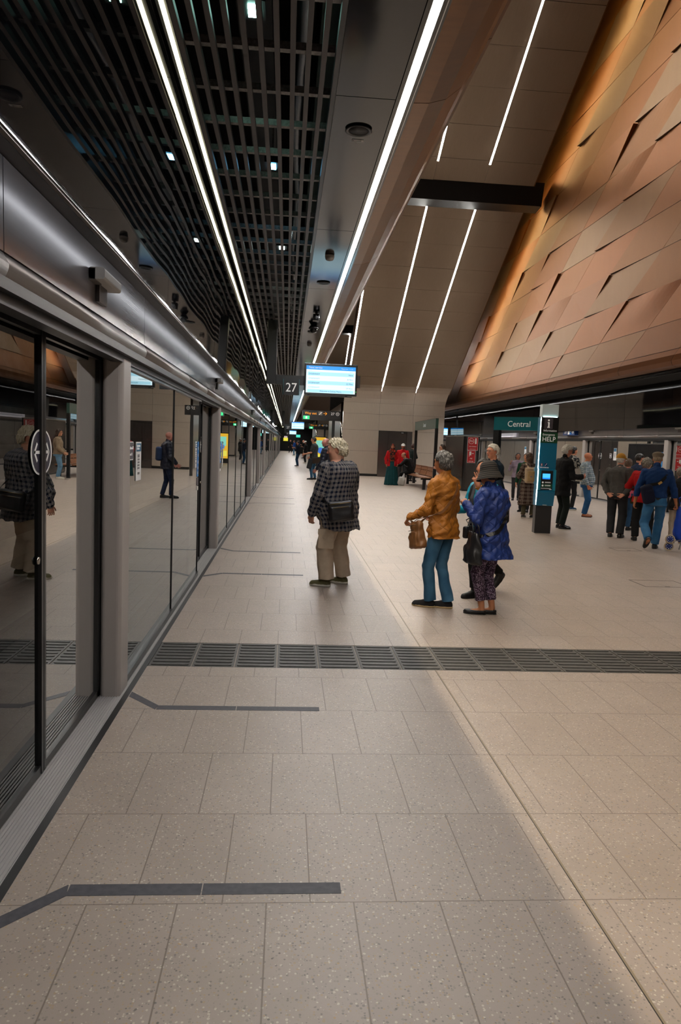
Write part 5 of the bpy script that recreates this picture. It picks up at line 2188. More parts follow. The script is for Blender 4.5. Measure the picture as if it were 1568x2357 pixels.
        for side in 'LR':
            hip, K, A, ft = self.leg[side]
            F.add(cap(hip, K, 0.078 * q, 0.052 * q), 0.03)
            F.add(cap(K, K + (A - K) * 0.4, 0.050 * q, 0.050 * q), 0.01)
            F.add(cap(K + (A - K) * 0.35, A, 0.051 * q, 0.034 * q), 0.01)
            fw = v3(math.sin(R(-ft[2])), math.cos(R(-ft[2])), 0)
            F.add(cap(A + v3(0, 0, -0.03 * q), A + fw * 0.13 * q + v3(0, 0, -0.05 * q - ft[3] * 0.5 * H), 0.030 * q, 0.022 * q), 0.02)
        for side in 'LR':
            S, E, W, f_ = self.arm[side]
            F.add(cap(S, E, 0.050 * q, 0.038 * q), 0.03)
            F.add(cap(E, E + (W - E) * 0.4, 0.039 * q, 0.038 * q), 0.01)
            F.add(cap(E + (W - E) * 0.3, W, 0.039 * q, 0.026 * q), 0.01)
            F.add(cap(W, W + f_ * 0.012, 0.026 * q, 0.023 * q), 0.008)
            for pr, k in self.hand_prims(side):
                F.add(pr, k)
        nb = self.tf(0, -0.004, 0.295 * H)
        F.add(cap(nb, self.hd_(0, -0.020, -0.03), 0.058 * q * s.get('neck', 1.0), 0.053 * q * s.get('neck', 1.0)), 0.025)
        a1, c1, a2 = self.head_prims()
        for pr, k in a1:
            F.add(pr, k)
        for pr, k in c1:
            F.cut(pr, k)
        for pr, k in a2:
            F.add(pr, k)
        V, Q = F.surface()
        # colouring in the frame of the head
        L = ((V - self.hc) @ self.HR) / hs
        base = np.array(srgb(s.get('skin', 'd9a184')))
        col = np.repeat(base[None], len(V), 0)
        inhead = (L[:, 2] > -0.12) & (np.abs(L[:, 0]) < 0.1) & (L[:, 2] < 0.14) & (np.abs(L[:, 1]) < 0.13)

        def blob(cx, cy, cz, rx, ry, rz):
            d = ((np.abs(L[:, 0]) - cx) / rx) ** 2 + ((L[:, 1] - cy) / ry) ** 2 + ((L[:, 2] - cz) / rz) ** 2
            return np.clip(1.3 - d, 0, 1) * inhead

        def paint(m, c):
            m = np.clip(m, 0, 1)[:, None]
            col[:] = col * (1 - m) + np.array(c) * m
        red = np.array(srgb(s.get('flush', 'c2664f')))
        paint(blob(0.045, 0.065, -0.022, 0.03, 0.04, 0.028) * 0.35, red)
        paint(blob(0, 0.10, -0.02, 0.018, 0.03, 0.022) * 0.4, red)
        paint(blob(0.082, -0.01, -0.004, 0.02, 0.03, 0.04) * 0.35, red)
        paint(blob(0, 0.09, -0.058, 0.024, 0.018, 0.013), srgb(s.get('lips', 'a8544c')))
        paint(blob(0, 0.095, -0.058, 0.021, 0.02, 0.0028) * 0.8, (0.06, 0.015, 0.012))
        paint(blob(0.032, 0.085, 0.012, 0.0165, 0.02, 0.0085) * 0.55, base * 0.35)
        paint(blob(0.032, 0.085, 0.012, 0.0115, 0.02, 0.0048), (0.55, 0.5, 0.46))
        paint(blob(0.032, 0.085, 0.012, 0.0052, 0.02, 0.0056), (0.015, 0.010, 0.008))
        paint(blob(0.033, 0.085, 0.031, 0.020, 0.025, 0.0042) * s.get('brow_k', 0.9), srgb(s.get('brow', '2b201a')))
        if s.get('beard'):
            paint((blob(0, 0.06, -0.085, 0.055, 0.06, 0.042)) * 0.7, srgb(s['beard']))
        self.parts['body'] = mesh_obj('body', V, Q, skin_mat(), self.root, {'tint': ('FLOAT_COLOR', np.concatenate([col, np.ones((len(V), 1))], 1))})
        # -------- clothes
        if s.get('bottom'):
            self.bottom(lo, hi)
        if s.get('top'):
            self.top(lo, hi, tor)
        if s.get('vest'):
            self.top(lo, hi, tor, s['vest'], 'vest')
        if s.get('shoes'):
            self.shoes()
        if s.get('hair'):
            self.hair()

    def weave(self, V):
        """cloth coordinates: round and along the trunk, or round and along the nearest arm"""
        T = (V - self.P) @ self.TR
        yc = np.interp(T[:, 2], self.ws, self.yc)
        rad = float(self.hw[3] * 0.6 + self.hd[3] * 0.5)
        a = np.arctan2(T[:, 0], -(T[:, 1] - yc))
        uv = np.stack([a * rad, T[:, 2], np.zeros(len(V))], 1)
        best = np.abs(T[:, 0]) - np.interp(T[:, 2], self.ws, self.hw) * 0.86
        best = np.where(T[:, 2] > self.ws[-3], best - 0.02, best)
        for side in 'LR':
            S, E, W, _ = self.arm[side]
            for (A, B, off) in ((S, E, 0.0), (E, W, 0.172 * self.H)):
                ab = B - A
                L = np.linalg.norm(ab)
                ab = ab / L
                t = (V - A) @ ab
                p = V - A - t[:, None] * ab
                d = np.linalg.norm(p, axis=1)
                ref = np.cross(ab, v3(0, 1, 0.3))
                ref /= np.linalg.norm(ref)
                r2 = np.cross(ab, ref)
                an = np.arctan2(p @ ref, p @ r2)
                m = (t > -0.03) & (t < L + 0.06) & (d < 0.095 * self.H / 1.7) & (best > -0.012)
                uv[m] = np.stack([an[m] * 0.062, t[m] + off, np.zeros(m.sum())], 1)
        return uv

    def top(self, lo, hi, tor, spec=None, name=None):
        s, H = self.s, self.H
        t = spec or s['top']
        q = H / 1.75
        vox = self.vox
        th = t.get('t', 0.012) * q
        F = Field(*[axis_of(lo[i], hi[i], vox) for i in range(3)])
        hem = t.get('hem', 0.44) * H
        ws, hw, hd, yc = self.ws, self.hw + th, self.hd + th, self.yc
        flare = t.get('flare', 0.0)
        wl = (hem - self.P[2]) - 0.03
        if wl < ws[0]:
            n = 4
            ext = np.linspace(wl, ws[0], n, endpoint=False)
            k = (ws[0] - ext) / max(1e-6, ws[0] - wl)
            ws = np.concatenate([ext, ws])
            hw = np.concatenate([hw[0] + flare * k * H, hw])
            hd = np.concatenate([hd[0] + flare * 0.8 * k * H, hd])
            yc = np.concatenate([np.full(n, yc[0]), yc])
        F.add(loft(self.P, self.TR if s.get('lean', 2) < 25 else self.TR, ws, hw, hd, yc, ends=True))
        sr = t.get('sr', (0.064, 0.052, 0.042))
        se = t.get('sleeve', 0.93)
        for side in 'LR':
            S, E, W, f_ = self.arm[side]
            if se <= 0.0:
                continue
            if se <= 0.6:
                B = S + (E - S) * (se / 0.6)
                F.add(cap(S, B, sr[0] * q, sr[1] * 1.05 * q), 0.035 * q)
                F.cut((halfspace(B - (E - S) * 0.0, (E - S) / np.linalg.norm(E - S)), B - 0.1, B + 0.1), 0) if False else None
            else:
                F.add(cap(S, E, sr[0] * q, sr[1] * q), 0.035 * q)
                B = E + (W - E) * ((se - 0.6) / 0.4)
                F.add(cap(E, B, sr[1] * q, sr[2] * q), 0.015 * q)
        # collar
        if t.get('collar', 0.02) > 0:
            nb = self.tf(0, -0.002 * H, 0.297 * H)
            top_ = nb + (self.hd_(0, -0.03, -0.08) - nb) * (0.35 + t.get('collar', 0.02) * 8)
            F.add(cap(nb, top_, (0.066 + th * 0.4) * q, 0.060 * q), 0.02)
        a = t.get('wr', 0.006)
        F.displace(wrinkle(a * 0.6, 26, int(self.x * 100) % 97))
        F.displace(wrinkle(a * 0.5, 60, int(self.y * 100) % 89))
        sl = t.get('hem_slope', 0.0)
        F.clip_fn(lambda X, Y, Z: hem + sl * Y - Z + 0.006 * np.sin(X * 21) * np.cos(Y * 17) if t.get('wavy', 1) else hem - Z)
        if t.get('open'):
            ow = t['open'] * H
            F.cut((lambda X, Y, Z: np.maximum(np.abs(X) - ow * (1 + 0 * Z), 0.02 - Y) + 0 * Z, v3(-ow, 0.02, 0), v3(ow, 0.5, self.P[2] + 0.33 * H)), 0)
        V, Q = F.surface()
        m = t['mat']
        nm = name or t.get('name', 'jacket')
        o = mesh_obj(nm, V, Q, m, self.root, {'weave': ('FLOAT_VECTOR', self.weave(V))})
        if t.get('label'):
            o['label'] = t['label']
        self.parts['vest' if name else 'top'] = o
        return o

    def bottom(self, lo, hi):
        s, H = self.s, self.H
        t = s['bottom']
        q = H / 1.75
        vox = self.vox
        lo2, hi2 = lo.copy(), hi.copy()
        hi2[2] = self.P[2] + 0.16 * H
        lo2[:2] = np.maximum(lo2[:2], -0.75)
        F = Field(*[axis_of(lo2[i], hi2[i], vox) for i in range(3)])
        k = self.ws <= 0.03 * H
        F.add(loft(self.P, self.TR, self.ws[k], self.hw[k] + 0.006 * q, self.hd[k] + 0.006 * q, self.yc[k]))
        r = t.get('r', (0.094, 0.066, 0.056))
        hem = t.get('hem', 0.05) * H
        if t.get('kind') == 'skirt':
            A = (self.leg['L'][2] + self.leg['R'][2]) / 2
            ws = np.array([hem - 0.02, self.P[2] * 0.6, self.P[2] - 0.02, self.P[2] + 0.06 * H])
            F.add(loft(v3(0, 0, 0), np.eye(3), ws, np.array([t['w'], t['w'] * 0.8, self.hw[1] / H + 0.006, self.hw[3] / H]) * H, np.array([t['w'] * 0.8, t['w'] * 0.66, self.hd[1] / H + 0.006, self.hd[3] / H]) * H, np.zeros(4), n=2.0), 0.02)
            rows = t.get('pleat', 0.012)
            F.displace(lambda X, Y, Z: rows * np.sin(np.arctan2(Y, X) * 11 + Z * 2) * np.clip((self.P[2] - Z) / 0.5, 0, 1))
        else:
            for side in 'LR':
                hip, K, A, ft = self.leg[side]
                F.add(cap(hip, K, r[0] * q, r[1] * q), t.get('k', 0.022) * q)
                up = (K - A) / np.linalg.norm(K - A)
                F.add(cap(K, A + up * max(0.0, hem - 0.05 * H), r[1] * q, r[2] * q), 0.012 * q)
                F.clip_fn(lambda X, Y, Z, A=A, up=up, ft=ft: np.where((X - A[0]) ** 2 + (Y - A[1]) ** 2 < 0.03, (hem - 0.045 * H) - ((X - A[0]) * up[0] + (Y - A[1]) * up[1] + (Z - A[2]) * up[2]), -1.0))
        wz = self.P[2]
        F.displace(wrinkle(t.get('wr', 0.006) * 0.6, 22, 5 + int(self.x * 50) % 31))
        F.displace(lambda X, Y, Z: t.get('wr', 0.006) * 0.5 * np.sin(Z * 70 + X * 25 + Y * 30) * np.clip(np.abs(Z - 0.28 * H) * -3 + 0.5, 0, 1))
        V, Q = F.surface()
        T = np.stack([np.arctan2(V[:, 0], V[:, 1]) * 0.1, V[:, 2], 0 * V[:, 0]], 1)
        self.parts['bottom'] = mesh_obj(t.get('name', 'skirt' if t.get('kind') == 'skirt' else 'trousers'), V, Q, t['mat'], self.root, {'weave': ('FLOAT_VECTOR', T)})
        if t.get('label'):
            self.parts['bottom']['label'] = t['label']

    def shoes(self):
        s, H = self.s, self.H
        t = s['shoes']
        q = H / 1.75
        for side in 'LR':
            hip, K, A, ft = self.leg[side]
            v = min(self.vox, 0.008) if self.vox < 0.011 else self.vox
            kind = t.get('kind', 'shoe')
            F = Field(axis_of(-0.09, 0.09, v * 0.8), axis_of(-0.13, 0.26, v * 0.8), axis_of(-0.02, 0.22 if kind == 'boot' else 0.14, v * 0.7))
            F.add(cap(v3(0, -0.045, 0.040) * q, v3(0, 0.03, 0.042) * q, 0.037 * q, 0.040 * q))
            F.add(cap(v3(0, 0.03, 0.040) * q, v3(0.004, 0.135, 0.026) * q, 0.041 * q, 0.037 * q), 0.02)
            F.add(ell(v3(0.002, 0.05, 0.02) * q, v3(0.047, 0.128, 0.026) * q), 0.02)
            if kind == 'boot':
                F.add(cap(v3(0, -0.03, 0.05) * q, v3(0, -0.028, 0.13) * q, 0.046 * q, 0.048 * q), 0.02)
            elif kind != 'flat':
                F.add(cap(v3(0, -0.03, 0.05) * q, v3(0, -0.02, 0.075) * q, 0.043 * q, 0.042 * q), 0.02)
            F.clip_fn(lambda X, Y, Z: 0.016 * q - Z)
            if kind == 'flat':
                F.clip_fn(lambda X, Y, Z: Z - (0.050 + 0.0 * Y) * q)
                F.cut((lambda X, Y, Z: np.maximum((Z * 0 + 0.030 * q) - Z, np.sqrt((X / 0.034) ** 2 + ((Y - 0.015 * q) / 0.072) ** 2) * 0.034 - 0.034 * q), v3(-.1, -.1, 0), v3(.1, .12, .1)), 0.004)
            V, Q = F.surface()
            lift = math.atan2(ft[3] * H, 0.17 * q) if ft[3] > 0 else 0.0
            M = Matrix.Rotation(R(ft[2]), 4, 'Z') @ Matrix.Rotation(-lift * 1.25, 4, 'X')
            off = v3(A[0], A[1], max(0.0, A[2] - 0.045 * H) * 0.93) - v3(*(M @ Vector((0, -0.030 * q, 0))))
            off[2] = max(0.0, A[2] - 0.045 * H) * (0.9 if lift else 1) + (0.0)
            if lift:
                off[2] = A[2] - 0.045 * H * math.cos(lift * 1.25)
            Vw = V @ np.array(M.to_3x3()).T + off
            sh = mesh_obj('shoe', Vw, Q, t['mat'], self.root)
            if self.vox < 0.013:
                G = Field(axis_of(-0.09, 0.09, v), axis_of(-0.13, 0.26, v), axis_of(-0.012, 0.05, v * 0.6))
                G.add(cap(v3(0, -0.045, 0.02) * q, v3(0.002, 0.03, 0.02) * q, 0.042 * q, 0.044 * q))
                G.add(ell(v3(0.003, 0.055, 0.02) * q, v3(0.051, 0.130, 0.05) * q), 0.02)
                G.clip_fn(lambda X, Y, Z: np.maximum(0.001 - Z, Z - t.get('sole_h', 0.022) * q))
                V2, Q2 = G.surface()
                so = mesh_obj('sole', V2 @ np.array(M.to_3x3()).T + off, Q2, t.get('sole', t['mat']), sh)

    def hair(self):
        s, hs = self.s, self.hs
        t = s['hair']
        v = self.vox * 0.62
        C, HR = self.hd_, self.HR
        st = t['style']
        lo = np.array([C(*p) for p in [(a, b_, c) for a in (-.14, .14) for b_ in (-.17, .13) for c in (-.34 if st == 'long' else -.16, .17)]])
        F = Field(*[axis_of(lo[:, i].min(), lo[:, i].max(), v) for i in range(3)])
        th = t.get('t', 0.012)
        F.add(ell(C(0, -0.012, 0.030), np.array((0.075 + th, 0.095 + th, 0.087 + th)) * hs, HR))
        vol = t.get('vol', 0.0)
        if st in ('short', 'swept'):
            F.add(ell(C(0, -0.040, 0.0), np.array((0.073 + th, 0.070 + th, 0.080 + th)) * hs, HR), 0.03)
        if st == 'bob':
            F.add(ell(C(0, -0.035, -0.02), np.array((0.088 + vol, 0.078 + vol, 0.095)) * hs, HR), 0.03)
        if st == 'long':
            F.add(ell(C(0, -0.045, -0.03), np.array((0.094 + vol, 0.075, 0.11)) * hs, HR), 0.03)
            F.add(cap(C(0, -0.07, -0.06), C(0, -0.095, -0.21), (0.085 + vol) * hs, (0.060 + vol) * hs), 0.03)
        if st == 'fluffy':
            for q in (-1, 1):
                F.add(ell(C(q * 0.055, -0.030, 0.005), np.array((0.045, 0.070, 0.060)) * hs, HR), 0.02)
                F.add(ell(C(q * 0.045, -0.075, -0.020), np.array((0.045, 0.040, 0.055)) * hs, HR), 0.02)
            F.add(ell(C(0, -0.085, -0.020), np.array((0.060, 0.042, 0.058)) * hs, HR), 0.02)
        if st == 'bun':
            F.add(ell(C(0, -0.125, 0.02), np.array((0.034, 0.034, 0.034)) * hs, HR), 0.01)
        # cut away the face, below the nape and (for thinning hair) the crown
        fr = t.get('front', 0.070)

        def keep(X, Y, Z):
            px, py, pz = (X - self.hc[0]) / hs, (Y - self.hc[1]) / hs, (Z - self.hc[2]) / hs
            x = HR[0, 0] * px + HR[1, 0] * py + HR[2, 0] * pz
            y = HR[0, 1] * px + HR[1, 1] * py + HR[2, 1] * pz
            z = HR[0, 2] * px + HR[1, 2] * py + HR[2, 2] * pz
            g = np.interp(z, [-0.10, -0.045, -0.01, 0.03, 0.06, 0.080, 0.10, 0.2], [-0.03, -0.012, 0.010, 0.030, 0.050, fr, 0.14, 0.2] if st != 'bob' else [0.02, 0.02, 0.03, 0.035, 0.055, fr, 0.14, 0.2])
            d = y - g
            nape = t.get('nape', -0.075)
            d = np.maximum(d, (nape + 0.25 * np.maximum(y + 0.04, 0)) - z)
            # bare ear
            if st in ('short', 'swept', 'balding', 'fluffy'):
                ear = 0.030 - np.sqrt(((y + 0.002) / 1.0) ** 2 + ((z + 0.012) / 1.25) ** 2)
                d = np.maximum(d, np.where(np.abs(x) > 0.06, ear, -1))
            if st in ('balding', 'fluffy'):
                cr = t.get('crown', 0.055)
                d = np.maximum(d, (z - cr) - 0.0 * y - np.where(y < -0.05, 0.02, 0))
            return (d * hs).astype(np.float32)
        na = t.get('noise', 0.003)
        F.displace(wrinkle(na * hs, 70, 3))
        F.displace(wrinkle(na * 0.8 * hs, 150, 8))
        F.clip_fn(keep)
        V, Q = F.surface()
        self.parts['hair'] = mesh_obj('hair', V, Q, t['mat'], self.root)

    # ------------------------------------------------------------ small additions
    def glasses(self, m=None, dark=False):
        C = self.hd_
        b = mb(m or mat('spectacle frame', '2a2624', 0.3))
        r = 0.0016 * self.hs if not dark else 0.0022
        for q in (-1, 1):
            pts = [C(q * 0.033 + 0.021 * math.cos(a), 0.1 - 0.006 * abs(math.cos(a)), 0.010 + 0.015 * math.sin(a)) for a in [2 * math.pi * i / 14 for i in range(14)]]
            b.tube(pts, r, 5, closed=True)
            b.tube([C(q * 0.054, 0.096, 0.014), C(q * 0.074, 0.06, 0.014), C(q * 0.083, -0.01, 0.012)], r, 5)
        b.tube([C(-0.012, 0.1, 0.012), C(0, 0.104, 0.014), C(0.012, 0.1, 0.012)], r, 5)
        o = b.build('glasses', None, self.root)
        g = mb(mat('dark lens', '0a0a0a', 0.1) if dark else glass_lens())
        for q in (-1, 1):
            g.add([C(q * 0.033 + 0.020 * math.cos(a), 0.1 - 0.006 * abs(math.cos(a)), 0.010 + 0.014 * math.sin(a)) for a in [2 * math.pi * i / 14 for i in range(14)]], [tuple(range(14))])
        g.build('lens', None, o)

    def cap_hat(self, color, brim=None, style='baseball', yaw=0, label=None):
        C, HR, hs = self.hd_, self.HR, self.hs
        m = cloth('hat ' + color, color)
        v = self.vox * 0.6
        p = np.array([C(a, b_, c) for a in (-.13, .13) for b_ in (-.15, .22) for c in (-.05, .17)])
        F = Field(*[axis_of(p[:, i].min(), p[:, i].max(), v) for i in range(3)])
        if style == 'flat':
            F.add(ell(C(0, 0.0, 0.082), np.array((0.100, 0.125, 0.050)) * hs, HR @ rot(-8)))
            F.add(ell(C(0, -0.01, 0.055), np.array((0.088, 0.108, 0.055)) * hs, HR), 0.02)
            F.add(ell(C(0, 0.10, 0.052), np.array((0.068, 0.055, 0.010)) * hs, HR @ rot(-14)), 0.012)
        else:
            F.add(ell(C(0, -0.016, 0.034), np.array((0.096, 0.119, 0.104)) * hs, HR))
            F.add(ell(C(0, 0.110, 0.036), np.array((0.072, 0.080, 0.009)) * hs, HR @ rot(-14)), 0.008)
        F.clip_fn(lambda X, Y, Z: ((0.030 if style == 'flat' else 0.018) - (HR[0, 2] * (X - self.hc[0]) + HR[1, 2] * (Y - self.hc[1]) + HR[2, 2] * (Z - self.hc[2])) / hs) * hs)
        V, Q = F.surface()
        o = mesh_obj('cap', V, Q, m, self.root)
        self.parts['cap'] = o
        return o


def glass_lens():
    if 'lens' not in MATS:
        MATS['lens'] = glass_material('spectacle lens', (0.93, 0.95, 0.95), 1.0, 0.0, 1.4)
    return MATS['lens']


# ---------------------------------------------------------------- carried things
def sdf_obj(name, prims, vox, m, parent=None, clip=None, disp=None):
    lo = np.min([p[0][1] for p in prims], 0) - 0.03
    hi = np.max([p[0][2] for p in prims], 0) + 0.03
    F = Field(*[axis_of(lo[i], hi[i], vox * VQ) for i in range(3)])
    for pr, k in prims:
        F.add(pr, k)
    if disp:
        F.displace(disp)
    if clip:
        F.clip_fn(clip)
    V, Q = F.surface()
    return mesh_obj(name, V, Q, m, parent)


def on_person(name, P, label, cat):
    t = empty(name, (P.x, P.y, 0), R(P.rz))
    return tag(t, label, cat)


def strap(P, pts, w, m, parent, name='strap', part='top', off=0.008, n=40, th=0.004):
    """a flat strap laid over the wearer's clothing through the given points (local)"""
    me = P.parts[part].data
    bv = BVHTree.FromPolygons([v.co for v in me.vertices], [tuple(p.vertices) for p in me.polygons])
    pts = [Vector(p) for p in pts]
    seg = [(pts[i + 1] - pts[i]).length for i in range(len(pts) - 1)]
    tot = sum(seg)
    path, ups = [], []
    for j in range(n + 1):
        d = tot * j / n
        i = 0
        while i < len(seg) - 1 and d > seg[i]:
            d -= seg[i]
            i += 1
        p = pts[i].lerp(pts[i + 1], min(1, d / max(seg[i], 1e-6)))
        loc, nr, _, dist = bv.find_nearest(p)
        if dist is not None and dist < 0.12 and 0.02 < j / n < 0.98:
            q = loc + nr * off
            path.append(q)
            ups.append(nr)
        else:
            path.append(p)
            ups.append(nr if nr is not None else Vector((0, -1, 0)))
    for _ in range(3):
        path = [path[0]] + [(path[i - 1] + path[i] * 2 + path[i + 1]) / 4 for i in range(1, len(path) - 1)] + [path[-1]]
    b = mb(m)
    b.tube(path, 0.01, flat=(w, th), up=[tuple(u) for u in ups])
    return b.build(name, None, parent)
# ================================================================== the people
M_JEAN = cloth('blue jeans', '2f5876', 'denim', c2='5d87a3')
M_JEANL = cloth('light jeans', '5f87a8', 'denim', c2='86a8c0')
M_JEAND = cloth('dark jeans', '1f3a58', 'denim', c2='335a7c')
M_BLKCL = cloth('black cloth', '161618')
M_CHAR = cloth('charcoal cloth', '2a2b2e')
M_NAVYCL = cloth('navy cloth', '1b2740')
M_LEATHER = mat('black leather', '19181a', 0.32, bump=0.4, bscale=220)
M_SHOEB = mat('black shoe', '121213', 0.4)
M_SOLEW = mat('white sole', 'c9c3b6', 0.6)
M_SOLEB = mat('dark sole', '1b1a1a', 0.6)
H_GREY = lambda a, b_: hair_mat(a, b_)
DOWN = lambda sx: ((sx * 0.20, 0.0, -1), (sx * 0.04, 0.22, -1))

# 1 ---- heavy man in plaid shirt
P1 = Person('heavy old man in navy plaid shirt and khaki cargo trousers facing the screen doors', 0.61, 7.95, 1.64, 52,
            vox=0.0062, sex='m', bw=1.36, bd=1.50, belly=0.085, sh=0.112, lean=7, stoop=2.0, hyaw=30, hpitch=8, hpos=(0, 0.006, 0.098), hscale=1.08, face=1.12, neck=1.25,
            skin='dba083', flush='c0604a', brow='b9a58c',
            armL=((-0.22, 0.22, -1), (0.10, 0.45, -1)), armR=((0.22, 0.18, -1), (-0.10, 0.45, -1)),
            handL=dict(dir=(0.15, 0.25, -1), palm=(1, 0, 0), curl=(20, 25, 25, 30)), footL=(-0.085, 0.03, 18, 0), footR=(0.085, 0.0, 10, 0),
            top=dict(mat=cloth('navy plaid', '131a2c', 'plaid', c2='3a3f52', c3='c2b7a6', scale=0.84), t=0.022, hem=0.40, flare=0.006, sr=(0.092, 0.080, 0.062), sleeve=0.97, wr=0.012, collar=0.03, name='shirt', hem_slope=0.18),
            bottom=dict(mat=cloth('khaki cargo', 'b3a18c'), r=(0.122, 0.096, 0.092), hem=0.055, wr=0.012, k=0.03),
            shoes=dict(mat=mat('olive shoe', '55502f', 0.6), sole=M_SOLEW, sole_h=0.03),
            hair=dict(style='fluffy', mat=H_GREY('d6c6a4', 'f5efe2'), t=0.020, crown=0.30, noise=0.007, nape=-0.095, front=0.050))
# cargo pocket flap and hem details
b = mb(cloth('khaki cargo', 'b3a18c'))
hip, K, A, ft = P1.leg['L']
c_ = hip + (K - hip) * 0.72
n_ = v3(-0.86, -0.45, 0.05)
n_ /= np.linalg.norm(n_)
tng = np.cross(n_, v3(0, 0, 1))
tng /= np.linalg.norm(tng)
bx_ = Matrix(((tng[0], n_[0], 0, 0), (tng[1], n_[1], 0, 0), (0, n_[2], 1, 0), (0, 0, 0, 1)))
po = c_ + n_ * 0.086
b.rbox(-0.085, 0.085, -0.012, 0.012, -0.12, 0.085, 0.012, 2, 'y', Matrix.Translation(Vector(po)) @ bx_)
b.rbox(-0.09, 0.09, -0.014, 0.018, 0.03, 0.095, 0.008, 2, 'y', Matrix.Translation(Vector(po)) @ bx_)
b.build('cargo_pocket', None, P1.root)
# shoulder bag
bg = on_person('shoulder_bag', P1, 'black leather shoulder bag hanging at the hip of the plaid shirt man', 'bag')
nb_ = v3(-0.80, -0.60, 0.0)
RB = np.array(((0.60, -0.80, 0), (-0.80, -0.60, 0), (0, 0, 1))).T
bc = v3(-0.285, -0.21, 0.875)
RB = np.stack([v3(0.60, -0.80, 0), nb_, v3(0, 0, 1)], 1) @ rot(0, -7, 0)
sdf_obj('bag_body', [(rbx(bc, (0.140, 0.045, 0.112), 0.035, RB), 0), (rbx(bc + RB @ v3(0.0, 0.035, -0.02), (0.115, 0.02, 0.075), 0.018, RB), 0.006)], 0.006, M_LEATHER, bg, disp=wrinkle(0.004, 40, 2))
zb = mb(mat('zip brass', '9a7a3e', 0.35, metal=0.9))
for (xa, xb, zz, yy) in ((-0.085, 0.085, 0.045, 0.058), (-0.115, 0.11, 0.085, 0.046)):
    zb.tube([bc + RB @ v3(xa, yy, zz), bc + RB @ v3((xa + xb) / 2, yy + 0.001, zz + 0.002), bc + RB @ v3(xb, yy, zz + 0.004)], 0.0032, 5)
zb.build('zip', None, bg)
strap(P1, [bc + RB @ v3(0.135, -0.02, 0.10), P1.tf(0.02, -0.26, 0.12 * 1.64), P1.tf(0.10, -0.20, 0.22 * 1.64), P1.tf(0.12, -0.03, 0.325 * 1.64), P1.tf(0.10, 0.16, 0.25 * 1.64), P1.tf(-0.10, 0.30, 0.12 * 1.64), bc + RB @ v3(-0.13, -0.03, 0.09)], 0.022, M_LEATHER, bg)

# 2 ---- woman in mustard jacket
P2 = Person('grey haired woman in mustard quilted jacket and jeans seen from behind', 1.565, 6.95, 1.555, 40,
            vox=0.0055, sex='f', bw=1.0, bd=1.0, lean=3, stoop=1.2, hyaw=-4, hpitch=4, hpos=(0, 0.012, 0.100), skin='b87850', flush='a85a3c', brow='6a625c',
            armL=((-0.30, 0.10, -1), (0.0, 0.92, -0.42)), armR=((0.26, 0.12, -1), (-0.15, 0.9, -0.35)),
            handL=dict(dir=(0.25, 0.75, -0.6), palm=(0.6, -0.3, -0.8), curl=(45, 50, 55, 60)), handR=dict(palm=(-0.8, 0, -0.5), curl=(45, 50, 55, 60)),
            footL=(-0.035, 0.045, 26, 0), footR=(0.04, -0.04, 30, 0),
            top=dict(mat=cloth('mustard quilt', 'a8681c', 'quilt', rough=0.6, scale=1.25), t=0.024, hem=0.455, flare=0.022, sr=(0.066, 0.056, 0.046), sleeve=0.99, wr=0.012, collar=0.05),
            bottom=dict(mat=M_JEAN, r=(0.087, 0.064, 0.066), hem=0.045, wr=0.010),
            shoes=dict(mat=cloth('black canvas', '1c1b1d'), sole=mat('rope sole', 'b09a72', 0.8, noise=0.3, nscale=200), sole_h=0.022),
            hair=dict(style='swept', mat=H_GREY('4b4844', 'b3afa9'), t=0.019, noise=0.005, nape=-0.092, front=0.075))
e_ = mb(mat('gold earring', 'c9a05a', 0.25, metal=1.0))
e_.lathe([(0.0, 0.004), (0.004, 0.0), (0.0, -0.004)], 10, Matrix.Translation(Vector(P2.hd_(-0.082, -0.004, -0.040))))
e_.build('earring', None, P2.root)
bg = on_person('handbag', P2, 'tan leather crossbody bag at the hip of the mustard jacket woman', 'bag')
M_TAN = mat('tan leather', '80552f', 0.42, noise=0.12, nscale=14, bump=0.3, bscale=120)
bc = v3(-0.245, 0.125, 0.735)
RB = np.stack([v3(0.35, 0.94, 0), v3(-0.94, 0.35, 0), v3(0, 0, 1)], 1) @ rot(0, 12, 0)
sdf_obj('bag_body', [(loft(bc, RB, [-0.135, -0.12, 0.0, 0.10, 0.125, 0.135], [0.085, 0.103, 0.098, 0.084, 0.078, 0.06], [0.04, 0.056, 0.050, 0.034, 0.022, 0.012], [0] * 6, n=4), 0), (rbx(bc + RB @ v3(0, 0.045, -0.04), (0.070, 0.016, 0.070), 0.012, RB), 0.004), (rbx(bc + RB @ v3(0.088, 0.0, 0.12), (0.012, 0.010, 0.03), 0.006, RB), 0.004)], 0.0055, M_TAN, bg, disp=wrinkle(0.005, 40, 4))
zb = mb(mat('zip dark', '3a2a1c', 0.4))
for (xa, xb, zz, yy) in ((-0.055, 0.055, 0.042, 0.060), (-0.07, 0.07, 0.092, 0.047)):
    zb.tube([bc + RB @ v3(xa, yy, zz), bc + RB @ v3(xb, yy, zz)], 0.0030, 5)
zb.build('zip', None, bg)
strap(P2, [bc + RB @ v3(-0.07, 0, 0.11), P2.tf(-0.14, -0.11, 0.15), P2.tf(-0.05, -0.17, 0.27), P2.tf(0.04, -0.16, 0.38), P2.tf(0.09, -0.07, 0.455), P2.tf(0.09, 0.02, 0.475), P2.tf(0.06, 0.12, 0.24 * 1.55), P2.tf(-0.09, 0.15, 0.06 * 1.55), bc + RB @ v3(0.07, 0, 0.11)], 0.026, M_TAN, bg)

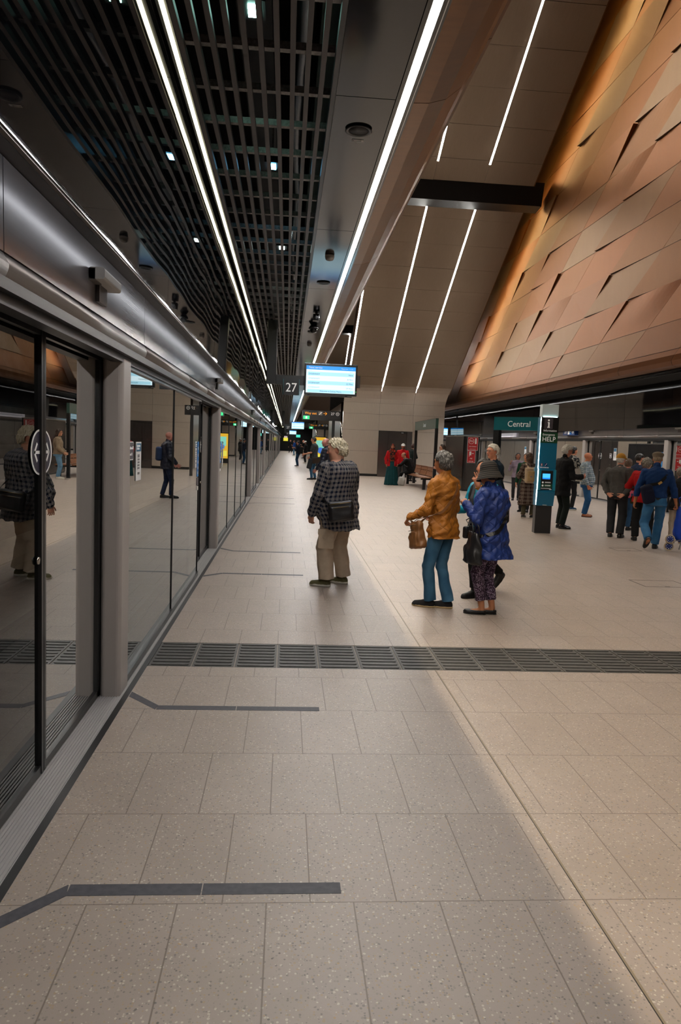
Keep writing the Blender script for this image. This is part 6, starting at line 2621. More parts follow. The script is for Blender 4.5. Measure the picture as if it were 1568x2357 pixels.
# 3 ---- woman with striped sun hat
P3 = Person('woman in blue quilted coat, purple print trousers and dark striped sun hat', 1.985, 6.72, 1.46, 44,
            vox=0.0055, sex='f', bw=1.12, bd=1.2, lean=5, stoop=1.8, hyaw=8, hpitch=6, hpos=(0, 0.02, 0.10), skin='b87c58', brow='55504c',
            armL=((-0.30, 0.05, -1), (0.30, 0.75, 0.62)), armR=((0.30, 0.16, -1), (-0.35, 0.85, 0.1)),
            handL=dict(dir=(0.35, 0.75, 0.45), palm=(0.3, -0.2, -0.9), curl=(50, 55, 60, 60)), handR=dict(palm=(-0.8, 0, -0.5), curl=(50, 55, 60, 60)),
            footL=(-0.03, 0.02, 32, 0), footR=(0.035, -0.02, 32, 0),
            top=dict(mat=cloth('blue quilt', '1b3478', 'quilt', rough=0.55, scale=1.15), t=0.036, hem=0.385, flare=0.030, sr=(0.078, 0.070, 0.054), sleeve=0.99, wr=0.012, collar=0.045, name='coat'),
            bottom=dict(mat=cloth('purple print', '2b2130', 'print', c2='9a8aa0', c3='5a3f5c', scale=1.9), r=(0.095, 0.074, 0.058), hem=0.10, wr=0.010),
            shoes=dict(mat=mat('black flat', '141416', 0.35), kind='flat', sole=M_SOLEB, sole_h=0.010),
            hair=dict(style='short', mat=H_GREY('2a2624', '4a4440'), t=0.008, nape=-0.07))
C_, HS = P3.hd_, P3.hs
hatM = Matrix.Translation(Vector(C_(0, -0.012, 0.0))) @ Matrix([list(r) + [0] for r in (P3.HR @ rot(-6, 6, 0)).tolist()] + [[0, 0, 0, 1]])
prof, tot = [], 0.0
raw = [(0.0, 0.158), (0.030, 0.157), (0.055, 0.150), (0.077, 0.135), (0.092, 0.112), (0.100, 0.083), (0.104, 0.052), (0.106, 0.034), (0.118, 0.010), (0.136, -0.022), (0.150, -0.050), (0.156, -0.064), (0.152, -0.066), (0.134, -0.030), (0.114, 0.006), (0.102, 0.030), (0.098, 0.060), (0.0, 0.14)]
fine = []
for i in range(len(raw) - 1):
    for t_ in (0, 0.34, 0.67):
        fine.append(tuple(raw[i][q] + (raw[i + 1][q] - raw[i][q]) * t_ for q in (0, 1)))
fine.append(raw[-1])
b = mb(cloth('hat straw', '242322', 'straw', c2='6b6259'))
b.lathe([(r * HS * 1.02, z * HS * 1.02) for r, z in fine], 40, hatM)
ho = b.build('sun_hat', None, P3.root)
vs_, dist = [], 0
wv = np.zeros((len(ho.data.vertices), 3), np.float32)
acc = 0.0
for i in range(len(fine)):
    if i:
        acc += math.dist(fine[i], fine[i - 1]) * HS
    wv[i * 40:(i + 1) * 40, 1] = acc
at_ = ho.data.attributes.new('weave', 'FLOAT_VECTOR', 'POINT')
at_.data.foreach_set('vector', wv.ravel())
b = mb(mat('hat cord', '4a4640', 0.7))
lp = [hatM @ Vector((0.03 * HS + 0.016 * math.cos(a), -0.110 * HS - 0.004, 0.012 * HS - 0.024 + 0.026 * math.sin(a))) for a in [2 * math.pi * i / 14 for i in range(15)]]
b.tube(lp, 0.0028, 5)
b.tube([hatM @ Vector((r_ * math.cos(a), r_ * math.sin(a), 0.038 * HS)) for r_ in (0.108 * HS,) for a in [2 * math.pi * i / 30 for i in range(30)]], 0.003, 5, closed=True)
b.build('hat_cord', None, ho)
bg = on_person('tote_bag', P3, 'black tote bag hanging from the arm of the blue coat woman', 'bag')
bc = v3(-0.285, 0.02, 0.675)
RB = np.stack([v3(0.55, 0.83, 0), v3(-0.83, 0.55, 0), v3(0, 0, 1)], 1)
M_TOTE = mat('black tote', '1a191b', 0.38, bump=0.35, bscale=60)
sdf_obj('bag_body', [(loft(bc, RB, [-0.15, -0.135, -0.04, 0.08, 0.125, 0.14], [0.11, 0.128, 0.122, 0.092, 0.082, 0.07], [0.045, 0.062, 0.056, 0.032, 0.020, 0.012], [0] * 6, n=3.4), 0)], 0.006, M_TOTE, bg, disp=wrinkle(0.007, 30, 6))
E_, W_ = P3.arm['L'][1], P3.arm['L'][2]
loop_top = E_ + (W_ - E_) * 0.18 + v3(0, 0, 0.03)
for q in (-1, 1):
    b = mb(M_TOTE)
    b.tube([bc + RB @ v3(-0.06, q * 0.03, 0.12), bc + RB @ v3(-0.035, q * 0.03, 0.20), loop_top + v3(-0.05, q * 0.02 - 0.01, -0.06), loop_top + v3(-0.01, q * 0.02 - 0.03, 0.0) , loop_top + v3(-0.05, q * 0.02 + 0.05, -0.06), bc + RB @ v3(0.035, q * 0.03, 0.20), bc + RB @ v3(0.06, q * 0.03, 0.12)], 0.006, 6)
    b.build('handle', None, bg)
sp_ = on_person('crossbody_strap_bag', P3, 'black crossbody strap and small pouch over the blue quilted coat', 'bag')
sdf_obj('pouch', [(rbx(v3(-0.03, 0.235, 0.78), (0.07, 0.03, 0.06), 0.02), 0)], 0.007, M_TOTE, sp_)
strap(P3, [P3.tf(-0.08, 0.22, 0.06), P3.tf(-0.18, 0.02, 0.0), P3.tf(-0.12, -0.18, 0.05), P3.tf(0.0, -0.20, 0.13), P3.tf(0.11, -0.13, 0.30), P3.tf(0.10, 0.0, 0.46), P3.tf(0.03, 0.18, 0.34), P3.tf(0.0, 0.22, 0.10)], 0.038, M_TOTE, sp_)

# 4 ---- gesturing woman in teal
P4 = Person('dark haired woman in teal jacket and grey vest raising two fingers', 2.155, 7.62, 1.53, 118,
            vox=0.0055, sex='f', bw=1.05, bd=1.1, lean=3, drop=0.045, hyaw=48, hpitch=-2, htilt=-4, hpos=(0, 0.012, 0.106), face=1.06, skin='cf8d6c', flush='bd5d48', lips='a03c38', brow='1d1512',
            armL=((-0.12, 0.75, -0.68), (-0.05, 0.36, 0.93)), armR=((0.22, 0.30, -1), (0.0, 1.0, -0.12)),
            handL=dict(dir=(0.10, 0.42, 0.9), palm=(0.9, -0.4, 0.1), curl=(4, 6, 62, 66), spread=4, thumb=(0.6, 0.3, 0.8)), handR=dict(palm=(-0.7, 0, 0.6), curl=(22, 26, 30, 32)),
            footL=(-0.05, 0.09, 0, 0), footR=(0.05, -0.27, 0, 0.075),
            top=dict(mat=cloth('teal jacket', '0f87a0', rough=0.6), t=0.014, hem=0.47, sr=(0.062, 0.054, 0.046), sleeve=0.86, wr=0.008, collar=0.06),
            vest=dict(mat=cloth('grey vest', '45464a'), t=0.024, hem=0.45, sleeve=0.0, collar=0.0, wr=0.006, open=0.014),
            bottom=dict(mat=M_BLKCL, r=(0.088, 0.064, 0.056), hem=0.075),
            shoes=dict(mat=mat('black walking shoe', '151517', 0.5), sole=M_SOLEB, sole_h=0.03, kind='boot'),
            hair=dict(style='bun', mat=H_GREY('15120f', '2a221d'), t=0.011, nape=-0.080, front=0.060))
S_, E_, W_, f_ = P4.arm['L']
w = on_person('wristwatch', P4, 'orange rimmed wristwatch with black face on the raised arm', 'watch')
cw = E_ + (W_ - E_) * 0.90
ax_ = Vector(f_)
side_ = Vector((-0.80, -0.5, 0.2))
side_ = (side_ - ax_ * side_.dot(ax_)).normalized()
Mw = Matrix.Translation(Vector(cw) + side_ * 0.031) @ side_.to_track_quat('Z', 'Y').to_matrix().to_4x4()
f = mb(mat('watch orange', 'c8832a', 0.35, metal=0.4))
f.lathe([(0.0, 0.0), (0.022, 0.0), (0.023, 0.010), (0.018, 0.012), (0.018, 0.008), (0.0, 0.008)], 24, Mw)
f.build('case', None, w)
f = mb(M_BLACKGLOSS)
f.lathe([(0.0, 0.0105), (0.018, 0.0105), (0.018, 0.008), (0.0, 0.008)], 24, Mw)
f.build('dial', None, w)
f = mb(mat('watch band', 'a8742c', 0.6))
u_ = side_
v_ = ax_.cross(u_)
f.tube([Vector(cw) + (u_ * math.cos(a) + v_ * math.sin(a)) * 0.032 for a in [2 * math.pi * i / 20 for i in range(20)]], 0.01, flat=(0.02, 0.004), closed=True, up=[(u_ * math.cos(a) + v_ * math.sin(a)) for a in [2 * math.pi * i / 20 for i in range(20)]])
f.build('band', None, w)
bp = on_person('backpack', P4, 'black backpack worn by the woman in the teal jacket', 'backpack')
sdf_obj('pack_body', [(rbx(P4.tf(0, -0.20, 0.20), (0.13, 0.075, 0.20), 0.05, P4.TR), 0), (rbx(P4.tf(0, -0.27, 0.13), (0.10, 0.04, 0.11), 0.03, P4.TR), 0.02)], 0.008, M_BLKCL, bp)
for q in (-1, 1):
    strap(P4, [P4.tf(q * 0.085, -0.13, 0.38), P4.tf(q * 0.085, 0.0, 0.46), P4.tf(q * 0.09, 0.12, 0.34), P4.tf(q * 0.11, 0.08, 0.14), P4.tf(q * 0.11, -0.12, 0.06)], 0.035, M_BLKCL, bp, part='vest')

# 5 ---- white haired man with glasses
P5 = Person('white haired man with glasses in dark blue shirt, hands clasped behind him', 3.29, 11.15, 1.665, 72,
            vox=0.008, sex='m', bw=1.08, bd=1.15, belly=0.03, lean=2, hyaw=40, hpitch=3, skin='cb8768', flush='b4553f', brow='cfc8bd',
            armL=((-0.24, -0.34, -1), (0.42, -0.42, -0.9)), armR=((0.24, -0.34, -1), (-0.42, -0.42, -0.9)),
            handL=dict(palm=(0.2, -1, 0), curl=(60, 65, 70, 70), dir=(0.8, -0.3, -0.6)), handR=dict(palm=(-0.2, -1, 0), curl=(50, 55, 60, 60), dir=(-0.8, -0.3, -0.6)),
            top=dict(mat=cloth('dark blue shirt', '1a2a38'), t=0.012, hem=0.545, sr=(0.062, 0.052, 0.040), wr=0.008, collar=0.03, name='shirt'),
            bottom=dict(mat=cloth('dark trousers', '14171a'), r=(0.088, 0.066, 0.060)), shoes=dict(mat=M_SHOEB),
            hair=dict(style='short', mat=H_GREY('cfc9be', 'f2efe8'), t=0.018, noise=0.003, front=0.066, nape=-0.062))
P5.glasses()
f = mb(mat('belt black', '101011', 0.4))
f.lathe([(0.178, 0.0), (0.178, 0.035), (0.15, 0.035), (0.15, 0.0)], 30, Matrix.Translation(Vector(P5.tf(0, 0.012, 0.005))) @ Matrix.Diagonal((1, 0.80, 1, 1)))
f.build('belt', None, P5.root)

# 6.. ---- middle distance
P6 = Person('grey haired person in pink top mostly hidden behind the striped sun hat', 3.92, 13.1, 1.52, 95, vox=0.012, sex='f', hyaw=20, skin='cf9478', armL=DOWN(-1), armR=DOWN(1),
            top=dict(mat=cloth('dusty pink', 'b98a86'), t=0.014, hem=0.46), bottom=dict(mat=M_CHAR), shoes=dict(mat=M_SHOEB), hair=dict(style='bob', mat=H_GREY('b8b4b4', 'dcd9d8'), t=0.016, vol=0.0, noise=0.003))
P7 = Person('bald man seen beyond the white haired man, beside the black sign post', 5.42, 18.6, 1.68, 62, vox=0.012, hyaw=12, skin='c98a70', armL=DOWN(-1), armR=DOWN(1),
            top=dict(mat=M_CHAR, t=0.014, hem=0.46), bottom=dict(mat=M_JEAND), shoes=dict(mat=M_SHOEB))
P8 = Person('long haired woman in brown plaid coat carrying a cream and blue backpack', 5.73, 16.6, 1.535, 6, vox=0.0095, sex='f', lean=2, hyaw=-6, skin='c99478', armL=((-0.3, 0.15, -1), (0.2, 0.8, 0.1)), armR=((0.3, 0.15, -1), (-0.2, 0.8, 0.1)),
            footL=(-0.06, 0.0, -40, 0), footR=(0.06, -0.05, -60, 0),
            top=dict(mat=cloth('brown plaid', '33221d', 'plaid', c2='241814', c3='a8978a', scale=1.5), t=0.032, hem=0.20, flare=0.03, sr=(0.074, 0.064, 0.055), wr=0.012, name='coat', hem_slope=-0.2),
            bottom=dict(mat=cloth('olive trousers', '4a4433'), r=(0.08, 0.062, 0.06)), shoes=dict(mat=M_SHOEB, sole=M_SOLEW),
            hair=dict(style='long', mat=H_GREY('3f2818', '6a4a2e'), t=0.016, nape=-0.30, noise=0.006))
bp = on_person('backpack', P8, 'cream backpack with light blue side panels on the plaid coat woman', 'backpack')
RB = P8.TR @ rot(0, 0, -14)
bc = P8.tf(-0.055, -0.235, 0.205)
CREAM = cloth('cream canvas', 'b09a80')
sdf_obj('pack_body', [(rbx(bc, (0.135, 0.085, 0.185), 0.05, RB), 0)], 0.009, CREAM, bp)
sdf_obj('front_pocket', [(rbx(bc + RB @ v3(-0.02, -0.10, -0.02), (0.082, 0.035, 0.125), 0.025, RB), 0)], 0.008, cloth('sand canvas', 'a58a62'), bp)
sdf_obj('side_panel', [(rbx(bc + RB @ v3(0.075, -0.03, 0.0), (0.030, 0.088, 0.188), 0.02, RB), 0)], 0.008, cloth('sky canvas', '7fb0c8'), bp)
f = mb(mat('pack emblem blue', '3b4f8c', 0.6))
ec = bc + RB @ v3(-0.02, -0.138, -0.03)
f.add([Vector(ec + RB @ v3(*p)) for p in ((-0.04, 0, 0.0), (0.0, 0, 0.015), (0.04, 0, 0.0), (0.0, 0, 0.005))], [(0, 1, 2, 3)])
f.add([Vector(ec + RB @ v3(*p)) for p in ((-0.03, 0, -0.02), (0.0, 0, -0.005), (0.03, 0, -0.02), (0.0, 0, -0.014))], [(0, 1, 2, 3)])
f.build('emblem', None, bp)
for q in (-1, 1):
    strap(P8, [P8.tf(q * 0.08, -0.15, 0.37), P8.tf(q * 0.08, 0.0, 0.455), P8.tf(q * 0.09, 0.13, 0.32), P8.tf(q * 0.12, 0.06, 0.12), P8.tf(q * 0.13, -0.13, 0.07)], 0.035, CREAM, bp)

P9 = Person('white haired man in black coat and glasses standing right of the help pillar', 5.74, 14.55, 1.735, -78, vox=0.008, sex='m', bw=1.12, bd=1.15, lean=5, hyaw=-6, hpitch=16, skin='c98264', brow='c9c2b8',
            armR=((0.16, 0.16, -1), (-0.22, 1.0, -0.02)), armL=((-0.16, 0.20, -1), (0.22, 1.0, -0.05)), handR=dict(palm=(-0.9, 0, 0.4), curl=(40, 45, 50, 50)), handL=dict(palm=(0.6, 0, 0.8), curl=(40, 45, 50, 50)),
            footL=(-0.05, 0.02, -4, 0), footR=(0.055, -0.01, -10, 0),
            top=dict(mat=M_BLKCL, t=0.024, hem=0.40, flare=0.02, sr=(0.074, 0.064, 0.054), sleeve=0.97, wr=0.010, collar=0.035, name='coat'),
            bottom=dict(mat=cloth('dark green trousers', '18201d'), r=(0.09, 0.068, 0.064)), shoes=dict(mat=mat('polished shoe', '0d0d0e', 0.12), sole=M_SOLEB),
            hair=dict(style='swept', mat=H_GREY('c4beb4', 'ebe7df'), t=0.020, noise=0.006, nape=-0.085))
P9.glasses()
pa = on_person('paper_sheet', P9, 'white sheet of paper held by the man in the black coat', 'paper')
f = mb(mat('paper', 'd9d5d2', 0.7))
W_ = P9.arm['L'][2] + v3(0.10, 0.10, 0.02)
Mp = Matrix.Translation(Vector(W_)) @ Matrix.Rotation(R(14), 4, 'X')
f.box(-0.11, 0.10, 0.0, 0.0012, -0.12, 0.16, Mp)
f.use(mat('paper print', '8f8b8b', 0.7))
for i in range(6):
    f.box(-0.06, 0.07, -0.0008, 0, 0.02 + i * 0.018, 0.024 + i * 0.018, Mp)
f.build('sheet', None, pa)

P10 = Person('bald man in light checked shirt and blue jeans looking up to the right', 7.48, 17.4, 1.60, -118, vox=0.009, sex='m', bw=1.15, bd=1.2, belly=0.05, lean=-3, hyaw=14, hpitch=-12, skin='c57a56', flush='b2563c',
             armR=((0.22, 0.05, -1), (-0.05, 0.40, -1)), armL=((-0.22, 0.05, -1), (0.05, 0.40, -1)), footL=(-0.06, 0, 10, 0), footR=(0.06, 0.0, -6, 0),
             top=dict(mat=cloth('grey check', '8d9aa0', 'check', c2='56697a', c3='d5d8d6', scale=1.6), t=0.016, hem=0.50, flare=0.012, sr=(0.066, 0.056, 0.045), wr=0.009, name='shirt'),
             bottom=dict(mat=cloth('strong blue jeans', '234f7c', 'denim', c2='3d6c98'), r=(0.098, 0.074, 0.066)), shoes=dict(mat=mat('tan brown shoe', '8a4a1e', 0.3), sole=M_SOLEB))
P11 = Person('dark haired man in black with striped trousers behind the checked shirt man', 7.85, 19.3, 1.74, -60, vox=0.011, hyaw=-20, skin='c98b6a', armL=((-0.3, 0.1, -1), (0.2, 0.6, -0.5)), armR=((0.3, 0.1, -1), (-0.2, 0.6, -0.5)), footL=(-0.16, 0.05, 20, 0), footR=(0.05, 0, 0, 0),
             top=dict(mat=cloth('black print top', '17181d', 'print', c2='8f8a80', scale=0.25), t=0.014, hem=0.46), bottom=dict(mat=M_BLKCL), shoes=dict(mat=cloth('blue sneaker', '23405c'), sole=M_SOLEW, sole_h=0.03),
             hair=dict(style='short', mat=H_GREY('15110f', '2b2420'), t=0.020, nape=-0.08))
P12 = Person('man in grey sweater and yellow baseball cap, hands clasped behind his back', 6.33, 13.25, 1.60, -38, vox=0.0085, sex='m', bw=1.14, bd=1.22, belly=0.03, lean=6, stoop=2.2, hyaw=-14, hpitch=6, skin='cf8f74', brow='d8d4cc', beard='d5d0c8',
             armL=((-0.30, -0.26, -1), (0.50, -0.44, -0.75)), armR=((0.30, -0.26, -1), (-0.50, -0.44, -0.75)), handL=dict(palm=(0.2, -1, 0.2), curl=(30, 35, 40, 45), dir=(0.75, -0.25, -0.6)), handR=dict(palm=(-0.2, -1, 0.2), curl=(30, 35, 40, 45), dir=(-0.75, -0.25, -0.6)),
             top=dict(mat=cloth('grey knit', '4c4a48'), t=0.018, hem=0.50, sr=(0.072, 0.062, 0.050), wr=0.010, name='sweater'), bottom=dict(mat=M_CHAR, r=(0.104, 0.084, 0.078)), shoes=dict(mat=M_SHOEB),
             hair=dict(style='short', mat=H_GREY('c9c4bb', 'e6e2da'), t=0.010, nape=-0.08))
P12.cap_hat('b88430')
P12.glasses()
P13 = Person('grey haired woman in red jacket and black trousers seen from behind', 6.64, 12.84, 1.535, -42, vox=0.0085, sex='f', bw=1.2, bd=1.3, lean=4, stoop=1.6, hyaw=-12, hpitch=4, skin='cf9478',
             armL=((-0.55, 0.05, -1), (0.45, 0.8, -0.15)), armR=((0.35, 0.1, -1), (-0.3, 0.8, -0.1)), footL=(-0.06, -0.03, 30, 0), footR=(0.07, 0.03, -10, 0),
             top=dict(mat=cloth('red jacket', '9c0f12'), t=0.026, hem=0.47, flare=0.014, sr=(0.082, 0.078, 0.066), sleeve=0.9, wr=0.009, collar=0.05), bottom=dict(mat=M_BLKCL, r=(0.102, 0.080, 0.074)), shoes=dict(mat=M_SHOEB),
             hair=dict(style='swept', mat=H_GREY('6f675c', 'c2bcae'), t=0.024, noise=0.007, nape=-0.10))
st_ = on_person('crossbody_strap_bag', P13, 'olive crossbody strap and pouch on the red jacket woman', 'bag')
OLV = cloth('olive strap', '4a4024')
sdf_obj('pouch', [(rbx(v3(-0.20, 0.16, 0.74), (0.08, 0.03, 0.07), 0.02), 0)], 0.01, OLV, st_)
strap(P13, [v3(-0.2, 0.13, 0.8), P13.tf(-0.16, -0.08, 0.08), P13.tf(0.0, -0.2, 0.20), P13.tf(0.1, -0.1, 0.38), P13.tf(0.09, 0.0, 0.47), P13.tf(0.0, 0.16, 0.3), v3(-0.18, 0.16, 0.8)], 0.03, OLV, st_)
P14 = Person('person in pink top hidden behind the red jacket woman', 7.15, 14.6, 1.50, -40, vox=0.012, sex='f', armL=DOWN(-1), armR=DOWN(1), top=dict(mat=cloth('bright pink', 'c05468'), t=0.014, hem=0.46), bottom=dict(mat=M_JEAND), shoes=dict(mat=M_SHOEB), hair=dict(style='bob', mat=H_GREY('5a4434', '7a6250'), t=0.014))
P15 = Person('short haired man in navy top looking down beyond the flat cap man', 7.72, 15.3, 1.62, -62, vox=0.011, hyaw=-14, hpitch=16, skin='c98a6c', armL=DOWN(-1), armR=((0.3, 0.1, -1), (-0.3, 0.9, 0.2)), top=dict(mat=M_NAVYCL, t=0.014, hem=0.47), bottom=dict(mat=M_CHAR), shoes=dict(mat=M_SHOEB),
             hair=dict(style='short', mat=H_GREY('1e1815', '352c26'), t=0.010, nape=-0.07))
P16 = Person('man in blue sweater and tweed flat cap walking away with a blue trolley', 6.25, 11.68, 1.665, -14, vox=0.0075, sex='m', bw=1.06, bd=1.08, lean=5, drop=0.02, hyaw=-16, hpitch=4, skin='a86a44', brow='4a4038',
             armL=((-0.34, 0.10, -1), (-0.10, 0.25, -1)), armR=((0.34, -0.06, -1), (0.26, 0.10, -1)), handL=dict(palm=(1, 0, 0)), handR=dict(palm=(-1, 0, 0), curl=(62, 66, 70, 72)), footL=(-0.075, -0.14, 8, 0.075), footR=(0.05, 0.10, -20, 0),
             top=dict(mat=cloth('blue sweater', '12305e'), t=0.016, hem=0.535, sr=(0.068, 0.058, 0.046), wr=0.009, collar=0.06, name='sweater'), bottom=dict(mat=cloth('bright jeans', '2a5d88', 'denim', c2='5685aa'), r=(0.096, 0.074, 0.070), wr=0.010), shoes=dict(mat=M_SHOEB, sole=M_SOLEB),
             hair=dict(style='balding', mat=H_GREY('8a7a66', 'b0a48f'), t=0.006, nape=-0.06))
P16.cap_hat('6f6456', style='flat')
f = mb(mat('belt black', '101011', 0.4))
f.lathe([(0.170, 0.0), (0.170, 0.04), (0.14, 0.04), (0.14, 0.0)], 30, Matrix.Translation(Vector(P16.tf(0, 0.0, 0.0))) @ Matrix.Diagonal((1, 0.76, 1, 1)))
f.build('belt', None, P16.root)
sb = on_person('sling_bag', P16, 'dark navy sling bag with tan tab on the blue sweater man', 'bag')
bc = P16.tf(-0.17, -0.16, 0.08)
RB = P16.TR @ rot(0, -18, 25)
sdf_obj('bag_body', [(rbx(bc, (0.10, 0.065, 0.16), 0.05, RB), 0), (rbx(bc + RB @ v3(0, -0.05, -0.03), (0.08, 0.03, 0.10), 0.025, RB), 0.01)], 0.0085, cloth('navy nylon', '12152a'), sb)
strap(P16, [bc + RB @ v3(0.05, 0, 0.14), P16.tf(0.0, -0.17, 0.26), P16.tf(0.11, -0.10, 0.40), P16.tf(0.12, 0.02, 0.475), P16.tf(0.05, 0.16, 0.36), P16.tf(-0.14, 0.14, 0.14), bc + RB @ v3(-0.05, 0.03, 0.05)], 0.05, M_BLKCL, sb)
f = mb(mat('tan tab', 'b08a4a', 0.5))
tp = P16.tf(0.01, -0.185, 0.275)
f.rbox(-0.032, 0.032, -0.006, 0.006, -0.018, 0.018, 0.004, 2, 'y', Matrix.Translation(Vector(tp)) @ Matrix.Rotation(R(-38), 4, 'Y'))
f.build('tab', None, sb)
P17 = Person('short grey haired woman in black top and beige trousers at the right edge', 7.20, 12.62, 1.40, -24, vox=0.0085, sex='f', bw=1.15, bd=1.2, lean=4, stoop=1.6, hyaw=-10, skin='c9947a', armL=((-0.3, 0.1, -1), (0.3, 0.8, -0.1)), armR=((0.3, 0.1, -1), (-0.3, 0.8, -0.1)),
             top=dict(mat=M_BLKCL, t=0.020, hem=0.44, flare=0.015, sr=(0.074, 0.064, 0.052)), bottom=dict(mat=cloth('beige trousers', 'a89a88'), r=(0.09, 0.068, 0.06)), shoes=dict(mat=mat('beige shoe', '8f7a5c', 0.6), sole=M_SOLEW),
             hair=dict(style='bob', mat=H_GREY('6e655a', 'b5ab9d'), t=0.020, vol=0.006, noise=0.005, nape=-0.10))
P18 = Person('woman in lilac blouse, solid stand-in for a reflection in the right glass screen', 7.30, 22.3, 1.50, 170, vox=0.011, sex='f', skin='8f5f48', armL=DOWN(-1), armR=((0.35, 0.1, -1), (0.0, 0.5, 0.9)), top=dict(mat=cloth('lilac blouse', '8d7f90'), t=0.016, hem=0.48, name='blouse'), bottom=dict(mat=M_CHAR), shoes=dict(mat=M_SHOEB),  # reflection in the far screen glass, modelled as an added solid figure
             hair=dict(style='long', mat=H_GREY('1c1513', '35291f'), t=0.014, nape=-0.2, noise=0.005))
P19 = Person('person in dark green jacket just left of the help pillar', 6.20, 18.2, 1.52, 150, vox=0.012, sex='m', skin='c48a6a', armL=DOWN(-1), armR=DOWN(1), top=dict(mat=cloth('dark green', '16402c'), t=0.016, hem=0.46), bottom=dict(mat=M_CHAR), shoes=dict(mat=M_SHOEB), hair=dict(style='short', mat=H_GREY('3a3028', '5a4c40'), t=0.012))

# ---------------------------------------------------------------- around the bench
B1 = Person('woman in teal skirt, red cardigan and floral headscarf beside the bench', 4.22, 28.5, 1.63, 172, vox=0.011, sex='f', bw=1.12, bd=1.2, skin='a8704f', hyaw=-4, armL=((-0.35, 0.1, -1), (0.15, 0.5, -0.8)), armR=((0.35, 0.1, -1), (-0.1, 0.4, -0.9)),
            top=dict(mat=cloth('red cardigan', 'b0141a'), t=0.026, hem=0.46, sr=(0.075, 0.066, 0.056), name='cardigan', open=0.05), bottom=dict(kind='skirt', mat=cloth('teal skirt', '0f3d42'), w=0.175, hem=0.02, pleat=0.014), shoes=dict(mat=M_SHOEB))
sdf_obj('headscarf', [(ell(B1.hd_(0, -0.02, 0.03), np.array((0.093, 0.112, 0.105)) * B1.hs, B1.HR), 0), (ell(B1.hd_(0, 0.0, -0.09), np.array((0.10, 0.10, 0.07)) * B1.hs), 0.04),
                      (rbx(B1.tf(0, 0.115, 0.20 * 1.63), (0.11, 0.05, 0.19), 0.05, rot(8)), 0.05), (cap(B1.tf(-0.10, 0.02, 0.29 * 1.63), B1.tf(0.10, 0.02, 0.29 * 1.63), 0.075), 0.05)], 0.011, cloth('floral scarf', '241a16', 'print', c2='a8301c', c3='6a2a1c', scale=0.28), B1.root,
        clip=lambda X, Y, Z: 0.075 * B1.hs - np.sqrt(((X - B1.hd_(0, .1, .0)[0]) / 0.72) ** 2 + ((Y - B1.hd_(0, .11, .0)[1]) / 1.0) ** 2 + ((Z - B1.hd_(0, .1, .0)[2]) / 1.0) ** 2))
B2 = Person('balding man in black sitting on the bench end leaning forward', 5.02, 28.9, 1.62, 84, vox=0.011, sit=True, sit_h=0.455, lean=26, hyaw=6, hpitch=26, skin='c98a6a', hpos=(0, 0.04, 0.10),
            armL=((-0.15, 0.75, -0.75), (0.05, 0.9, -0.15)), armR=((0.15, 0.75, -0.75), (-0.05, 0.9, -0.15)), footL=(-0.07, 0.27, 8, 0), footR=(0.07, 0.25, -6, 0),
            top=dict(mat=M_BLKCL, t=0.020, hem=0.30, sr=(0.07, 0.06, 0.05), wavy=0), bottom=dict(mat=M_BLKCL), shoes=dict(mat=M_SHOEB, sole=M_SOLEW), hair=dict(style='balding', mat=H_GREY('6a5a4e', '8f8274'), t=0.005, crown=0.04))
bp = on_person('backpack', B2, 'dark grey backpack on the seated man', 'backpack')
sdf_obj('pack_body', [(rbx(B2.tf(0, -0.17, 0.26), (0.14, 0.08, 0.20), 0.06, B2.TR), 0)], 0.012, cloth('grey nylon', '2c2c30'), bp)
for q in (-1, 1):
    strap(B2, [B2.tf(q * 0.08, -0.1, 0.42), B2.tf(q * 0.08, 0.0, 0.5), B2.tf(q * 0.09, 0.12, 0.38), B2.tf(q * 0.12, 0.02, 0.16)], 0.04, mat('strap grey', '5a5a60', 0.6), bp)
cb = empty('carrier_bag', (4.60, 28.35, 0))
tag(cb, 'white plastic carrier bag standing on the floor beside the seated man', 'bag')
sdf_obj('bag_body', [(rbx(v3(0, 0, 0.17), (0.14, 0.10, 0.17), 0.08, rot(0, 14, 0)), 0), (cap(v3(0.05, 0, 0.3), v3(0.10, 0, 0.46), 0.07, 0.025), 0.05)], 0.012, mat('white plastic film', 'b5b3b0', 0.4), cb, clip=lambda X, Y, Z: 0.001 - Z, disp=wrinkle(0.012, 28, 3))
B3 = Person('man in bright red tracksuit top and white cap standing behind the bench', 5.02, 30.9, 1.66, 172, vox=0.012, bw=1.12, bd=1.2, skin='a87050', armL=DOWN(-1), armR=DOWN(1), top=dict(mat=cloth('tracksuit red', 'c01218'), t=0.018, hem=0.47, sr=(0.068, 0.058, 0.048)), bottom=dict(mat=M_CHAR), shoes=dict(mat=cloth('red black shoe', '5a1418'), sole=M_SOLEB), beard='4a4440',
            hair=dict(style='short', mat=H_GREY('4a4440', '6a645e'), t=0.006))
B3.cap_hat('d8d4ce')
f = mb(M_SIGNW)
for side in 'LR':
    S_, E_, W_, _ = B3.arm[side]
    o_ = v3(-0.062 if side == 'L' else 0.062, 0.0, 0.0)
    f.tube([S_ + o_ * 1.1, E_ + o_, W_ + o_ * 0.8], 0.01, flat=(0.03, 0.006), up=(1, 0, 0))
f.build('sleeve_stripe', None, B3.root)
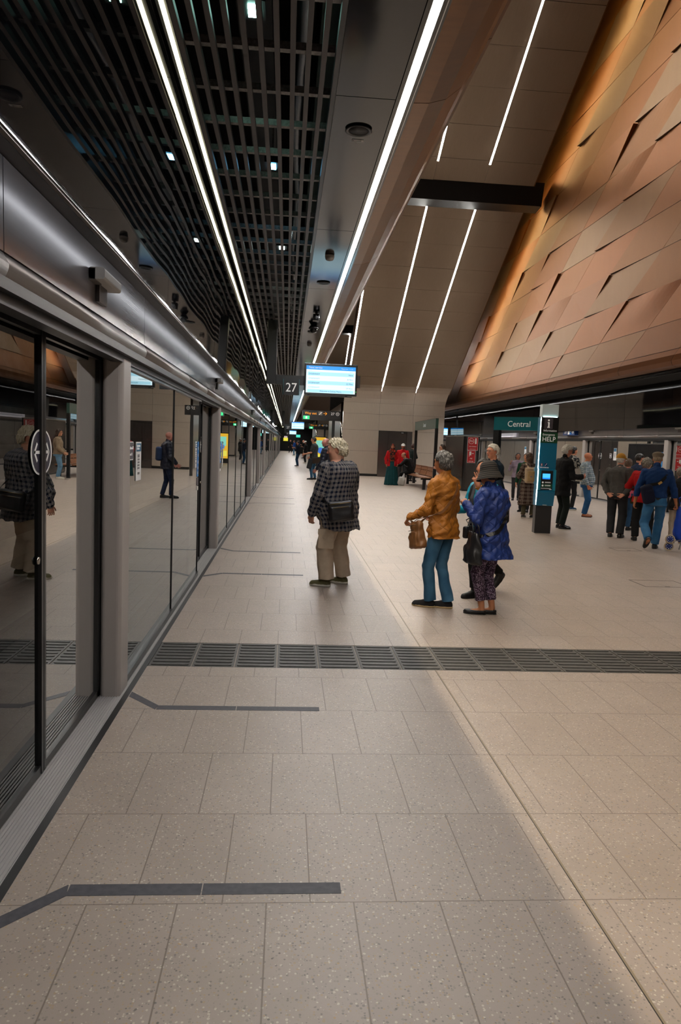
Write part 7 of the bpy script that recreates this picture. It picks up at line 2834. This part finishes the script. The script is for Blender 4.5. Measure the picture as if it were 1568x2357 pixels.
B4 = Person('brown haired woman in black standing behind the bench with folded arms', 5.62, 31.9, 1.68, -60, vox=0.012, sex='f', hyaw=-16, skin='d0a087', armL=((-0.25, 0.2, -1), (0.8, 0.6, 0.1)), armR=((0.25, 0.2, -1), (-0.8, 0.6, 0.1)), top=dict(mat=cloth('blackgreen top', '15211f'), t=0.014, hem=0.48), bottom=dict(mat=M_CHAR), shoes=dict(mat=M_SHOEB),
            hair=dict(style='short', mat=H_GREY('3a1f16', '5a3524'), t=0.018, nape=-0.10))
B5 = Person('woman in beige sweater, sunglasses and light jeans facing the bench', 5.50, 25.0, 1.675, 82, vox=0.010, sex='f', bw=1.06, bd=1.15, hyaw=6, skin='cf9a7e', armL=((-0.25, 0.15, -1), (0.25, 0.6, -0.6)), armR=((0.25, 0.15, -1), (-0.25, 0.6, -0.6)), top=dict(mat=cloth('beige sweater', '8c7a66'), t=0.026, hem=0.50, sr=(0.076, 0.07, 0.056), name='sweater'), bottom=dict(mat=M_JEANL), shoes=dict(mat=M_SOLEW),
            hair=dict(style='long', mat=H_GREY('2f2018', '5c4230'), t=0.016, nape=-0.16, noise=0.008))
B5.glasses(M_BLACK, dark=True)

# ---------------------------------------------------------------- along the left platform
F1 = Person('bald man in dark navy puffer jacket waiting behind the plaid shirt man', 1.06, 18.8, 1.70, 72, vox=0.010, bw=1.1, bd=1.15, hyaw=8, skin='c98878', flush='b55a4c', armL=((-0.24, 0.15, -1), (0.05, 0.6, -0.7)), armR=((0.24, 0.15, -1), (0.05, 0.6, -0.7)), footL=(-0.05, 0.06, 0, 0), footR=(0.06, -0.06, 0, 0),
            top=dict(mat=cloth('navy puffer', '161b2c', 'puffer', rough=0.5), t=0.030, hem=0.44, sr=(0.08, 0.072, 0.056), collar=0.06), bottom=dict(mat=M_NAVYCL), shoes=dict(mat=M_SHOEB, sole=M_SOLEB))
bp = on_person('backpack', F1, 'small dark blue backpack on the navy puffer man', 'backpack')
sdf_obj('pack_body', [(rbx(F1.tf(0, -0.22, 0.24), (0.13, 0.07, 0.18), 0.05, F1.TR), 0)], 0.012, cloth('pack blue', '1d2c4a'), bp)
F2 = Person('dark haired man in charcoal t-shirt and jeans with a brown shoulder bag', 1.17, 30.4, 1.79, 74, vox=0.012, bw=1.08, bd=1.12, belly=0.02, hyaw=6, hpitch=6, skin='cf9070', armL=((-0.2, 0.25, -1), (0.1, 1.0, -0.25)), armR=((0.2, 0.2, -1), (0, 0.6, -0.6)), footL=(-0.05, 0.03, 10, 0), footR=(0.05, -0.03, 0, 0),
            top=dict(mat=cloth('charcoal tee', '2f3134'), t=0.014, hem=0.50, sleeve=0.42, sr=(0.068, 0.064, 0.06), name='t_shirt'), bottom=dict(mat=cloth('mid jeans', '2b516e', 'denim', c2='4a7491')), shoes=dict(mat=M_SHOEB), hair=dict(style='short', mat=H_GREY('1d1512', '3a2c24'), t=0.014))
bg = on_person('shoulder_bag', F2, 'brown shoulder bag and dark coat at the hip of the charcoal t-shirt man', 'bag')
sdf_obj('bag_body', [(rbx(v3(-0.20, -0.16, 0.83), (0.06, 0.22, 0.13), 0.04, rot(-8, 0, -12)), 0)], 0.012, mat('brown bag', '2d211a', 0.45), bg)
sdf_obj('draped_coat', [(rbx(v3(-0.24, 0.12, 0.68), (0.05, 0.10, 0.22), 0.04, rot(12)), 0)], 0.012, M_CHAR, bg)
F3 = Person('person in black standing between the t-shirt man and puffer man', 2.35, 38.0, 1.72, 60, vox=0.013, skin='b98064', armL=((-0.3, 0.1, -1), (0.3, 0.7, 0.0)), armR=((0.3, 0.1, -1), (-0.3, 0.7, 0.0)), top=dict(mat=M_BLKCL, t=0.02, hem=0.45), bottom=dict(mat=M_BLKCL), shoes=dict(mat=M_SHOEB), hair=dict(style='short', mat=H_GREY('15110f', '241d19'), t=0.010))
F4 = Person('man in dark jacket and jeans with backpack checking his phone', 0.73, 46.0, 1.60, 72, vox=0.014, hpitch=18, skin='b97f62', armL=((-0.2, 0.2, -1), (0.15, 0.8, 0.5)), armR=((0.2, 0.2, -1), (-0.15, 0.8, 0.5)), top=dict(mat=cloth('dark navy jacket', '151b28'), t=0.02, hem=0.48), bottom=dict(mat=M_JEAND), shoes=dict(mat=M_SHOEB), hair=dict(style='short', mat=H_GREY('0f0d0c', '1f1a17'), t=0.014))
bp = on_person('backpack', F4, 'black backpack on the man checking his phone', 'backpack')
sdf_obj('pack_body', [(rbx(F4.tf(0, -0.22, 0.18), (0.14, 0.09, 0.22), 0.05, F4.TR), 0)], 0.014, M_BLKCL, bp)
F5 = Person('person in white cap and black clothes looking at a phone', 1.40, 53.0, 1.62, 74, vox=0.014, hpitch=20, skin='a87050', armL=((-0.2, 0.2, -1), (0.15, 0.8, 0.5)), armR=((0.2, 0.2, -1), (-0.15, 0.8, 0.5)), top=dict(mat=M_BLKCL, t=0.022, hem=0.42), bottom=dict(mat=M_CHAR), shoes=dict(mat=M_SOLEW), hair=dict(style='short', mat=H_GREY('15110f', '241d19'), t=0.006))
F5.cap_hat('d9d6d2')
F6 = Person('bald person in black top and pale shorts farther down the platform', 1.60, 68.0, 1.72, 76, vox=0.015, skin='c98a70', armL=DOWN(-1), armR=((0.2, 0.2, -1), (-0.15, 0.8, 0.5)), top=dict(mat=M_BLKCL, t=0.02, hem=0.46), bottom=dict(mat=cloth('pale shorts', 'a8a196'), hem=0.26), shoes=dict(mat=M_SHOEB))
F7 = Person('person in bright blue top and jeans far along the platform', 0.85, 80.0, 1.66, 74, vox=0.015, skin='b98064', armL=DOWN(-1), armR=((0.2, 0.2, -1), (-0.15, 0.8, 0.2)), top=dict(mat=cloth('bright blue top', '1d4fa0'), t=0.02, hem=0.50), bottom=dict(mat=M_JEANL), shoes=dict(mat=M_SHOEB), hair=dict(style='short', mat=H_GREY('3a2a20', '5a4634'), t=0.010))
F8 = Person('figure all in black walking near the far end wall', 0.50, 96.0, 1.72, 20, vox=0.015, skin='c98a70', armL=DOWN(-1), armR=DOWN(1), footL=(-0.06, 0.10, 0, 0), footR=(0.06, -0.10, 0, 0.03), top=dict(mat=M_BLKCL, t=0.024, hem=0.42), bottom=dict(mat=M_BLKCL), shoes=dict(mat=M_SHOEB))
F9 = Person('person in navy jacket standing behind the blue top figure', 1.55, 90.0, 1.68, 100, vox=0.015, skin='c98a70', armL=DOWN(-1), armR=DOWN(1), top=dict(mat=M_NAVYCL, t=0.02, hem=0.46), bottom=dict(mat=M_CHAR), shoes=dict(mat=M_SHOEB), hair=dict(style='bob', mat=H_GREY('2a2018', '4a3c30'), t=0.012))

# ---------------------------------------------------------------- shopping trolley
t = empty('shopping_trolley', (6.58, 11.62, 0), R(-20))
tag(t, 'bright blue two wheeled shopping trolley pulled by the flat cap man', 'trolley')
TB = cloth('trolley blue', '0c3fae', rough=0.6)
sdf_obj('bag', [(cap(v3(0.07, 0.0, 0.74), v3(0.12, 0.03, 0.40), 0.035, 0.115), 0), (ell(v3(0.13, 0.03, 0.32), v3(0.135, 0.11, 0.16)), 0.05), (ell(v3(0.20, 0.0, 0.46), v3(0.07, 0.07, 0.13)), 0.02)], 0.008, TB, t, disp=wrinkle(0.010, 30, 9))
f = mb(mat('trolley frame', '9aa0a6', 0.3, metal=0.9))
f.tube([(0.02, 0.02, 0.13), (0.04, 0.0, 0.45), (0.07, -0.02, 0.78), (0.085, -0.02, 0.86)], 0.009, 6)
f.tube([(0.0, 0.0, 0.16), (0.12, -0.06, 0.20), (0.20, -0.06, 0.21), (0.22, 0.04, 0.19)], 0.008, 6)
f.tube([(0.13, -0.03, 0.20), (0.10, -0.03, 0.03)], 0.010, 6)
f.tube([(-0.06, -0.02, 0.20), (-0.06, 0.06, 0.20)], 0.008, 6)
f.build('frame', None, t)
f = mb(TB)
f.tube([(0.06, -0.02, 0.80), (0.04, -0.02, 0.90), (0.09, -0.02, 0.93), (0.12, -0.02, 0.86)], 0.012, 6)
f.build('handle', None, t)
for (wx, wz, wy) in ((-0.055, 0.20, -0.06), (-0.06, 0.078, -0.03)):
    wh = mb(mat('wheel tyre', 'b7a890', 0.6))
    Mw = Matrix.Translation((wx, wy, wz)) @ Matrix.Rotation(R(90), 4, 'X')
    wh.lathe([(0.058, -0.012), (0.076, -0.014), (0.079, 0.0), (0.076, 0.014), (0.058, 0.012), (0.058, -0.012)], 28, Mw)
    wo = wh.build('wheel', None, t)
    h_ = mb(mat('wheel hub blue', '16307c', 0.4))
    h_.lathe([(0.0, -0.010), (0.059, -0.010), (0.059, 0.010), (0.0, 0.010)], 28, Mw)
    h_.use(M_SIGNW)
    for i in range(8):
        a = 2 * math.pi * i / 8
        h_.lathe([(0.0, 0.0115), (0.007, 0.0115), (0.007, 0.009)], 8, Mw @ Matrix.Translation((0.042 * math.cos(a), 0.042 * math.sin(a), 0)))
    h_.build('hub', None, wo)
